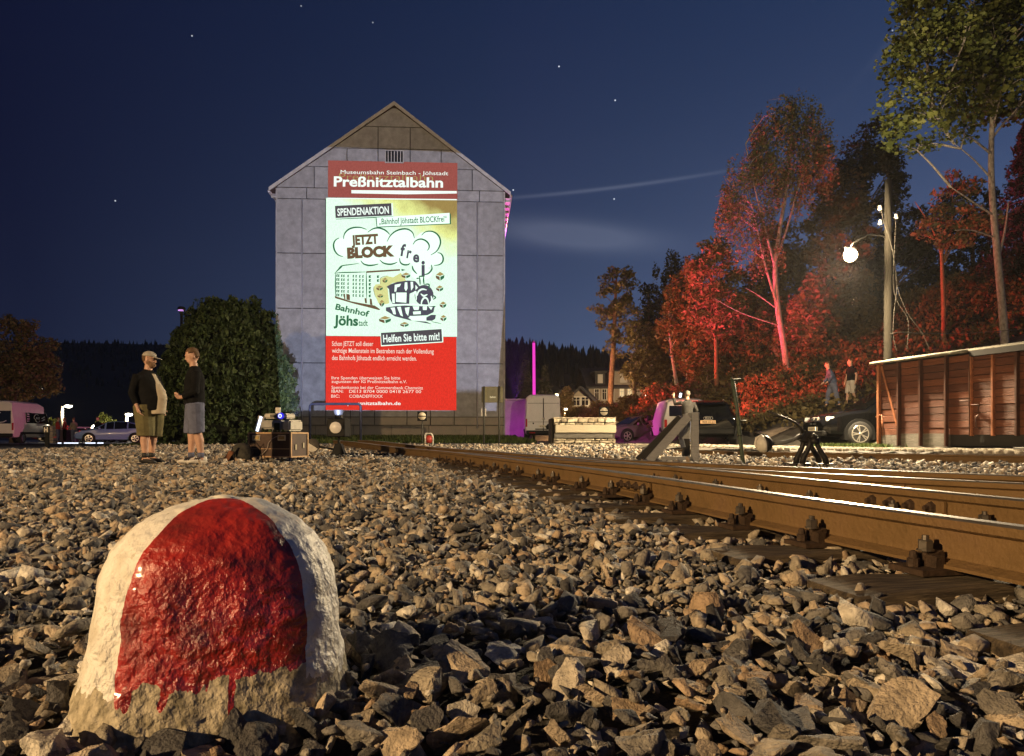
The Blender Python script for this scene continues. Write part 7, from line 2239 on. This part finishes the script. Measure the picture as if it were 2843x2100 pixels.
for (px, D, x0, x1, y0, y1, lab) in ((1610, 42, 1570, 1660, 1135, 1175, 'low orange bush below the gabled house'), (1660, 41, 1630, 1720, 1120, 1175, 'orange bush behind the disc sign on the ramp'), (1575, 58, 1553, 1585, 1075, 1150, 'thin upright bush right of the tall panel van'),
                                     (1750, 42, 1710, 1810, 1100, 1180, 'bush above the dark coupe'), (1830, 40, 1780, 1890, 1070, 1150, 'bush above the silver passenger van'), (1920, 38, 1870, 1990, 1060, 1140, 'bush behind the man with the phone'),
                                     (1985, 36, 1930, 2050, 1085, 1170, 'bush above the roof of the black estate'), (2070, 34, 2010, 2130, 1080, 1200, 'red lit bush behind the leaning iron post'), (2120, 33, 2060, 2190, 1040, 1130, 'red lit bush at the foot of the birch'),
                                     (2200, 33, 2140, 2290, 1020, 1110, 'red lit bush right of the birch foot'), (2290, 35, 2210, 2370, 970, 1080, 'bush above the sloping path'), (2100, 30.5, 2040, 2170, 1160, 1225, 'low red weeds beside the black estate'), (2190, 30, 2130, 2260, 1110, 1180, 'red lit bush below the sloping path')):
    bush(lab, px, D, x0, x1, y0, y1, lf_brown, 80, 36, .15, GB)
# undergrowth on the bank
def undergrowth():
    cen = []
    while len(cen) < 4200:
        x, y = random.uniform(6, 26), random.uniform(26, 52)
        z = hill_z(x, y)
        if z < .35 or (path_d(x, y) < .75): continue
        cen.append((x, y, ground_z(x, y) + random.uniform(.05, .55)))
    o = leaves('undergrowth', cen, (.4, .4, .3), 16, .17, lf_brown, None, up=.3)
    tag(o, 'tangled undergrowth covering the wooded bank', 'undergrowth', None, 'stuff')
PATH = [P(2120, 1206, 27.0), P(2240, 1172, 27.2), P(2350, 1135, 27.6), P(2440, 1112, 28.0), P(2600, 1080, 29.0), P(2800, 1040, 30.5)]
def path_d(x, y):
    best = 9
    for a, b in zip(PATH[:-1], PATH[1:]):
        ab = Vector((b.x - a.x, b.y - a.y)); ap = Vector((x - a.x, y - a.y)); t = max(0, min(1, ap.dot(ab) / ab.dot(ab)))
        best = min(best, (ap - ab * t).length)
    return best
undergrowth()
# sloping path with its stone edge
V, Fc = [], []
pts = smooth3(PATH)
for p in pts: V += [(p.x, p.y - .35, -.2), (p.x, p.y - .35, p.z), (p.x, p.y + 1.1, p.z + .05), (p.x, p.y + 1.3, p.z - .4)]
for i in range(len(pts) - 1):
    for q in range(3): Fc.append((i * 4 + q, i * 4 + q + 1, (i + 1) * 4 + q + 1, (i + 1) * 4 + q))
tag(np_mesh('path', V, Fc, mat('path_gravel', (.22, .17, .13), .9, var=.4, vscale=5, bump=.8, bscale=20)), kind='structure')
# ================================================================== HOUSES AND THINGS FARTHER OFF
def house(label, name, loc_, rz, w, d, h, pitch, wall_m, roof_m, wins, lit=None, gable='x', dormers=(), frame_m=None):
    """front faces local -y; wins: (x, z, w, h, lit?) on the front"""
    t = thing(name, label, 'house', loc_, rz)
    mb = MB(); mb.box((0, d / 2, h / 2 - 1), (w, d, h + 2)); mb.build('wall', [wall_m], t)
    mb = MB(); o = .35
    if gable == 'x':       # ridge parallel to the front
        rz_ = h + d / 2 * pitch
        mb.prism([(-w / 2 - o, -o, h - o * pitch), (-w / 2 - o, d / 2, rz_), (-w / 2 - o, d + o, h - o * pitch), (-w / 2 - o, d + o, h - o * pitch + .25), (-w / 2 - o, d / 2, rz_ + .25), (-w / 2 - o, -o, h - o * pitch + .25)], (w + 2 * o, 0, 0))
        mb.prism([(-w / 2 + .02, 0, h), (-w / 2 + .02, d / 2, rz_), (-w / 2 + .02, d, h)], (w - .04, 0, 0))
    else:
        rz_ = h + w / 2 * pitch
        mb.prism([(-w / 2 - o, -o, h - o * pitch), (0, -o, rz_), (w / 2 + o, -o, h - o * pitch), (w / 2 + o, -o, h - o * pitch + .25), (0, -o, rz_ + .28), (-w / 2 - o, -o, h - o * pitch + .25)], (0, d + 2 * o, 0))
        g = MB(); g.prism([(-w / 2, 0, h), (0, 0, rz_), (w / 2, 0, h)], (0, d, 0)); g.build('gable', [wall_m], t)
    rf = mb.build('roof', [roof_m], t)
    for (x, z, ww, hh, l_) in wins:
        f = MB(); f.box((x, -.03, z), (ww + .22, .10, hh + .22)); fo = f.build('window', [frame_m or mat('window_frame', (.48, .45, .40), .6)], t)
        g = MB(); g.box((x, -.07, z), (ww, .06, hh)); g.build('pane', [emat('window_lit', (1.0, .72, .36), .9) if l_ else m_glass], fo)
        b = MB(); b.box((x, -.11, z), (.05, .03, hh)); b.box((x, -.11, z + hh * .18), (ww, .03, .05)); b.build('glazing_bar', [frame_m or MATS['window_frame']], fo)
    for (x, y, z, ww, hh) in dormers:
        b = MB(); b.box((x, y + 1.2, z), (ww, 2.4, hh)); do = b.build('dormer', [roof_m if ww < 2 else wall_m], rf)
        b = MB(); b.box((x, y + 1.2, z + hh / 2 + .08), (ww + .4, 2.8, .16)); b.build('dormer_roof', [roof_m], rf)
        b = MB(); b.box((x, y - .04, z), (min(.8, ww * .5), .08, hh * .7)); b.build('dormer_window', [MATS['window_frame']], rf)
    return t
m_slate = mat('slate_roof', (.020, .020, .024), .7, var=.3, vscale=4)
m_villa = mat('villa_wall', (.28, .235, .19), .85, var=.12, vscale=2)
DVL = 88.0
vx = PX(1634, DVL)
s_ = DVL / F_PX
wl_ = [((1656 - 1634) * s_, PZ(1096, DVL), 10 * s_, 28 * s_, 0), ((1677 - 1634) * s_, PZ(1096, DVL), 10 * s_, 28 * s_, 0), ((1697 - 1634) * s_, PZ(1096, DVL), 10 * s_, 28 * s_, 0), ((1726 - 1634) * s_, PZ(1093, DVL), 10 * s_, 28 * s_, 1), ((1748 - 1634) * s_, PZ(1093, DVL), 10 * s_, 28 * s_, 1)]
W_V = 7.6
wl_ = [(x - W_V / 2, z, w, h, l) for (x, z, w, h, l) in wl_]
house('grey two storey villa with white framed windows and dark mansard roof', 'villa', (vx + W_V / 2, DVL, 0), R(4), W_V, 9, PZ(1076, DVL), .55, m_villa, m_slate, wl_,
      dormers=((-2.4, .2, PZ(1052, DVL), 1.2, 1.5), (.35, .0, PZ(1050, DVL), 3.0, 1.6), (3.2, .2, PZ(1052, DVL), 1.0, 1.5)))
DG2 = 80.0
house('small gabled house with two dark windows left of the villa', 'cottage', (PX(1612, DG2), DG2, 0), R(-12), 4.6, 7, PZ(1135, DG2), .95, mat('cottage_wall', (.22, .19, .155), .85), m_slate,
      [(-.45, PZ(1115, DG2), .7, .85, 0), (.5, PZ(1115, DG2), .7, .85, 0)], gable='y')
DH3 = 62.0
house('pale house on the hill half hidden by the trees', 'hill_house', (PX(2040, DH3), DH3, hill_z(PX(2040, DH3), DH3)), R(-15), 5.5, 6, 4.6, .8, mat('hill_house_wall', (.40, .32, .22), .85), m_slate, [(-1.2, 2.4, .9, 1.2, 1), (1.1, 2.4, .9, 1.2, 0)])
DH4 = 60.0
house('dark house high on the slope with one lit window', 'hill_house', (PX(2385, DH4), DH4, PZ(905, DH4)), R(-20), 5, 6, 3.4, .8, mat('dark_house_wall', (.10, .08, .06), .85), m_slate, [(-.3, 1.9, .42, .75, 1)])
# shed between the block and the van
DSH = 43.5
sh_ = thing('shed', 'flat roofed shed wall glowing magenta between gable and van', 'shed', (PX(1425, DSH), DSH, .15))
hs = PZ(1113, DSH) - .15
mb = MB(); mb.box((0, 1.0, hs / 2), (2.2, 2, hs)); mb.build('wall', [mat('shed_wall', (.50, .46, .46), .8, var=.15, vscale=2)], sh_)
mb = MB(); mb.box((.1, 1.0, hs + .06), (2.5, 2.3, .10)); mb.build('roof', [mat('shed_roof', (.4, .36, .36), .6)], sh_)
# pole lit magenta, the floodlight on it put in as emission
DPM = 47.0
mp_ = thing('floodlit_pole', 'thin pole above the white panel van, its magenta floodlight put in as glow', 'light pole', (PX(1482, DPM), DPM, 0))
zt_ = PZ(953, DPM)
mb = MB(); mb.tube([(0, 0, 0), (0, 0, zt_ * .3)], .09, 10); mb.build('base', [m_black], mp_)
mb = MB(); mb.tube([(.03, 0, zt_ * .3), (0, 0, zt_)], [.10, .085], 12); mb.build('shaft_glow', [emat('magenta_floodlight_glow', (.85, .05, .55), 1.1)], mp_)
mb = MB(); mb.lathe([(.09, 0), (.05, .12), (.01, .16)], (0, 0, zt_), n=10); mb.build('cap', [emat('magenta_cap_glow', (.5, .03, .3), .5)], mp_)
# flood lamps
def flood(label, loc_, target, col, watts, angle, glow, size=.10, blend=.6):
    t = thing('flood_lamp', label, 'lamp', loc_)
    d = (Vector(target) - Vector(loc_)).normalized()
    q = d.to_track_quat('Z', 'Y').to_matrix()
    mb = MB(); mb.lathe([(.05, -.20), (.11, -.16), (.13, 0), (.12, 0)], (0, 0, .28), n=14, rot=q); mb.build('housing', [m_black], t)
    mb = MB(); mb.lathe([(.11, .0), (.11, .006)], (0, 0, .28), n=14, rot=q); mb.build('lens', [emat('lens_' + label.replace(' ', '_')[:24], col, glow)], t)
    mb = MB(); mb.tube([(-.14, 0, .28), (-.14, 0, .02), (.14, 0, .02), (.14, 0, .28)], .012, 6); mb.build('bracket', [m_black], t)
    light('flood_light', 'SPOT', Vector(loc_) + Vector((0, 0, .28)) + d * .06, col, watts, parent=t, target=Vector(target), size=size, angle=angle, blend=blend)
    return t
# street lamps far left
def street_lamp(label, px, D, y_top, hx, hy, watts, col=(1, .86, .58), group=None, s=1.0):
    t = thing('street_lamp', label, 'street lamp', (PX(px, D), D, 0))
    z1 = PZ(y_top, D)
    mb = MB(); mb.tube([(0, 0, 0), (0, 0, z1 * .6), (0, 0, z1)], [.14 * s, .13 * s, .10 * s], 10); mb.build('pole', [mat('lamp_pole_paint', (.50, .44, .34), .7)], t)
    hp = P(hx, hy, D) - t.location
    mb = MB(); mb.tube([(0, 0, z1 - .2), (hp.x * .6, 0, hp.z + .16), (hp.x, 0, hp.z + .12)], .035, 6); mb.build('arm', [m_signpost], t)
    mb = MB(); mb.box((hp.x, 0, hp.z + .1), (.6 * s, .3 * s, .12 * s)); mb.build('head', [m_signpost], t, bevel=.03)
    mb = MB(); mb.ellipsoid((hp.x, 0, hp.z), (.30 * s, .2 * s, .14 * s)); mb.build('globe', [emat('street_glow', (1.0, .93, .72), 14)], t)
    light('street_light', 'POINT', t.location + hp + Vector((0, -.1, -.3)), col, watts, parent=t, size=.15)
    return t
street_lamp('lit street lamp on a pale pole beside the market stalls', 172, 58, 1128, 190, 1128, 420)
street_lamp('farther street lamp on a thin pale pole by the lit shrubs', 351, 61, 1149, 358, 1151, 330)
pl_ = thing('park_lamp', 'flat topped lamp glowing violet above the round hedge', 'lamp', (PX(504, 34), 34, 0))
mb = MB(); mb.tube([(0, 0, 0), (0, 0, PZ(866, 34))], [.09, .06], 8); mb.build('pole', [m_black], pl_)
mb = MB(); mb.lathe([(.10, -.05), (.17, .0), (.17, .08), (.12, .13), (.02, .14)], (0, 0, PZ(860, 34)), n=16); mb.build('hood', [m_black], pl_)
mb = MB(); mb.lathe([(.15, -.03), (.15, -.005)], (0, 0, PZ(860, 34) - .02), n=16); mb.build('light_ring', [emat('violet_ring', (.75, .35, .95), 1.4)], pl_)
# halt sign
DHS = 25.0
hsn = thing('halt_sign', 'dark post with a black board showing a white letter H', 'sign', (PX(131, DHS), DHS, 0))
mb = MB(); mb.box((0, 0, PZ(1238, DHS) / 2 + .25), (.11, .08, PZ(1185, DHS) * 1.0)); mb.build('post', [m_black], hsn)
mb = MB(); mb.box((0, -.05, PZ(1193, DHS)), (.21, .03, .24)); mb.build('board', [m_black], hsn)
lettering('letter', 'H', -.065, .065, 0, 0, .15, mat('letter_white', (.62, .56, .46), .6), bold=.06, mapper=lambda x, y: Vector((x, -.068, PZ(1193, DHS) - .075 - y)), parent=hsn)
# market stalls
DST = 52.0
for (x0, x1, lab) in ((157, 178, 'narrow market stall with white canopy edge behind the halt sign'), (180, 212, 'wider market stall with white canopy edge beside the street lamp')):
    a, b = PX(x0, DST), PX(x1, DST); w = b - a
    t = thing('market_stall', lab, 'stall', ((a + b) / 2, DST, 0), 0)
    zc = PZ(1189, DST)
    for sx in (-1, 1):
        for y in (0, 1.4):
            mb = MB(); mb.tube([(sx * (w / 2 - .04), y, 0), (sx * (w / 2 - .04), y, zc)], .025, 6); mb.build('post', [m_alloy], t)
    mb = MB(); mb.box((0, .7, zc + .05), (w + .1, 1.7, .10)); mb.build('canopy', [mat('canopy_white', (.6, .55, .45), .7)], t)
    mb = MB(); mb.box((0, .15, .45), (w * .9, .5, .9)); mb.build('counter', [mat('counter_dark', (.05, .04, .05), .7)], t)
cb = thing('crate_stack', 'stack of pale crates beside the halt sign', 'crates', (PX(143, 48), 48, 0))
for k in range(6):
    mb = MB(); mb.box((random.uniform(-.03, .03), 0, .1 + k * .19), (.36, .36, .17)); mb.build('crate', [mat('crate_pale', (.36, .29, .20), .8, var=.3)], cb, bevel=.015)
# light bars lying on the ground by the stalls
for (x0, x1, lab) in ((160, 171, 'short white light bar on the ground left of the stalls'), (177, 219, 'longest white light bar on the ground before the stalls'), (236, 266, 'middle white light bar on the ground before the red car'), (270, 288, 'white light bar on the ground before the blue car')):
    a, b = P(x0, 1236, 43), P(x1, 1236, 43)
    t = thing('ground_light_bar', lab, 'lamp', ((a.x + b.x) / 2, 43, 0), 0)
    mb = MB(); mb.box((0, .04, .05), (b.x - a.x, .08, .10)); mb.build('housing', [m_black], t)
    mb = MB(); mb.box((0, -.008, .06), ((b.x - a.x) * .95, .012, .06)); mb.build('tube', [emat('bar_white', (.80, .86, 1.0), 1.8)], t)
bl_ = light('bar_light', 'POINT', (PX(110, 45), 45.4, .35), (.75, .85, 1.0), 60, size=.3)
bl_.parent = t; bl_.matrix_parent_inverse = t.matrix_world.inverted()

street_lamp('small lit lamp glimpsed among the bushes by the villa end', 1797, 74, 1096, 1793, 1097, 6000, col=(1, .70, .36), s=.5)
street_lamp('lit lamp peeping out beside the roof of the panel van', 1549, 48, 1097, 1546, 1098, 4200, col=(1, .58, .24), s=.38)
street_lamp('tiny lit lamp at the foot of the gabled house', 1568, 50, 1136, 1571, 1137, 60, col=(1, .66, .34), s=.4)
# ================================================================== LAMPS OF THE PLACE
light('lamp_light', 'SPOT', LAMP + Vector((-.05, -.03, -.28)), (1, .78, .48), 10500, parent=pole, target=LAMP + Vector((-.60, -.30, -1.0)), size=.16, angle=142, blend=.30)
light('lamp_stray', 'POINT', LAMP + Vector((-.26, -.22, .05)), (1, .78, .46), 4500, parent=pole, size=.16)
# sodium street lamp standing behind the camera, which lights the ballast from the left
SL = Vector((-15.0, -9.0, 6.2))
t = thing('street_lamp', 'sodium street lamp on a grey pole beside the tracks', 'street lamp', (SL.x - 1.2, SL.y, 0))
mb = MB(); mb.tube([(0, 0, 0), (0, 0, 6.0), (.3, 0, 6.5), (1.1, 0, 6.55)], [.09, .07, .06, .05], 10); mb.build('pole', [m_signpost], t)
mb = MB(); mb.box((1.25, 0, 6.53), (.7, .28, .16)); mb.build('head', [m_signpost], t, bevel=.04)
mb = MB(); mb.ellipsoid((1.25, 0, 6.42), (.28, .12, .07)); mb.build('globe', [emat('sodium_glow', (1.0, .6, .22), 30)], t)
light('sodium_light', 'POINT', SL, (1, .67, .33), 26000, parent=t, size=.18)
# coloured flood lamps of the event
flood('red flood lamp aimed at the trees', (2.6, 28.5, .70), (12.0, 30.5, 4.6), (1.0, .06, .05), 19000, 58, 3, blend=.4)
flood('magenta flood lamp aimed at the parked cars', (2.9, 35.2, .15), (7.0, 35.6, .9), (.95, .05, .60), 900, 90, 3)
flood('magenta flood lamp aimed at the birch', (2.9, 34.8, .80), (13.4, 36.0, 10.0), (1.0, .055, .15), 22000, 48, 3)
flood('red flood lamp aimed at the maple crown', (1.9, 37.5, .70), (10.4, 40.5, 7.0), (1.0, .07, .05), 13000, 56, 3)
flood('magenta flood lamp on the ground before the shed', (.15, 41.2, .15), (-.1, 44.2, 1.6), (.75, .05, .75), 90, 100, 2)
flood('magenta flood lamp washing the eaves', (.12, 48.2, .15), (-.20, 44.0, 12.4), (.95, .05, .75), 14000, 50, 3)
flood('violet flood lamp shining upward behind the shed', (PX(1432, 49), 49.0, 2.3), (PX(1432, 49), 49.3, 12), (.45, .06, 1.0), 60000, 46, 4)
flood('pink flood lamp aimed at the minibus', (-13.2, 46.0, .15), (-30.0, 48.5, 2.2), (1.0, .12, .45), 2600, 50, 3)
# beam of the projector: a faint bluish rectangle round the bright picture
pj_at = on_case(.135, .26, zt + .30)
wc_ = wall_pt(W_LEN / 2 - .1, (wall_sz(1090, 415)[1] + wall_sz(1090, 1140)[1]) / 2)
b_ = light('projector_beam', 'SPOT', pj_at, (.60, .67, 1.0), 21000, parent=p2, target=wc_, size=.02, angle=60, blend=0)
b_.data.use_nodes = True
nt = b_.data.node_tree; N, L = nt.nodes, nt.links
em = N['Emission']
g_ = N.new('ShaderNodeTexCoord'); s_ = N.new('ShaderNodeSeparateXYZ'); L.new(g_.outputs['Normal'], s_.inputs[0])
def nm(op, a, b):
    n = N.new('ShaderNodeMath'); n.operation = op
    for i, q in enumerate((a, b)):
        if isinstance(q, (int, float)): n.inputs[i].default_value = q
        else: L.new(q, n.inputs[i])
    return n.outputs[0]
ax_ = nm('ABSOLUTE', nm('DIVIDE', s_.outputs[0], s_.outputs[2]), 0); ay_ = nm('DIVIDE', s_.outputs[1], nm('MULTIPLY', s_.outputs[2], -1.0))
dist_ = (wc_ - pj_at).length
in_x = nm('LESS_THAN', ax_, 6.2 / dist_); 
half = (wall_sz(1090, 415)[1] - wall_sz(1090, 1140)[1]) / 2
bpy.context.view_layer.update()
inv_ = b_.matrix_world.inverted()
def beam_y(py):
    q = inv_ @ wall_pt(*wall_sz(1090, py)); return q.y / -q.z
in_y = nm('MULTIPLY', nm('LESS_THAN', ay_, beam_y(415)), nm('GREATER_THAN', ay_, beam_y(1141)))
L.new(nm('MULTIPLY', in_x, in_y), em.inputs['Strength'])

# ================================================================== NIGHT AIR
mb = MB(); mb.box((0, 280, 38), (1400, 720, 84))
hz = mb.build('haze', [])
m = bpy.data.materials.new('night_air'); m.use_nodes = True
N, L = m.node_tree.nodes, m.node_tree.links; N.clear()
o_ = N.new('ShaderNodeOutputMaterial'); v_ = N.new('ShaderNodeVolumePrincipled')
v_.inputs['Color'].default_value = (.9, .92, 1.0, 1); v_.inputs['Density'].default_value = .00018; v_.inputs['Anisotropy'].default_value = .35
L.new(v_.outputs[0], o_.inputs['Volume'])
hz.data.materials.append(m)
tag(hz, 'thin night haze over the yard', 'haze', None, 'stuff')
SC.cycles.volume_bounces = 0
